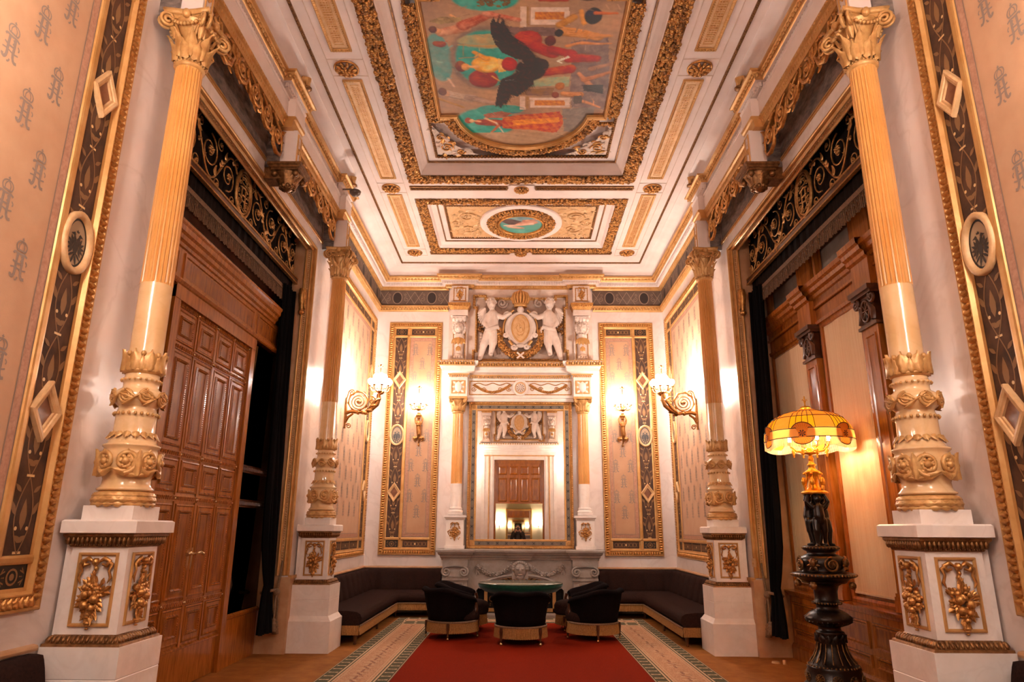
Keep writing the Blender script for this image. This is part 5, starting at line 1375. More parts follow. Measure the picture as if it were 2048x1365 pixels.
for i, p in enumerate(PIL):
    mb = MB(); hbar(mb, p - .145, p + .145, .80, 3.42, -.1, .075, 0, R3)
    for z0, z1, d in ((.80, .90, .105), (.90, .93, .10), (.93, .96, .09)): hbar(mb, p - .145 - d * .3, p + .145 + d * .3, z0, z1, .0, d, 0, R3)
    mould(mb, rect(p - .10, p + .10, 1.02, 3.34), [(0, .075), (.004, .088), (.016, .088), (.026, .076)], R3, True, 0); flat(mb, offset(rect(p - .10, p + .10, 1.02, 3.34), .026), R3, .076, 1)
    pl = obj('pilaster', mb, [M['woodlt'], M['wood']], parent=W1)
    mb = MB()
    hbar(mb, p - .13, p + .13, 3.44, 3.74, .0, .085, 0, R3)
    for z0, z1, d in ((3.41, 3.44, .10), (3.72, 3.75, .13), (3.75, 3.80, .155)): hbar(mb, p - .14 - d * .35, p + .14 + d * .35, z0, z1, 0, d, 0, R3)
    P = A(ell((p, 3.575), .075, .105, 24)); tube(mb, R3(P[:, 0], P[:, 1], np.full(24, .095)), .012, 6, closed=True)
    for k in range(8): a = 2 * pi * k / 8; P = A([(p, 3.575), (p + .065 * cos(a), 3.575 + .09 * sin(a))]); tube(mb, R3(P[:, 0], P[:, 1], np.full(2, .092)), .009, 5)
    for sg in (-1, 1):
        P = A(spiral((p + sg * .15, 3.68), .06, .012, pi / 2, 1.5 * sg, 20)); tube(mb, R3(P[:, 0], P[:, 1], np.full(len(P), .10)), .018, 6)
        V = rotz(LEAF.V[0] * .2, sg * .2); stamp(mb, LEAF, R3(p + sg * .12 + V[:, 0], 3.46 + V[:, 1], V[:, 2] + .08))
    obj('carved_capital', mb, [M['wooddk']], parent=pl)
# casements, transom panes and their frames
for i, (a0, a1) in enumerate(bays):
    mb = MB()
    for K in (rect(a0, a1, .80, 3.80), rect(a0, a1, 4.30, 5.3)):
        mould(mb, K, [(0, .03), (.03, .035), (.055, .025), (.06, -.02), (.09, -.02), (.10, -.04)], R3, True, 0)
    sash = obj('casement_frame', mb, [M['wood']], parent=W1)
    mb = MB(); flat(mb, rect(a0 + .05, a1 - .05, 4.34, 5.26), R3, -.05); flat(mb, rect(a0 + .05, a1 - .05, .84, 3.76), R3, -.06)
    obj('pane', mb, [M['pane']], parent=sash)
    b0, b1 = a0 + .045, a1 - .045
    mb = MB(); n = 60; zs = (3.80, 2.6, 1.4, .90); V = []
    for z in zs:
        for k in range(n): u = k / (n - 1); V += [R3(A([b0 + (b1 - b0) * u]), A([z]), A([.0 + .006 * (k % 2) + .004 * sin(u * 14)]))[0]]
    mb.add(V, [(j * n + k, j * n + k + 1, (j + 1) * n + k + 1, (j + 1) * n + k) for j in range(3) for k in range(n - 1)], 0, False)
    t = thing('window_blind', ['cream blind hanging in the near window bay behind the right near column', 'cream blind hanging in the middle window bay behind the floor lamp, between the pilasters', 'cream blind in the far window bay beside the black curtain'][i], 'blind', tuple(R3(A([(b0 + b1) / 2]), A([.9]), A([0]))[0]), 'cream window blinds')
    obj('fabric', mb, [M['blind']], parent=t)
    mb = MB(); hbar(mb, b0, b1, .885, .905, -.006, .012, 0, R3); obj('bottom_bar', mb, [M['blind']], parent=t)

# ------------------------------------------------------------------ standing lamp in front of the window
LX, LY = 2.95, MID
t = thing('floor_lamp', 'tall black and gold floor lamp with yellow fringed shade carried by bronze putti', 'lamp', (LX, LY, 0))
lz = lambda z: 1.5 + (z - 1.5) * .986
def lth(name, prof, m, n=40, mod=None, extra=None, parent=t):
    mb = MB(); lathe(mb, [(r, lz(z)) for r, z in prof], n, c=(LX, LY, 0), mod=mod)
    if extra: extra(mb)
    return obj(name, mb, m, parent=parent)
def ring(mb, r, z, k, s, m=1):
    for i in range(k): a = 2 * pi * i / k; sphere(mb, (LX + r * cos(a), LY + r * sin(a), lz(z)), (s, s, s * 1.1), 6, 4, m)
ped = lth('pedestal', [(.0, .02), (.30, .02), (.30, .06), (.27, .09), (.25, .11), (.245, .20), (.235, .225), (.24, .24), (.225, .26), (.20, .275), (.165, .32), (.13, .40), (.122, .45), (.128, .47), (.125, .49), (.12, .53), (.13, .545), (.125, .56), (.10, .57), (.10, .60), (.14, .615), (.205, .65), (.215, .67), (.21, .69), (.17, .73), (.13, .75), (.10, .765), (.098, .80), (.125, .81), (.13, .825), (.115, .835), (.105, .86), (.108, .93), (.125, .98), (.16, 1.0), (.20, 1.005), (.21, 1.02)], [M['bronze'], M['bronzeg']], 48,
    extra=lambda mb: (ring(mb, .225, .255, 40, .011), ring(mb, .13, .818, 30, .010), [tube(mb, [(LX + r * cos(a), LY + r * sin(a), lz(z)) for r, z in ((.205, .285), (.165, .34), (.138, .40), (.128, .455))], .007, 5, 1) for a in np.linspace(0, 2 * pi, 17)[:-1]],
                      [tube(mb, [(LX + r * cos(a), LY + r * sin(a), lz(z)) for r, z in ((.12, .615), (.17, .632), (.212, .655))], .006, 5, 0) for a in np.linspace(0, 2 * pi, 29)[:-1]],
                      [mb.merge(t_rosette(.045, .03), lambda V: (lambda q: np.stack([LX + (.243 + q[:, 2]) * cos(a) - q[:, 0] * sin(a), LY + (.243 + q[:, 2]) * sin(a) + q[:, 0] * cos(a), lz(.155) + q[:, 1]], 1))(V), m=1) for a in np.linspace(0, 2 * pi, 11)[:-1]]))
mb = MB(); acanthus(mb, (LX, LY, 0), .125, .128, lz(.465), .075, .07, 12, 0, .15); acanthus(mb, (LX, LY, 0), .20, .13, lz(.685), .06, .08, 14, 0, .0); obj('leaf_ornament', mb, [M['bronze']], parent=ped)
bowl = lth('bowl', [(.19, 1.02), (.22, 1.03), (.235, 1.05), (.27, 1.055), (.292, 1.065), (.298, 1.08), (.285, 1.095), (.24, 1.105), (.20, 1.11), (.19, 1.13), (.205, 1.17), (.21, 1.21), (.19, 1.25), (.15, 1.27), (.13, 1.28), (.135, 1.30), (.165, 1.315), (.172, 1.33), (.17, 1.345), (.14, 1.355), (.0, 1.357)], [M['bronze'], M['bronzeg']], 48,
    extra=lambda mb: (ring(mb, .295, 1.08, 54, .010), ring(mb, .172, 1.335, 34, .008)))
mb = MB()
w = lambda a, b, h: np.stack([LX + (.208 + A(h)) * np.cos(A(a)), LY + (.208 + A(h)) * np.sin(A(a)), lz(1.18) + A(b)], 1)
for i in range(8):
    a0 = 2 * pi * i / 8
    if i % 2 == 0:
        P = A(spiral((0, 0), .07, .015, pi / 2, 1.8, 26)); tube(mb, w(a0 + P[:, 0] / .208, P[:, 1], np.full(len(P), .012)), .012, 6); mb.merge(t_rosette(.03, .03), lambda V: w(a0 + V[:, 0] / .208, V[:, 1], V[:, 2] + .01))
    else:
        sphere(mb, (0, 0, 0), 1, 10, 7, 0, fn=lambda V: w(a0 + V[:, 0] * .16, .02 + V[:, 1] * .045, .012 + V[:, 2] * .035))
        for sg in (-1, 1):
            for e in (.9, 1.7, 2.4): V = rotz(LEAF.V[0] * .075, sg * e); stamp(mb, LEAF, w(a0 + sg * .05 + V[:, 0] / .208, V[:, 1], V[:, 2] + .008))
for i in range(4):
    a = pi / 4 + i * pi / 2; sphere(mb, (LX + .262 * cos(a), LY + .262 * sin(a), lz(.99)), (.035, .035, .035), 9, 7)
    for k in range(6): e = 2 * pi * k / 6; sphere(mb, (LX + .27 * cos(a) - .028 * cos(e) * sin(a), LY + .27 * sin(a) + .028 * cos(e) * cos(a), lz(.99) + .028 * sin(e)), .012, 6, 4)
obj('gilt_relief', mb, [M['bronzeg']], parent=bowl)
# three bronze putti standing back to back
def putto(mb, s, arms='up', stride=.1, tw=0.):
    """chubby child figure, unit height ~1 before scaling, facing -y"""
    c = lambda p, q, r0, r1: capsule(mb, A(p) * s, A(q) * s, r0 * s, r1 * s)
    c((0, .0, .50), (0, -.015, .60), .112, .105); c((0, -.02, .58), (0, .0, .74), .108, .098); c((0, 0, .74), (0, .01, .80), .09, .05)
    sphere(mb, A((0, -.055, .60)) * s, A((.085, .06, .08)) * s, 12, 8)
    c((0, .005, .80), (0, -.005, .86), .044, .044)
    sphere(mb, A((0, -.01, .925)) * s, A((.074, .083, .088)) * s, 14, 10); sphere(mb, A((0, -.085, .915)) * s, A((.016, .02, .016)) * s, 8, 6)
    for sg in (-1, 1):
        sphere(mb, A((sg * .035, -.055, .90)) * s, A((.032, .032, .03)) * s, 8, 6); sphere(mb, A((sg * .076, .0, .915)) * s, A((.012, .02, .026)) * s, 8, 6)
        sphere(mb, A((sg * .03, -.072, .885)) * s, A((.022, .012, .008)) * s, 8, 5)
        c((sg * .065, 0, .48), (sg * .08, -.02 + sg * stride * .4, .30), .085, .068); c((sg * .08, -.02 + sg * stride * .4, .30), (sg * .085, .015 + sg * stride * .7, .07), .062, .038); c((sg * .085, .015 + sg * stride * .7, .04), (sg * .095, -.075 + sg * stride * .7, .025), .034, .024)
        sphere(mb, A((sg * .07, .06, .48)) * s, A((.07, .06, .07)) * s, 10, 7)
        if arms == 'up':
            e = (sg * .20, .02, .86); h = (sg * .15, .05, 1.0)
            c((sg * .105, .005, .755), e, .045, .036); c(e, h, .036, .026); sphere(mb, A(h) * s, A((.03, .03, .035)) * s, 8, 6)
        elif arms == 'hold':
            e = (sg * .19, -.04, .66) if sg != tw else (sg * .2, -.05, .72); h = (.04 + (.20 if tw > 0 else -.28) * 1.0, -.08, .66 if sg == tw else .60)
            c((sg * .105, .005, .755), e, .045, .038); c(e, h, .036, .027); sphere(mb, A(h) * s, A((.032, .032, .034)) * s, 8, 6)
            for f in range(4): c(A(h) + A((0, -.02, .018 - .012 * f)), A(h) + A(((.045 if tw > 0 else -.045), -.02, .016 - .012 * f)), .009, .007)
for i in range(3):
    a = radians(-100 + i * 120); mb = MB(); putto(mb, .495, 'up', .06)
    V = np.concatenate(mb.V); ca = a + pi / 2
    Wv = rotz(V + A([0, -.072, 0]), ca) + A([LX, LY, lz(1.352)])
    m2 = MB(); 
    for F, mm, sm in mb.F: m2.F.append((F, 0, True))
    m2.V = [Wv]; m2.n = len(Wv)
    o = obj('putto_figure', m2, [M['bronze']], parent=t); remesh(o, .0055, 3)
    m3 = MB()
    for k in range(26):
        e, f = R.uniform(0, 2 * pi), R.uniform(.1, 1.3); q = A([[.040 * cos(e) * sin(f), -.005 + .044 * sin(e) * sin(f) + .006, .462 + .046 * cos(f)]])
        sphere(m3, (rotz(q + A([0, -.072, 0]), ca) + A([LX, LY, lz(1.352)]))[0], .010, 6, 4)
    obj('curls', m3, [M['bronze']], parent=o)
stem = lth('gilt_stem', [(.0, 1.855), (.115, 1.86), (.13, 1.87), (.122, 1.885), (.09, 1.90), (.055, 1.93), (.045, 2.0), (.05, 2.05), (.075, 2.075), (.07, 2.09), (.04, 2.11), (.03, 2.14), (.05, 2.155), (.03, 2.17), (.022, 2.20), (.03, 2.215), (.018, 2.24), (.018, 2.26), (.085, 2.272), (.09, 2.282), (.03, 2.29), (.026, 2.34), (.015, 2.5), (.012, 2.76)], [M['lampgold']], 30,
    extra=lambda mb: [(tube(mb, [(LX + r * cos(a), LY + r * sin(a), lz(z)) for r, z in ((.09, 1.90), (.10, 1.95), (.075, 2.0), (.06, 2.05), (.085, 2.075), (.095, 2.06))], .011, 6), sphere(mb, (LX + .098 * cos(a), LY + .098 * sin(a), lz(1.985)), (.022, .022, .045), 8, 6)) for a in np.linspace(0, 2 * pi, 7)[:-1]])
mb = MB()
for i in range(8):
    a = 2 * pi * i / 8
    tube(mb, [(LX + r * cos(a), LY + r * sin(a), lz(z)) for r, z in ((.02, 2.33), (.07, 2.29), (.14, 2.30), (.19, 2.345), (.20, 2.38))], .008, 6)
    lathe(mb, [(.0, 0), (.012, -.02), (.018, -.035), (.006, -.06), (.012, -.075), (0, -.085)], 8, c=(LX + .17 * cos(a), LY + .17 * sin(a), lz(2.325)))
    lathe(mb, [(.006, 0), (.03, .01), (.034, .016), (.012, .018)], 10, c=(LX + .20 * cos(a), LY + .20 * sin(a), lz(2.37)))
obj('lamp_arm', mb, [M['lampgold']], parent=stem)
for i in range(8):
    a = 2 * pi * i / 8; mb = MB(); lathe(mb, [(.0, 0), (.012, .005), (.018, .03), (.012, .06), (0, .075)], 10, c=(LX + .20 * cos(a), LY + .20 * sin(a), lz(2.39))); obj('bulb', mb, [M['bulb']], parent=stem)
# the scalloped shade: six coloured panels, oval medallions and glass fringe
NS = 6
def shade_r(a, z):       # plan radius by height with soft scallops
    sc = .03 * abs(sin(a * NS / 2))
    zz = [2.38, 2.42, 2.48, 2.53, 2.60, 2.665, 2.70, 2.735]; rr = [.405, .408, .405, .392, .355, .285, .17, .06]
    return float(np.interp(z, zz, rr)) + sc * float(np.interp(z, [2.38, 2.60, 2.735], [1, .6, 0]))
mb = MB(); na = 120; zs = np.concatenate([np.linspace(2.40, 2.67, 15), np.linspace(2.685, 2.735, 5)]); V = []
for z in zs:
    for i in range(na): a = 2 * pi * i / na; r = shade_r(a, z); V.append((LX + r * cos(a), LY + r * sin(a), lz(z)))
a_off = radians(-120)
for j in range(len(zs) - 1):
    z = (zs[j] + zs[j + 1]) / 2; by = {0: [], 1: [], 2: []}
    for i in range(na):
        a = (2 * pi * (i + .5) / na - a_off) % (2 * pi); u = (a / (2 * pi) * NS + .5) % 1
        if z < 2.49: k = 2
        elif z < 2.625: k = 0 if .22 < u < .78 else 1
        else: k = 1
        # outside the medallion
        by[1 if False else k].append((j * na + i, j * na + (i + 1) % na, (j + 1) * na + (i + 1) % na, (j + 1) * na + i))
    for k, F in by.items():
        if F: mb.F.append((A(F) + 0, k, True))
mb.V = [A(V)]; mb.n = len(V)
shade = obj('lamp_shade', mb, [M['shadey'], M['shadeo'], M['shadep']], parent=t)
mb = MB()
def line(a_z, r=.0045): tube(mb, [(LX + (shade_r(a, z) + .002) * cos(a), LY + (shade_r(a, z) + .002) * sin(a), lz(z)) for a, z in a_z], r, 5)
for z in (2.40, 2.49, 2.625, 2.70): line([(2 * pi * i / 90, z) for i in range(91)])
for k in range(NS):
    for u in (-.28, -.14, 0, .14, .28): a = a_off + 2 * pi * (k + u + (.5 if False else 0)) / NS; line([(a, z) for z in np.linspace(2.49, 2.70, 10)] , .0035)
obj('leading', mb, [M['lead']], parent=shade)
for k in range(NS):
    a0 = a_off + 2 * pi * k / NS; mb = MB(); rr = .118
    wv = lambda x, y, h: np.stack([LX + (shade_r(a0, 2.43) + .016 + A(h) - 1.2 * A(x) ** 2) * np.cos(a0 + A(x) / .42), LY + (shade_r(a0, 2.43) + .016 + A(h) - 1.2 * A(x) ** 2) * np.sin(a0 + A(x) / .42), lz(2.435) + A(y)], 1)
    C0 = [(0, 0)] + ell((0, 0), rr, rr * .92, 28); V = wv(A(C0)[:, 0], A(C0)[:, 1], np.zeros(29)); mb.add(V, [(0, 1 + i, 1 + (i + 1) % 28) for i in range(28)], 0, True)
    P = A(ell((0, 0), rr, rr * .92, 36)); tube(mb, wv(P[:, 0], P[:, 1], np.full(36, .002)), .0045, 5, 1, closed=True)
    for i in range(7): 
        e = 2 * pi * i / 7 + .3; flat(mb, [(0, 0)] + [(.03 * cos(e - .25), .03 * sin(e - .25)), (.036 * cos(e), .036 * sin(e)), (.03 * cos(e + .25), .03 * sin(e + .25))], wv, .004, 1)
    for i in range(28): e = 2 * pi * i / 28; ribbon(mb, [(.035 * cos(e), .033 * sin(e)), (.11 * cos(e), .10 * sin(e))], .0018, wv, .002, 2)
    obj('medallion', mb, [M['shadeo'], M['lead'], M['shadep']], parent=shade)
mb = MB()
for i in range(240):
    a = 2 * pi * i / 240; dz = .075 + .03 * abs(sin((a - a_off) * NS / 2 + pi / 2)) ; zt = 2.40 - (.055 if abs(sin((a - a_off) * NS / 2)) < .5 else 0)
    r = shade_r(a, 2.40) - .004; tube(mb, [(LX + r * cos(a), LY + r * sin(a), lz(zt)), (LX + (r + .002) * cos(a), LY + (r + .002) * sin(a), lz(2.40 - dz))], .0035, 4)
obj('glass_fringe', mb, [M['shadef']], parent=shade)
mb = MB(); lathe(mb, [(.055, 2.73), (.05, 2.745), (.02, 2.75), (.008, 2.76), (.008, 2.79), (.016, 2.80), (.004, 2.81)], 12, c=(LX, LY, 0)); sphere(mb, (LX, LY, 2.835), (.008, .008, .028), 6, 5)
for sg in (-1, 1): tube(mb, [(LX, LY, 2.80), (LX + sg * .022, LY, 2.825), (LX + sg * .026, LY, 2.812)], .005, 5)
obj('finial', mb, [M['lampgold']], parent=shade)
# ------------------------------------------------------------------ fireplace
BK = back
def bbox(mb, a0, a1, b0, b1, h0, h1, m=0, to3=back):
    V = np.concatenate([to3(A([a0, a1, a1, a0]), A([b0, b0, b1, b1]), np.full(4, h)) for h in (h0, h1)])
    mb.add(V, [(4, 5, 6, 7), (0, 1, 5, 4), (1, 2, 6, 5), (2, 3, 7, 6), (3, 0, 4, 7)], m)
t = thing('fireplace', 'carved grey marble fireplace below the tall gilt mirror', 'fireplace', (0, Y1, 0))
mb = MB()
for s in (-1, 1):
    x0, x1 = sorted((s * .80, s * 1.42)); bbox(mb, x0, x1, 0, .98, 0, .34)
    x0, x1 = sorted((s * .97, s * 1.40)); bbox(mb, x0, x1, .14, .62, .34, .43); bbox(mb, x0 - .03, x1 + .03, 0, .14, .34, .47); bbox(mb, x0 - .02, x1 + .02, .60, .64, .34, .46); bbox(mb, x0 - .015, x1 + .015, .84, .97, .34, .47)
    K = rect(x0 + .07, x1 - .07, .2, .56); mould(mb, K, [(0, .43), (.005, .442), (.02, .442), (.03, .431)], BK, True)
# arched head of the opening
arch = [(-.80, .42)] + [(-.76 * cos(a) if True else 0, .46 + .26 * sin(a)) for a in np.linspace(0, pi, 25)] + [(.80, .42)]
V0 = []; n = 27
top = [(x, .99) for x, z in arch]
P = A(arch); Q = A(top)
mb.add(np.concatenate([BK(P[:, 0], P[:, 1], np.full(n, .34)), BK(Q[:, 0], Q[:, 1], np.full(n, .34)), BK(P[:, 0], P[:, 1], np.full(n, .02))]), [(i, i + 1, n + i + 1, n + i) for i in range(n - 1)] + [(i, i + 1, 2 * n + i + 1, 2 * n + i) for i in range(n - 1)])
mould(mb, arch[1:-1], [(0, .34), (-.01, .365), (-.04, .37), (-.055, .345), (-.075, .34)], BK, False, 0)
obj('surround', mb, [M['grey']], parent=t)
mb = MB()
SH = [(-1.42, 0), (1.42, 0)]
prof = [(.34, .95), (.36, .955), (.365, .985), (.385, 1.0), (.39, 1.03), (.42, 1.05), (.43, 1.085), (.46, 1.09), (.465, 1.125), (.455, 1.14), (.0, 1.142)]
def shelf(mb, a0, a1, prof, to3=back, m=0):
    pts = [(a0, 0), (a1, 0)]
    V = []
    for o, z in prof: V += [(a0 - (o - prof[0][0]), o, z), (a1 + (o - prof[0][0]), o, z)]
    W = []
    for x, o, z in V: W.append(to3(A([x]), A([z]), A([o]))[0])
    k = len(prof); F = [(j * 2, j * 2 + 1, j * 2 + 3, j * 2 + 2) for j in range(k - 1)]
    mb.add(W, F, m)
    for i in (0, 1):       # returns to the wall
        R0 = [to3(A([V[j * 2 + i][0]]), A([V[j * 2 + i][2]]), A([0]))[0] for j in range(k)]; E0 = [W[j * 2 + i] for j in range(k)]
        mb.add(R0 + E0, [(j, j + 1, k + j + 1, k + j) for j in range(k - 1)], m)
shelf(mb, -1.42, 1.42, prof)
for s in (-1, 1): shelf(mb, s * 1.185 - .235, s * 1.185 + .235, [(o + .10, z) for o, z in prof])
shelf(mb, -.17, .17, [(o + .10, z) for o, z in prof])
obj('mantelshelf', mb, [M['grey']], parent=t)
mb = MB()
for s in (-1, 1):
    c = s * 1.185
    for sg in (-1, 1):
        P = A(spiral((c + sg * .16, .745), .085, .012, pi / 2, -1.8 * sg, 30)); tube(mb, BK(P[:, 0], P[:, 1], np.full(len(P), .47)), .022, 7)
        P = A([(c + sg * .16, .83), (c, .845), (c - sg * .16, .83)]); tube(mb, BK(P[:, 0], P[:, 1], np.full(3, .47)), .02, 6)
    bbox(mb, c - .16, c + .16, .64, .83, .36, .46); bbox(mb, c - .12, c + .12, .66, .76, .46, .475)
    obj('ionic_capital', mb, [M['grey']], parent=t); mb = MB()
mb = MB()       # mask on the keystone
bbox(mb, -.15, .15, .62, .96, .34, .40); 
f = lambda c, r, h: sphere(mb, (0, 0, 0), 1, 12, 8, 0, fn=lambda V: BK(c[0] + V[:, 0] * r[0], c[1] + V[:, 1] * r[1], h + V[:, 2] * r[2]))
f((0, .77), (.115, .15, .10), .42); f((0, .77), (.025, .045, .04), .52); f((-.045, .80), (.03, .02, .03), .50); f((.045, .80), (.03, .02, .03), .50); f((0, .70), (.045, .02, .03), .50); f((0, .66), (.07, .06, .05), .46)
for k in range(11): a = pi * k / 10; f((.125 * cos(a), .80 + .12 * sin(a)), (.04, .04, .04), .44)
obj('keystone_mask', mb, [M['grey']], parent=t)
mb = MB()
for s in (-1, 1):
    sw = [(s * (.16 + .62 * u), .90 - .15 * sin(pi * u) - .02 * u) for u in np.linspace(0, 1, 16)]
    scatter(mb, sw if s < 0 else sw[::-1], .085, .05, 260, lambda a, b, h: BK(a, b, .34 + A(h)), False, 41, (.012, .024), 0, 0)
    for k in range(5): V = rotz(LEAF.V[0] * .13, s * (1.2 + .5 * k)); stamp(mb, LEAF, BK(s * .80 + V[:, 0], .80 + V[:, 1], .345 + V[:, 2]))
obj('carved_swag', mb, [M['grey']], parent=t)
mb = MB()       # gilt screen inside the opening
bbox(mb, -.80, .80, 0, .72, .0, .03, 1); 
for a0, a1, b0, b1 in ((-.66, .66, .04, .10), (-.66, -.60, .04, .46), (.60, .66, .04, .46), (-.66, .66, .43, .47), (-.33, -.30, .1, .44), (.30, .33, .1, .44)): bbox(mb, a0, a1, b0, b1, .14, .17, 0)
scrollfill(mb, -.58, -.34, .11, .42, lambda a, b, h: BK(a, b, .15 + A(h)), 0, .010, .12, 2, 5); scrollfill(mb, .34, .58, .11, .42, lambda a, b, h: BK(a, b, .15 + A(h)), 0, .010, .12, 2, 6); scrollfill(mb, -.28, .28, .11, .42, lambda a, b, h: BK(a, b, .15 + A(h)), 0, .010, .18, 2, 7)
for k in range(17):
    a = pi * (k + .5) / 17; P = [(.2 * cos(a - .05), .47 + .07 * sin(a - .05)), (.68 * cos(a - .07), .47 + .21 * sin(a - .07)), (.68 * cos(a + .07), .47 + .21 * sin(a + .07)), (.2 * cos(a + .05), .47 + .07 * sin(a + .05))]
    slab(mb, P, BK, .13, .15 + .01 * (k % 2), 0)
mould(mb, [(.72 * cos(a), .46 + .235 * sin(a)) for a in np.linspace(0, pi, 25)], [(0, .14), (.005, .17), (.03, .17), (.035, .14)], BK, False, 0)
obj('fire_screen', mb, [M['goldflat'], M['black'], M['golddark']], parent=t)
mb = MB(); bbox(mb, -.9, .9, 0, .05, .47, .75); bbox(mb, -1.45, 1.45, 0, .04, .34, .56); obj('hearth', mb, [M['grey']], parent=t)

# ------------------------------------------------------------------ gilt mirror
t = thing('mirror', 'tall gilt framed mirror over the fireplace with small squared ornament border', 'mirror', (0, Y1 - .1, 1.142))
mb = MB(); bbox(mb, -1.02, 1.02, 1.142, 3.94, .02, .075, 1)
K = rect(-1.02, 1.02, 1.142, 3.94)
mould(mb, K, [(0, .02), (0, .11), (.012, .125), (.03, .125), (.04, .11), (.05, .095)], BK, True, 0); mould(mb, K, [(.05, .092), (.06, .10), (.14, .10), (.145, .115), (.168, .115), (.175, .08)], BK, True, 0)
place(mb, K, t_leaf(.03, .03, .016), .034, .022, .120, BK, True, 2)
obj('gilt_frame', mb, [M['goldflat'], M['wooddk'], M['gold']], parent=t)
mb = MB()
for a0, a1, b0, b1 in ((-.955, -.885, 1.30, 3.78), (.885, .955, 1.30, 3.78), (-.86, .86, 1.205, 1.275), (-.86, .86, 3.805, 3.875)):
    flat(mb, rect(a0, a1, b0, b1), BK, .1025, 0); v = b1 - b0 > a1 - a0; L = max(b1 - b0, a1 - a0); n = int(L / .16)
    for i in range(n):
        c = ((a0 + a1) / 2, b0 + (i + .5) * L / n) if v else (a0 + (i + .5) * L / n, (b0 + b1) / 2)
        for sg in (-1, 1): ribbon(mb, [(c[0] - .022, c[1] - sg * .022), (c[0] + .022, c[1] + sg * .022)], .012, BK, .104, 1)
        flat(mb, ell(c, .012, .012, 8), BK, .105, 1)
for x in (-.92, .92):
    for z in (1.24, 3.84): mb.merge(t_rosette(.042, .03), lambda V: BK(x + V[:, 0], z + V[:, 1], .10 + V[:, 2]), m=2)
obj('ornament_band', mb, [mat('sage_enamel', '#77695a', .5, col2='#63574a', scale=20), M['eagleb'], M['goldflat']], parent=t)
mb = MB(); flat(mb, rect(-.85, .85, 1.30, 3.775), BK, .085); obj('mirror_glass', mb, [M['mirror']], parent=t)

# ------------------------------------------------------------------ overmantel with columns
t = om = thing('overmantel', 'white and gilt columned surround of the mirror with swagged frieze and cornice', 'overmantel', (0, Y1, 1.142))
for s in (-1, 1):
    c = s * 1.225; mb = MB()
    bbox(mb, c - .185, c + .185, 1.142, 1.20, 0, .30); bbox(mb, c - .165, c + .165, 1.20, 1.68, 0, .27); shelf(mb, c - .165, c + .165, [(.27, 1.66), (.28, 1.665), (.29, 1.70), (.315, 1.71), (.315, 1.75), (.0, 1.76)])
    scrollfill(mb, c - .14, c + .14, 1.26, 1.62, lambda a, b, h: BK(a, b, .275 + A(h)), 0, .008, .14, 1, 9)
    fruit_drop(mb, lambda x, y, h: BK(c + A(x), 1.47 + A(y), h), .8, 9, .275, 1)
    obj('pedestal', mb, [M['marble'], M['gold']], parent=t)
    mb = MB(); cc = (c, Y1 - .17, 0)
    bbox(mb, c - .14, c + .14, 1.755, 1.80, .03, .31); lathe(mb, [(.135, 1.80), (.145, 1.82), (.135, 1.84), (.118, 1.845), (.118, 1.86), (.13, 1.875), (.115, 1.89), (.108, 1.91), (.108, 2.335)], 30, cc)
    lathe(mb, [(.108, 2.335), (.106, 2.36), (.103, 3.0), (.099, 3.66), (.098, 3.69)], 72, cc, 1, False, mod=lambda a, j: 1 - .07 * max(0, cos(20 * a)) ** .6 * (1 if 1 <= j <= 3 else 0))
    obj('colonette', mb, [M['marble'], M['colF']], parent=t)
    mb = MB(); lathe(mb, [(.098, 3.69), (.115, 3.70), (.115, 3.72), (.1, 3.73), (.105, 3.85), (.15, 3.96)], 24, cc)
    acanthus(mb, cc, .105, .13, 3.73, .13, .095, 8, 0, .45); acanthus(mb, cc, .105, .15, 3.74, .19, .085, 8, .5, .42)
    for i in range(4):
        a = pi / 4 + i * pi / 2; S = spiral((.19, 3.935), .045, .01, pi * .6, -1.6, 18); tube(mb, [(cc[0] + r * cos(a), cc[1] + r * sin(a), z) for r, z in S], .02, 6)
        b = i * pi / 2; sphere(mb, (cc[0] + .15 * cos(b), cc[1] + .15 * sin(b), 3.98), .03, 7, 5)
    boxm(mb, c - .18, c + .18, cc[1] - .18, cc[1] + .17, 3.965, 4.01); obj('capital', mb, [M['carve']], parent=t)
mb = MB()
bbox(mb, -1.06, 1.06, 3.94, 4.42, 0, .15); shelf(mb, -1.04, 1.04, [(.15, 4.005), (.17, 4.01), (.17, 4.05), (.15, 4.055)])
for s in (-1, 1):
    c = s * 1.225; bbox(mb, c - .175, c + .175, 4.01, 4.42, 0, .30)
    K = rect(c - .14, c + .14, 4.07, 4.34); mould(mb, K, [(0, .30), (.004, .315), (.02, .315), (.03, .302)], BK, True, 1); flat(mb, offset(K, .03), BK, .302, 2)
    sphere(mb, (0, 0, 0), 1, 12, 8, 0, fn=lambda V: BK(c + V[:, 0] * .075, 4.205 + V[:, 1] * .105, .305 + V[:, 2] * .035))
    for k in range(8): e = 2 * pi * k / 8; V = rotz(LEAF.V[0] * .09, e - pi / 2); stamp(mb, LEAF, BK(c + .075 * cos(e) + V[:, 0], 4.205 + .09 * sin(e) + V[:, 1], .305 + V[:, 2] * .5), 0)
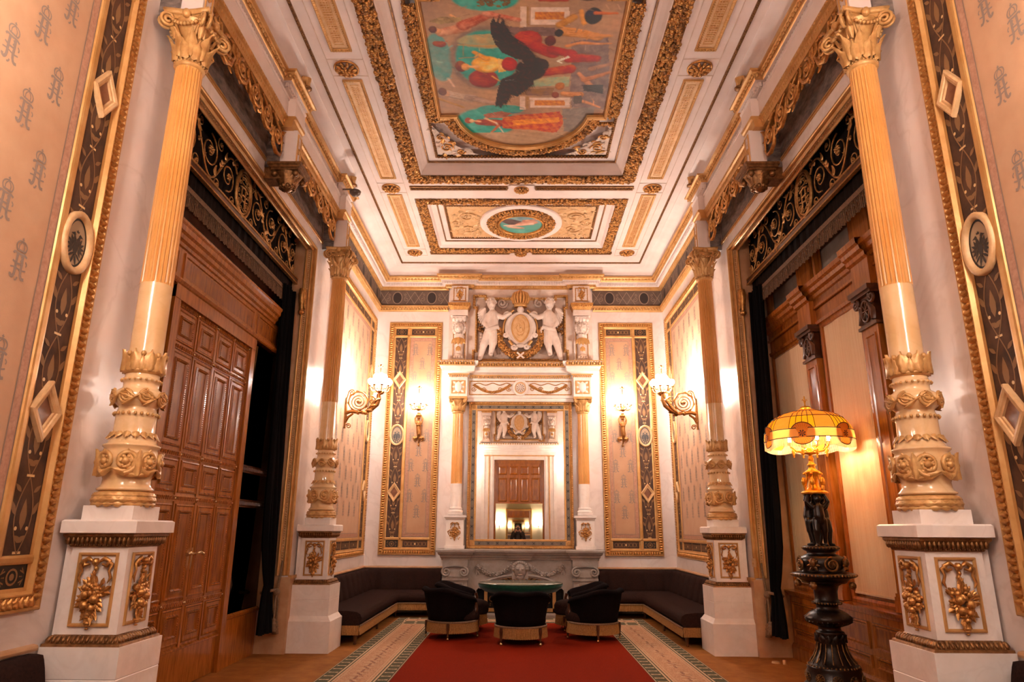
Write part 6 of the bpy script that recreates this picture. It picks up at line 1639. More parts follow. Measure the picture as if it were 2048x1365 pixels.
# cornice of the lower order
cor = [(.15, 4.40), (.17, 4.405), (.18, 4.44), (.20, 4.445), (.20, 4.475), (.30, 4.50), (.305, 4.56), (.31, 4.565), (.32, 4.60), (.345, 4.61), (.37, 4.64), (.38, 4.68), (.38, 4.69), (0, 4.70)]
shelf(mb, -1.35, 1.35, cor)
for s in (-1, 1): shelf(mb, s * 1.225 - .165, s * 1.225 + .165, [(o + .13, z) for o, z in cor])
for c0_, c1_, ex in ((-1.03, 1.03, 0), (-1.43, -1.02, .13), (1.02, 1.43, .13)):
    for x in np.arange(c0_ + .03, c1_ - .01, .043): bbox(mb, x - .012, x + .012, 4.405, 4.442, .15 + ex, .20 + ex, 1)
    bbox(mb, c0_ - .01, c1_ + .01, 4.444, 4.47, .15 + ex, .206 + ex, 1)
for c0_, c1_, ex in ((-.98, .98, 0), (-1.62, -.9, .13), (.9, 1.62, .13)):
    for x in np.arange(c0_ + .02, c1_, .105):
        sphere(mb, (0, 0, 0), 1, 8, 6, 1, fn=lambda V: BK(x + V[:, 0] * .034, 4.645 + V[:, 1] * .038, .375 + ex + V[:, 2] * .03)); bbox(mb, x + .043, x + .062, 4.61, 4.685, .36 + ex, .40 + ex, 1)
    bbox(mb, c0_, c1_, 4.600, 4.612, .32 + ex, .395 + ex, 1); bbox(mb, c0_, c1_, 4.682, 4.698, .35 + ex, .41 + ex, 1); bbox(mb, c0_, c1_, 4.61, 4.684, .35 + ex, .376 + ex, 3)
obj('entablature', mb, [M['marble'], M['goldflat'], M['goldpale'], M['golddark']], parent=t)
mb = MB(); f15 = lambda a, b, h: BK(a, b, .152 + A(h))
K = rect(-1.02, 1.02, 4.07, 4.36); mould(mb, K, [(0, 0), (.004, .012), (.016, .012), (.022, .002)], f15, True, 0)
mould(mb, ell((0, 4.215), .155, .165, 32), [(0, 0), (0, .03), (.015, .038), (.035, .03), (.045, .01)], f15, True, 1, True); flat(mb, ell((0, 4.215), .115, .125, 28), f15, .012, 2)
mb.merge(t_rosette(.09, .05), lambda V: f15(V[:, 0], 4.215 + V[:, 1], .012 + V[:, 2]), m=1)
for s in (-1, 1):
    sw = [(s * (.20 + .72 * u), 4.30 - .15 * sin(pi * u)) for u in np.linspace(0, 1, 18)]
    scatter(mb, sw if s < 0 else sw[::-1], .05, .03, 320, f15, False, 51, (.008, .016), 0, 0)
    P = A([(s * (.2 + .72 * u), 4.29 + .02 * sin(u * 16)) for u in np.linspace(0, 1, 30)]); tube(mb, f15(P[:, 0], P[:, 1], np.full(30, .008)), .009, 5, 0)
    for x in (.24, .40, .72, .93): P = A(spiral((s * x, 4.19), .05, .01, 0, 1.4 * s, 14)); tube(mb, f15(P[:, 0], P[:, 1], np.full(len(P), .006)), .008, 5, 0)
obj('swag_frieze', mb, [M['gold'], M['marble'], M['goldpale']], parent=t)

om.location.y -= .021
# ------------------------------------------------------------------ sculpted group above (built once, repeated over the entrance)
def attic(label):
    t = thing('sculpted_relief', label, 'relief', (0, 0, 4.70), 'sculpted overdoor groups')
    B = lambda a, b, h: np.stack([A(a) + 0 * A(b), -A(h) + 0 * A(a), A(b) + 0 * A(a)], 1)
    bb = lambda mb, *a: bbox(mb, *a, to3=B) if len(a) == 6 else bbox(mb, *a[:6], a[6], to3=B)
    mb = MB(); bb(mb, -1.47, 1.47, 4.70, 6.33, 0, .06); 
    ear = [(-.985, 4.74), (-.985, 5.02), (-.93, 5.02), (-.93, 5.90), (-.985, 5.90), (-.985, 6.20), (-.70, 6.20), (-.70, 6.14), (.70, 6.14), (.70, 6.20), (.985, 6.20), (.985, 5.90), (.93, 5.90), (.93, 5.02), (.985, 5.02), (.985, 4.74), (.75, 4.74), (.75, 4.78), (-.75, 4.78), (-.75, 4.74)][::-1]
    mould(mb, ear, [(0, .06), (0, .10), (.012, .115), (.03, .115), (.045, .10), (.055, .07)], B, True, 1); place(mb, ear, egg, .055, .022, .112, B, True, 1)
    flat(mb, [(-.90, 4.80), (.90, 4.80), (.90, 6.12), (-.90, 6.12)], B, .064, 2)
    rr = random.Random(2)
    for s in (-1, 1):
        for k in range(14):      # leafy background carving
            V = rotz(LEAF.V[0] * A([1, 1, .8]) * rr.uniform(.12, .24), rr.uniform(-1, 1)); stamp(mb, LEAF, B(s * rr.uniform(.2, .75) + V[:, 0], rr.uniform(4.82, 5.2) + V[:, 1], .066 + V[:, 2]), 2)
        P = A(spiral((s * .38, 6.02), .11, .02, 0, 1.6 * s, 20)); tube(mb, B(P[:, 0], P[:, 1], np.full(len(P), .08)), .025, 6, 2)
        for z in np.linspace(5.35, 5.75, 16): sphere(mb, B(A([s * .80 + .05 * sin(z * 40)]), A([z]), A([.10]))[0], .045, 6, 4, 3)
        for z in np.linspace(5.1, 5.34, 5): sphere(mb, B(A([s * .80]), A([z]), A([.10]))[0], .05, 7, 5, 2)
    obj('relief_ground', mb, [M['plaster'], M['goldflat'], M['relief'], M['golddark']], parent=t)
    for s in (-1, 1):
        c = s * 1.25
        mb = MB(); bb(mb, c - .16, c + .16, 4.70, 5.70, .06, .12); K = rect(c - .13, c + .13, 4.76, 5.66); mould(mb, K, [(0, .12), (.004, .13), (.015, .13), (.02, .121)], B, True, 1); flat(mb, offset(K, .02), B, .1215, 2)
        f = lambda a, z, r, h, m=0: sphere(mb, (0, 0, 0), 1, 10, 7, m, fn=lambda V: B(a + V[:, 0] * r[0], z + V[:, 1] * r[1], h + V[:, 2] * r[2]))
        # lion mask with mane, fluted body, paw below
        f(c, 5.45, (.10, .12, .11), .20); f(c, 5.41, (.06, .05, .06), .29); f(c, 5.45, (.025, .06, .05), .30); f(c - .05, 5.49, (.024, .018, .02), .285); f(c + .05, 5.49, (.024, .018, .02), .285); f(c, 5.36, (.05, .03, .045), .25)
        for k in range(18): a = 2 * pi * k / 18; f(c + .115 * cos(a), 5.46 + .14 * sin(a), (.035, .045, .05), .17)
        bb(mb, c - .14, c + .14, 5.60, 5.68, .12, .28)
        for k in range(4): f(c - .105 + .07 * k, 5.62, (.04, .05, .06), .24)
        V = []; Z = np.linspace(5.30, 4.90, 8)
        for z in Z:
            u = (5.30 - z) / .4; w_ = .11 - .035 * u; h_ = .22 - .07 * u
            for k in range(9): e = pi * k / 8; V.append(B(A([c + w_ * cos(e)]), A([z]), A([.12 + h_ * .8 * sin(e)]))[0])
        mb.add(V, [(j * 9 + k, j * 9 + k + 1, j * 9 + 10 + k, j * 9 + 9 + k) for j in range(7) for k in range(8)], 0, True)
        for k in range(5): Vv = rotz(LEAF.V[0] * .17, (k - 2) * .35 + pi); stamp(mb, LEAF, B(c + (k - 2) * .02 + Vv[:, 0], 5.22 + Vv[:, 1], .30 - .02 * abs(k - 2) + Vv[:, 2] * .5), 1)
        for k in range(3): Vv = rotz(LEAF.V[0] * .12, (k - 1) * .4 + pi); stamp(mb, LEAF, B(c + Vv[:, 0], 5.05 + Vv[:, 1], .26 + Vv[:, 2] * .5), 1)
        f(c, 4.85, (.10, .07, .10), .19, 3)
        for k in range(4): f(c - .075 + .05 * k, 4.81, (.03, .04, .05), .27, 3)
        bb(mb, c - .125, c + .125, 4.73, 4.79, .12, .30, 3)
        obj('lion_console', mb, [M['plaster'], M['goldflat'], M['relief'], M['ivory']], parent=t)
        mb = MB(); bb(mb, c - .175, c + .175, 5.70, 5.84, .0, .26); shelf(mb, c - .175, c + .175, [(.26, 5.82), (.27, 5.83), (.29, 5.88), (.31, 5.90), (.315, 5.96), (0, 5.97)], B, 1)
        for x in np.arange(c - .18, c + .19, .045): sphere(mb, B(A([x]), A([5.90]), A([.305]))[0], (.016, .016, .024), 6, 4, 1)
        bb(mb, c - .17, c + .17, 5.96, 6.34, 0, .25); K = rect(c - .13, c + .13, 6.01, 6.30); mould(mb, K, [(0, .25), (.004, .262), (.014, .262), (.02, .251)], B, True, 1)
        fruit_drop(mb, lambda x, y, h: B(c + A(x), 6.175 + A(y), h), .72, 14, .252, 1)
        obj('frieze_block', mb, [M['plaster'], M['gold']], parent=t)
    # cartouche with gilt oval and crown
    mb = MB(); cz = 5.44
    sh = []
    for k in range(40):
        a = 2 * pi * k / 40; x = .32 * cos(a); z = .36 * sin(a); x *= 1 - .22 * max(0, -sin(a)) ** 1.5 ; sh.append((x, cz + z))
    mould(mb, sh, [(0, .07), (0, .19), (.015, .215), (.035, .22), (.05, .205), (.09, .20), (.13, .215), (.14, .22)], B, True, 0, True)
    for s in (-1, 1):
        for (x, z, r, a0_, tn) in ((.27, 5.74, .07, -pi / 2, 1.5), (.30, 5.30, .05, pi / 2, 1.5), (.13, 5.05, .06, 0, 1.4)): P = A(spiral((s * x, z), r, .012, a0_, tn * s, 18)); tube(mb, B(P[:, 0], P[:, 1], np.full(len(P), .20)), .026, 7)
        P = A([(s * .36, cz - .2), (s * .34, cz + .1), (s * .28, cz + .28), (s * .14, cz + .40)]); tube(mb, B(P[:, 0], P[:, 1], np.full(4, .17)), .022, 6, 1)
        P = A([(s * .23, cz - .27), (s * .16, cz - .36)]); tube(mb, B(P[:, 0], P[:, 1], np.full(2, .24)), .03, 6, 1)
    sphere(mb, (0, 0, 0), 1, 12, 8, 0, fn=lambda V: B(V[:, 0] * .07, cz + .40 + V[:, 1] * .08, .20 + V[:, 2] * .06)); sphere(mb, (0, 0, 0), 1, 10, 7, 0, fn=lambda V: B(V[:, 0] * .09, cz - .36 + V[:, 1] * .05, .20 + V[:, 2] * .06))
    cart = obj('cartouche', mb, [M['plaster'], M['goldflat']], parent=t)
    mb = MB(); O = [(x * .58, cz + (z - cz) * .80) for x, z in sh]
    mould(mb, O, [(-.01, .20), (0, .235), (.012, .24), (.02, .225)], B, True, 0, True)
    V = []; n = 40; qs = (.03, .25, .5, .75, .9, 1.0)
    for q in qs:
        for x, z in O: V.append(B(A([x * q]), A([cz + (z - cz) * q]), A([.222 + .03 * (1 - q * q)]))[0])
    mb.add(V, [tuple(range(n))] + [(r * n + i, r * n + (i + 1) % n, (r + 1) * n + (i + 1) % n, (r + 1) * n + i) for r in range(len(qs) - 1) for i in range(n)], 1, True)
    for pts in ([(-.02, .14), (.04, .16), (.08, .08), (.07, -.1), (.02, -.17)], [(-.06, .06), (-.09, 0), (-.05, -.08), (.0, -.10), (.05, -.06), (.03, 0)], [(-.08, -.12), (-.03, -.16), (.02, -.14)], [(-.04, .1), (-.01, .06), (-.03, .02)]):
        P = A(pts); tube(mb, B(P[:, 0], cz + P[:, 1], .252 - .35 * (P[:, 0] ** 2 + P[:, 1] ** 2)), .007, 6, 0)
    obj('gilt_oval', mb, [M['goldflat'], M['goldpale']], parent=cart)
    mb = MB(); K0 = (0, 0); lathe(mb, [(.125, 5.90), (.135, 5.91), (.14, 5.97), (.13, 5.98), (.10, 5.985)], 20, (0, -.18, 0), ry=.7)
    for k in range(9):
        a = pi * (k / 8) + pi; q = (.14 * cos(a), -.18 + .098 * sin(a), 0)
        tube(mb, [(q[0], q[1], 5.97), (q[0] * 1.25, -.18 + (q[1] + .18) * 1.25, 6.08), (q[0] * 1.0, -.18 + (q[1] + .18), 6.19), (q[0] * .25, -.18 + (q[1] + .18) * .3, 6.245)], A([.022, .03, .026, .014]), 6); sphere(mb, (q[0] * 1.12, -.18 + (q[1] + .18) * 1.12, 6.0), .016, 6, 4)
    sphere(mb, (0, -.18, 6.10), (.12, .09, .13), 14, 9); sphere(mb, (0, -.18, 6.265), .028, 8, 6); tube(mb, [(0, -.18, 6.28), (0, -.18, 6.33)], .008, 5); tube(mb, [(-.02, -.18, 6.312), (.02, -.18, 6.312)], .007, 5)
    obj('crown', mb, [M['goldflat']], parent=t)
    mb = MB()
    U = [(.37 * cos(a), 5.36 + .37 * sin(a) * 1.1) for a in np.linspace(pi * .93, pi * 2.07, 30)]
    scatter(mb, U, -.15, .12, 420, lambda a, b, h: B(a, b, .15 + A(h)), False, 61, (.018, .034), 0, 2)
    for sg in (-1, 1): ribbon(mb, [(-.07, 4.80 + .06 * (1 - sg)), (.07, 4.80 + .06 * (1 + sg))], .035, lambda a, b, h: B(a, b, .27 + A(h)), 0, 1)
    obj('fruit_festoon', mb, [M['gold'], M['plaster'], M['golddark']], parent=t)
    # two winged putti carrying the cartouche
    for s in (-1, 1):
        mb = MB(); c = lambda p, q, r0, r1: capsule(mb, (s * p[0], -p[1], p[2]), (s * q[0], -q[1], q[2]), r0, r1, 12, 7); sp_ = lambda p, r: sphere(mb, (s * p[0], -p[1], p[2]), r, 14, 10)
        c((.60, .17, 5.38), (.58, .18, 5.50), .135, .125); c((.58, .18, 5.48), (.57, .17, 5.72), .13, .125); c((.57, .17, 5.70), (.575, .17, 5.79), .12, .07); sp_((.60, .245, 5.47), (.10, .07, .10))
        c((.58, .17, 5.80), (.59, .18, 5.88), .055, .055); sp_((.60, .20, 5.965), (.092, .105, .108)); sp_((.585, .30, 5.945), (.018, .02, .018)); sp_((.55, .275, 5.92), (.04, .036, .034)); sp_((.63, .275, 5.915), (.04, .036, .034)); sp_((.585, .285, 5.905), (.026, .02, .012)); sp_((.59, .26, 5.875), (.035, .035, .02))
        c((.48, .19, 5.72), (.36, .24, 5.66), .06, .052); c((.36, .24, 5.66), (.24, .25, 5.73), .05, .036); sp_((.22, .25, 5.745), (.036, .03, .03))
        for f in range(4): c((.215, .26, 5.765 - .014 * f), (.175, .27, 5.76 - .016 * f), .010, .008)
        c((.68, .17, 5.72), (.74, .22, 5.55), .058, .05); c((.74, .22, 5.55), (.66, .28, 5.44), .05, .036); sp_((.65, .285, 5.43), (.034, .03, .034))
        for f in range(4): c((.645, .29, 5.45 - .014 * f), (.61, .30, 5.44 - .014 * f), .010, .008)
        c((.56, .18, 5.36), (.55, .22, 5.14), .105, .082); c((.55, .22, 5.14), (.60, .16, 4.92), .076, .05); c((.60, .16, 4.91), (.58, .24, 4.875), .042, .03)
        c((.64, .17, 5.36), (.74, .20, 5.10), .108, .08); c((.74, .20, 5.10), (.81, .16, 4.84), .076, .05); c((.81, .16, 4.82), (.83, .25, 4.785), .042, .03)
        body = obj('putto_body', mb, [M['plaster']], parent=t); remesh(body, .013, 4)
        mb = MB(); rr = random.Random(7)
        for k in range(60):
            e, g = rr.uniform(0, 2 * pi), rr.uniform(0, 1.45); q = (s * (.60 + .10 * sin(g) * cos(e)), -(.19 + .11 * sin(g) * sin(e)), 5.975 + .115 * cos(g)); 
            if q[1] < -.27 and q[2] < 6.03: continue
            sphere(mb, q, rr.uniform(.02, .03), 6, 4)
        obj('curls', mb, [M['plaster']], parent=body)
        mb = MB()
        for k in range(7):
            ang = -3.05 + .14 * k; V = rotz(LEAF.V[0] * A([.85, 1.5 - .10 * k, .8]) * .24, ang if s > 0 else -ang); stamp(mb, LEAF, B(s * .72 + V[:, 0], 5.80 + .012 * k + V[:, 1], .12 + .012 * k + V[:, 2]))
        obj('wing', mb, [M['plaster']], parent=body)
        mb = MB(); P = [(s * x, -y, z) for x, y, z in ((.70, .24, 5.40), (.58, .31, 5.40), (.47, .26, 5.46), (.43, .2, 5.40), (.46, .18, 5.25))]; tube(mb, P, A([.04, .05, .045, .04, .015]), 8); obj('loincloth', mb, [M['plaster']], parent=body)
    return t
rel = attic('sculpted relief of two winged putti holding a crowned gilt shield above the mirror'); rel.location = (0, Y1 - .021, 4.70)
OFF[rel.name] = A([0, 0, 4.70])
rel2 = copy_tree(rel, (0, Y0 + .021, 4.70), pi, 'sculpted putti relief over the entrance door, seen reflected in the mirror')
# ------------------------------------------------------------------ wall lamps
def candelabra(t, c, r=.165, n=8, gl='globe'):
    """cup, curved arms, opal globes and a top rod above point c (world of t)"""
    x, y, z = c; mb = MB()
    lathe(mb, [(.0, -.04), (.02, -.035), (.05, -.012), (.06, -.005), (.06, .004), (.03, .012), (.022, .03), (.035, .045), (.02, .06), (.012, .10), (.012, .30), (.02, .31), (.008, .33), (.008, .43), (.0, .44)], 16, c)
    for i in range(6): a = 2 * pi * i / 6; tube(mb, [(x + .03 * cos(a), y + .03 * sin(a), z + .42), (x + .05 * cos(a), y + .05 * sin(a), z + .44)], .006, 5)
    sphere(mb, (x, y, z + .44), (.02, .02, .03), 8, 6)
    hub = obj('hub', mb, [M['sconce']], parent=t)
    P = [(r, .10, 2 * pi * (i + .5) / n) for i in range(n)] + [(.075, .19, 2 * pi * i / 4 + .4) for i in range(4)]
    for rr, dz, a in P:
        mb = MB(); u = (cos(a), sin(a))
        pts = [(.02, .03), (rr * .45, -.01 if rr > .1 else .1), (rr * .85, .0 if rr > .1 else .14), (rr, dz * .6), (rr, dz)]
        tube(mb, [(x + q * u[0], y + q * u[1], z + w) for q, w in pts], .008, 6)
        lathe(mb, [(.006, dz - .03), (.03, dz - .02), (.034, dz - .012), (.012, dz - .008), (.012, dz + .02)], 10, (x + rr * u[0], y + rr * u[1], z))
        arm = obj('branch', mb, [M['sconce']], parent=t)
        mb = MB(); sphere(mb, (x + rr * u[0], y + rr * u[1], z + dz + .062), (.044, .044, .05), 10, 7); obj('globe', mb, [M[gl]], parent=arm)
def bracket_sconce(label, gl='globe'):
    t = thing('bracket_lamp', label, 'wall lamp', (0, 0, 3.10), 'scrolled bracket wall lamps')
    mb = MB()
    tube(mb, [(.012, 0, z) for z in np.linspace(3.10, 3.62, 10)], A([.02, .016, .02, .026, .03, .03, .026, .02, .016, .012]), 8)
    boxm(mb, 0, .014, -.035, .035, 3.22, 3.50); P = spiral((.075, 3.14), .045, .01, pi * .9, -1.5, 16); tube(mb, [(q[0], 0, q[1]) for q in P], .009, 6)
    P = spiral((.10, 3.70), .06, .012, pi, -1.5, 18); tube(mb, [(.012, 0, 3.58)] + [(q[0], 0, q[1]) for q in P], .010, 6)
    wall = obj('wall_plate', mb, [M['sconce']], parent=t)
    mb = MB()
    tube(mb, [(.02, 0, 3.36), (.10, 0, 3.385), (.22, 0, 3.37), (.34, 0, 3.37), (.45, 0, 3.42), (.53, 0, 3.50), (.565, 0, 3.60), (.56, 0, 3.70)], A([.035, .03, .024, .024, .03, .034, .03, .02]), 8)
    tube(mb, [(.02, 0, 3.20), (.06, 0, 3.29), (.14, 0, 3.35)], A([.016, .022, .018]), 7)
    for k in range(9):
        u = k / 8; c = (.30 + .26 * u, 3.37 + .30 * u ** 1.6)
        V = rotz(LEAF.V[0] * .12, -pi / 2 + .9 * u + (.5 if k % 2 else -.3)); stamp(mb, LEAF, np.stack([c[0] + V[:, 0], (V[:, 2] + .02) * (1 if k % 2 else -1), c[1] + V[:, 1]], 1))
    for x, z in ((.30, 3.37), (.22, 3.365)): lathe(mb, [(.02, -.03), (.03, -.01), (.03, .01), (.02, .03)], 10, (x, 0, z))
    obj('arm', mb, [M['sconce']], parent=t)
    mb = MB()
    for c, r, a0, tn, th in (((.215, 3.56), .165, -pi / 2, -1.0, .012), ((.22, 3.55), .13, -pi * .4, -2.2, .009)): P = spiral(c, r, r * (.9 if tn == -1.0 else .2), a0, tn, 34); tube(mb, [(q[0], 0, q[1]) for q in P], th, 6)
    lathe(mb, [(.0, -.02), (.035, -.012), (.04, .0), (.035, .012), (.0, .02)], 12, (.22, 0, 3.55))
    for k in range(8): a = 2 * pi * k / 8; V = rotz(LEAF.V[0] * .07, a); stamp(mb, LEAF, np.stack([.215 + .165 * cos(a) + V[:, 0], V[:, 2], 3.56 + .165 * sin(a) + V[:, 1]], 1))
    P = spiral((.44, 3.55), .05, .01, -pi / 2, 1.6, 16); tube(mb, [(q[0], 0, q[1]) for q in P], .010, 6); tube(mb, [(.50, 0, 3.60), (.45, 0, 3.65), (.40, 0, 3.645)], A([.02, .014, .004]), 6); tube(mb, [(.36, 0, 3.60), (.32, 0, 3.66), (.29, 0, 3.64)], A([.012, .010, .004]), 6)
    obj('scroll', mb, [M['sconce']], parent=t)
    candelabra(t, (.56, 0, 3.73), gl=gl)
    return t
SD = 11.28
b = bracket_sconce('left bracket wall lamp with scrolled arm above the left corner sofa'); b.location = (-WX + .012, SD, 3.10)
copy_tree(b, (WX - .012, SD, 3.10), pi, 'right bracket wall lamp with scrolled arm above the right corner sofa')
b = bracket_sconce('unseen bracket wall lamp added on the left wall near the entrance', 'globelow'); b.location = (-WX + .012, 2.15, 3.10)  # dimmer pair added out of view to light the near end
copy_tree(b, (WX - .012, 2.15, 3.10), pi, 'unseen bracket wall lamp added on the right wall near the entrance')
def figure_sconce(label):
    t = thing('figure_lamp', label, 'wall lamp', (0, 0, 3.12), 'figure wall lamps')
    mb = MB()        # term figure: torso, head, tapering scrolled body
    c = lambda p, q, a, b_: capsule(mb, p, q, a, b_)
    c((0, -.10, 3.50), (0, -.11, 3.40), .055, .04); c((0, -.10, 3.54), (0, -.10, 3.58), .026, .026); c((0, -.11, 3.62), (0, -.11, 3.63), .038, .036); c((0, -.105, 3.40), (.01, -.09, 3.30), .042, .046); c((.01, -.09, 3.30), (.02, -.05, 3.20), .044, .02); c((.02, -.05, 3.20), (.0, -.03, 3.13), .02, .012)
    for s in (-1, 1): c((s * .055, -.10, 3.52), (s * .075, -.10, 3.60), .02, .017); c((s * .075, -.10, 3.60), (s * .04, -.10, 3.68), .017, .013); c((s * .022, -.145, 3.47), (s * .022, -.15, 3.47), .022, .02)
    o = obj('term_figure', mb, [M['sconce']], parent=t); remesh(o, .007, 3)
    mb = MB(); lathe(mb, [(.0, 3.64), (.05, 3.655), (.055, 3.67), (.03, 3.68), (.03, 3.72)], 12, (0, -.11, 0)); boxm(mb, -.03, .03, -.10, 0, 3.42, 3.47)
    for s in (-1, 1):
        P = spiral((s * .055, 3.22), .05, .01, -pi / 2, 1.5 * s, 18); tube(mb, [(q[0], -.05, q[1]) for q in P], .014, 6)
        for k in range(3): V = rotz(LEAF.V[0] * .10, s * (.8 + .5 * k) + pi); stamp(mb, LEAF, np.stack([s * .02 + V[:, 0], -.08 - V[:, 2], 3.26 + V[:, 1] - .02 * k], 1))
    sphere(mb, (0, -.03, 3.10), (.018, .018, .03), 8, 6)
    obj('bracket', mb, [M['sconce']], parent=t)
    candelabra(t, (0, -.19, 3.78), .165, 8, 'globedim')
    return t
f = figure_sconce('figure wall lamp on the silk panel left of the mirror'); f.location = (-2.01, Y1 - .012, 3.12)
copy_tree(f, (2.02, Y1 - .012, 3.12), 0, 'figure wall lamp on the silk panel right of the mirror')
copy_tree(f, (-2.02, Y0, 3.12), pi, 'unseen figure wall lamp added left of the entrance door')  # unseen pair added behind the camera to raise the general light
copy_tree(f, (2.02, Y0, 3.12), pi, 'unseen figure wall lamp added right of the entrance door')

# ------------------------------------------------------------------ corner sofas
def sofa(sx, sy, label):
    """L-shaped bench along the side wall and across the corner"""
    T = lambda V: np.stack([V[:, 0] * sx, MID + (V[:, 1] - MID) * sy, V[:, 2]], 1)
    pl = lambda a, b, h: T(plan(a, b, h))
    y0 = 9.79 
    P = [(2.925, y0), (2.925, Y1 - .025), (1.47, Y1 - .025)]
    t = thing('corner_sofa', label, 'sofa', tuple(T(A([[2.6, 13.2, 0]]))[0]), 'dark velvet corner sofas')
    mb = MB()
    PP = resample(P, .06)
    prof = [(.03, .24), (.70, .24), (.755, .255), (.785, .29), (.79, .34), (.77, .385), (.72, .415), (.60, .428), (.40, .43), (.20, .42), (.10, .41), (.03, .40)]
    mould(mb, P, prof, pl, False, 0, True, loop=True, cap=True); obj('seat', mb, [M['velvetb']], parent=t)
    PB_ = resample(P, .035); d = np.concatenate([[0], np.cumsum(np.linalg.norm(np.diff(PB_, axis=0), axis=1))])
    chan = 1 - .16 * (np.abs(np.cos(pi * d / .36)) ** 8)
    prof = [(.0, .40), (.20, .40), (.205, .43), (.185, .52), (.155, .62), (.135, .70), (.12, .745), (.09, .772), (.05, .778), (.0, .778)]
    mould(mb := MB(), PB_, prof, pl, False, 0, True, loop=True, cap=True, mod=lambda j: chan if 1 <= j <= 6 else np.ones(len(PB_))); obj('backrest', mb, [M['velvetb']], parent=t)
    mb = MB(); F_ = resample(offset(P, .765, False), .011); n = len(F_)
    V = [];
    Nn = _norms(F_, False); wv = np.where(np.arange(n) % 2 == 0, .0, .007)
    rows = [(.245, .002), (.225, .004), (.20, .0), (.16, .006), (.125, .009)]
    for z, o in rows: q = F_ + Nn * (o + wv * (1 if z < .22 else .2))[:, None]; V.append(pl(q[:, 0], q[:, 1], np.full(n, z)))
    mb.add(np.concatenate(V), [(j * n + i, j * n + i + 1, (j + 1) * n + i + 1, (j + 1) * n + i) for j in range(4) for i in range(n - 1)], 0, False)
    # end face of the fringe
    E_ = resample([(2.925, y0 - .004), (2.925 - .765, y0 - .004)], .011); n = len(E_); V = [pl(E_[:, 0], E_[:, 1] - .006 * (np.arange(n) % 2), np.full(n, z)) for z in (.245, .125)]; mb.add(np.concatenate(V), [(i, i + 1, n + i + 1, n + i) for i in range(n - 1)], 0, False)
    Pb = offset(P, .770, False); mould(mb, P, [(.765, .225), (.777, .23), (.777, .243), (.765, .25)], pl, False, 1, True)
    obj('fringe', mb, [M['fringe'], M['cord']], parent=t)
    mb = MB(); mould(mb, P, [(.05, .13), (.70, .13), (.70, .24), (.05, .24)], pl, False, loop=True, cap=True); obj('base_frame', mb, [M['wooddk']], parent=t)
    for x, y in ((2.86, y0 + .08), (2.22, y0 + .06), (2.22, y0 + 1.55), (2.86, y0 + 1.55), (2.2, 12.86), (1.55, 12.86), (1.55, 13.4)):
        mb = MB(); lathe(mb, [(.016, 0), (.022, .01), (.016, .03), (.026, .09), (.034, .13), (.034, .15)], 12, (x, y, 0)); me = MB(); me.merge(mb, T); obj('leg', me, [M['wooddk']], parent=t)
    # trim strip on the wall
    return t
sofa(1, 1, 'dark brown velvet corner sofa with gold fringe at the far right corner'); sofa(-1, 1, 'dark brown velvet corner sofa with gold fringe at the far left corner')
sofa(-1, -1, 'dark velvet sofa end cut off at the bottom left edge'); sofa(1, -1, 'dark velvet sofa end cut off at the bottom right edge')
mb = MB()
for sx in (-1, 1):
    for sy in (-1, 1):
        T = lambda a, b, h: (lambda V: np.stack([V[:, 0] * sx, MID + (V[:, 1] - MID) * sy, V[:, 2]], 1))(plan(a, b, h))
        mould(mb, [(WX, 9.72), (WX, Y1), (1.43, Y1)], [(0, .782), (.03, .785), (.034, .80), (.028, .815), (0, .822)], T, False)
obj('trim_8', mb, [M['jamb']], kind='structure', label='narrow brown rail on the wall above the sofas')

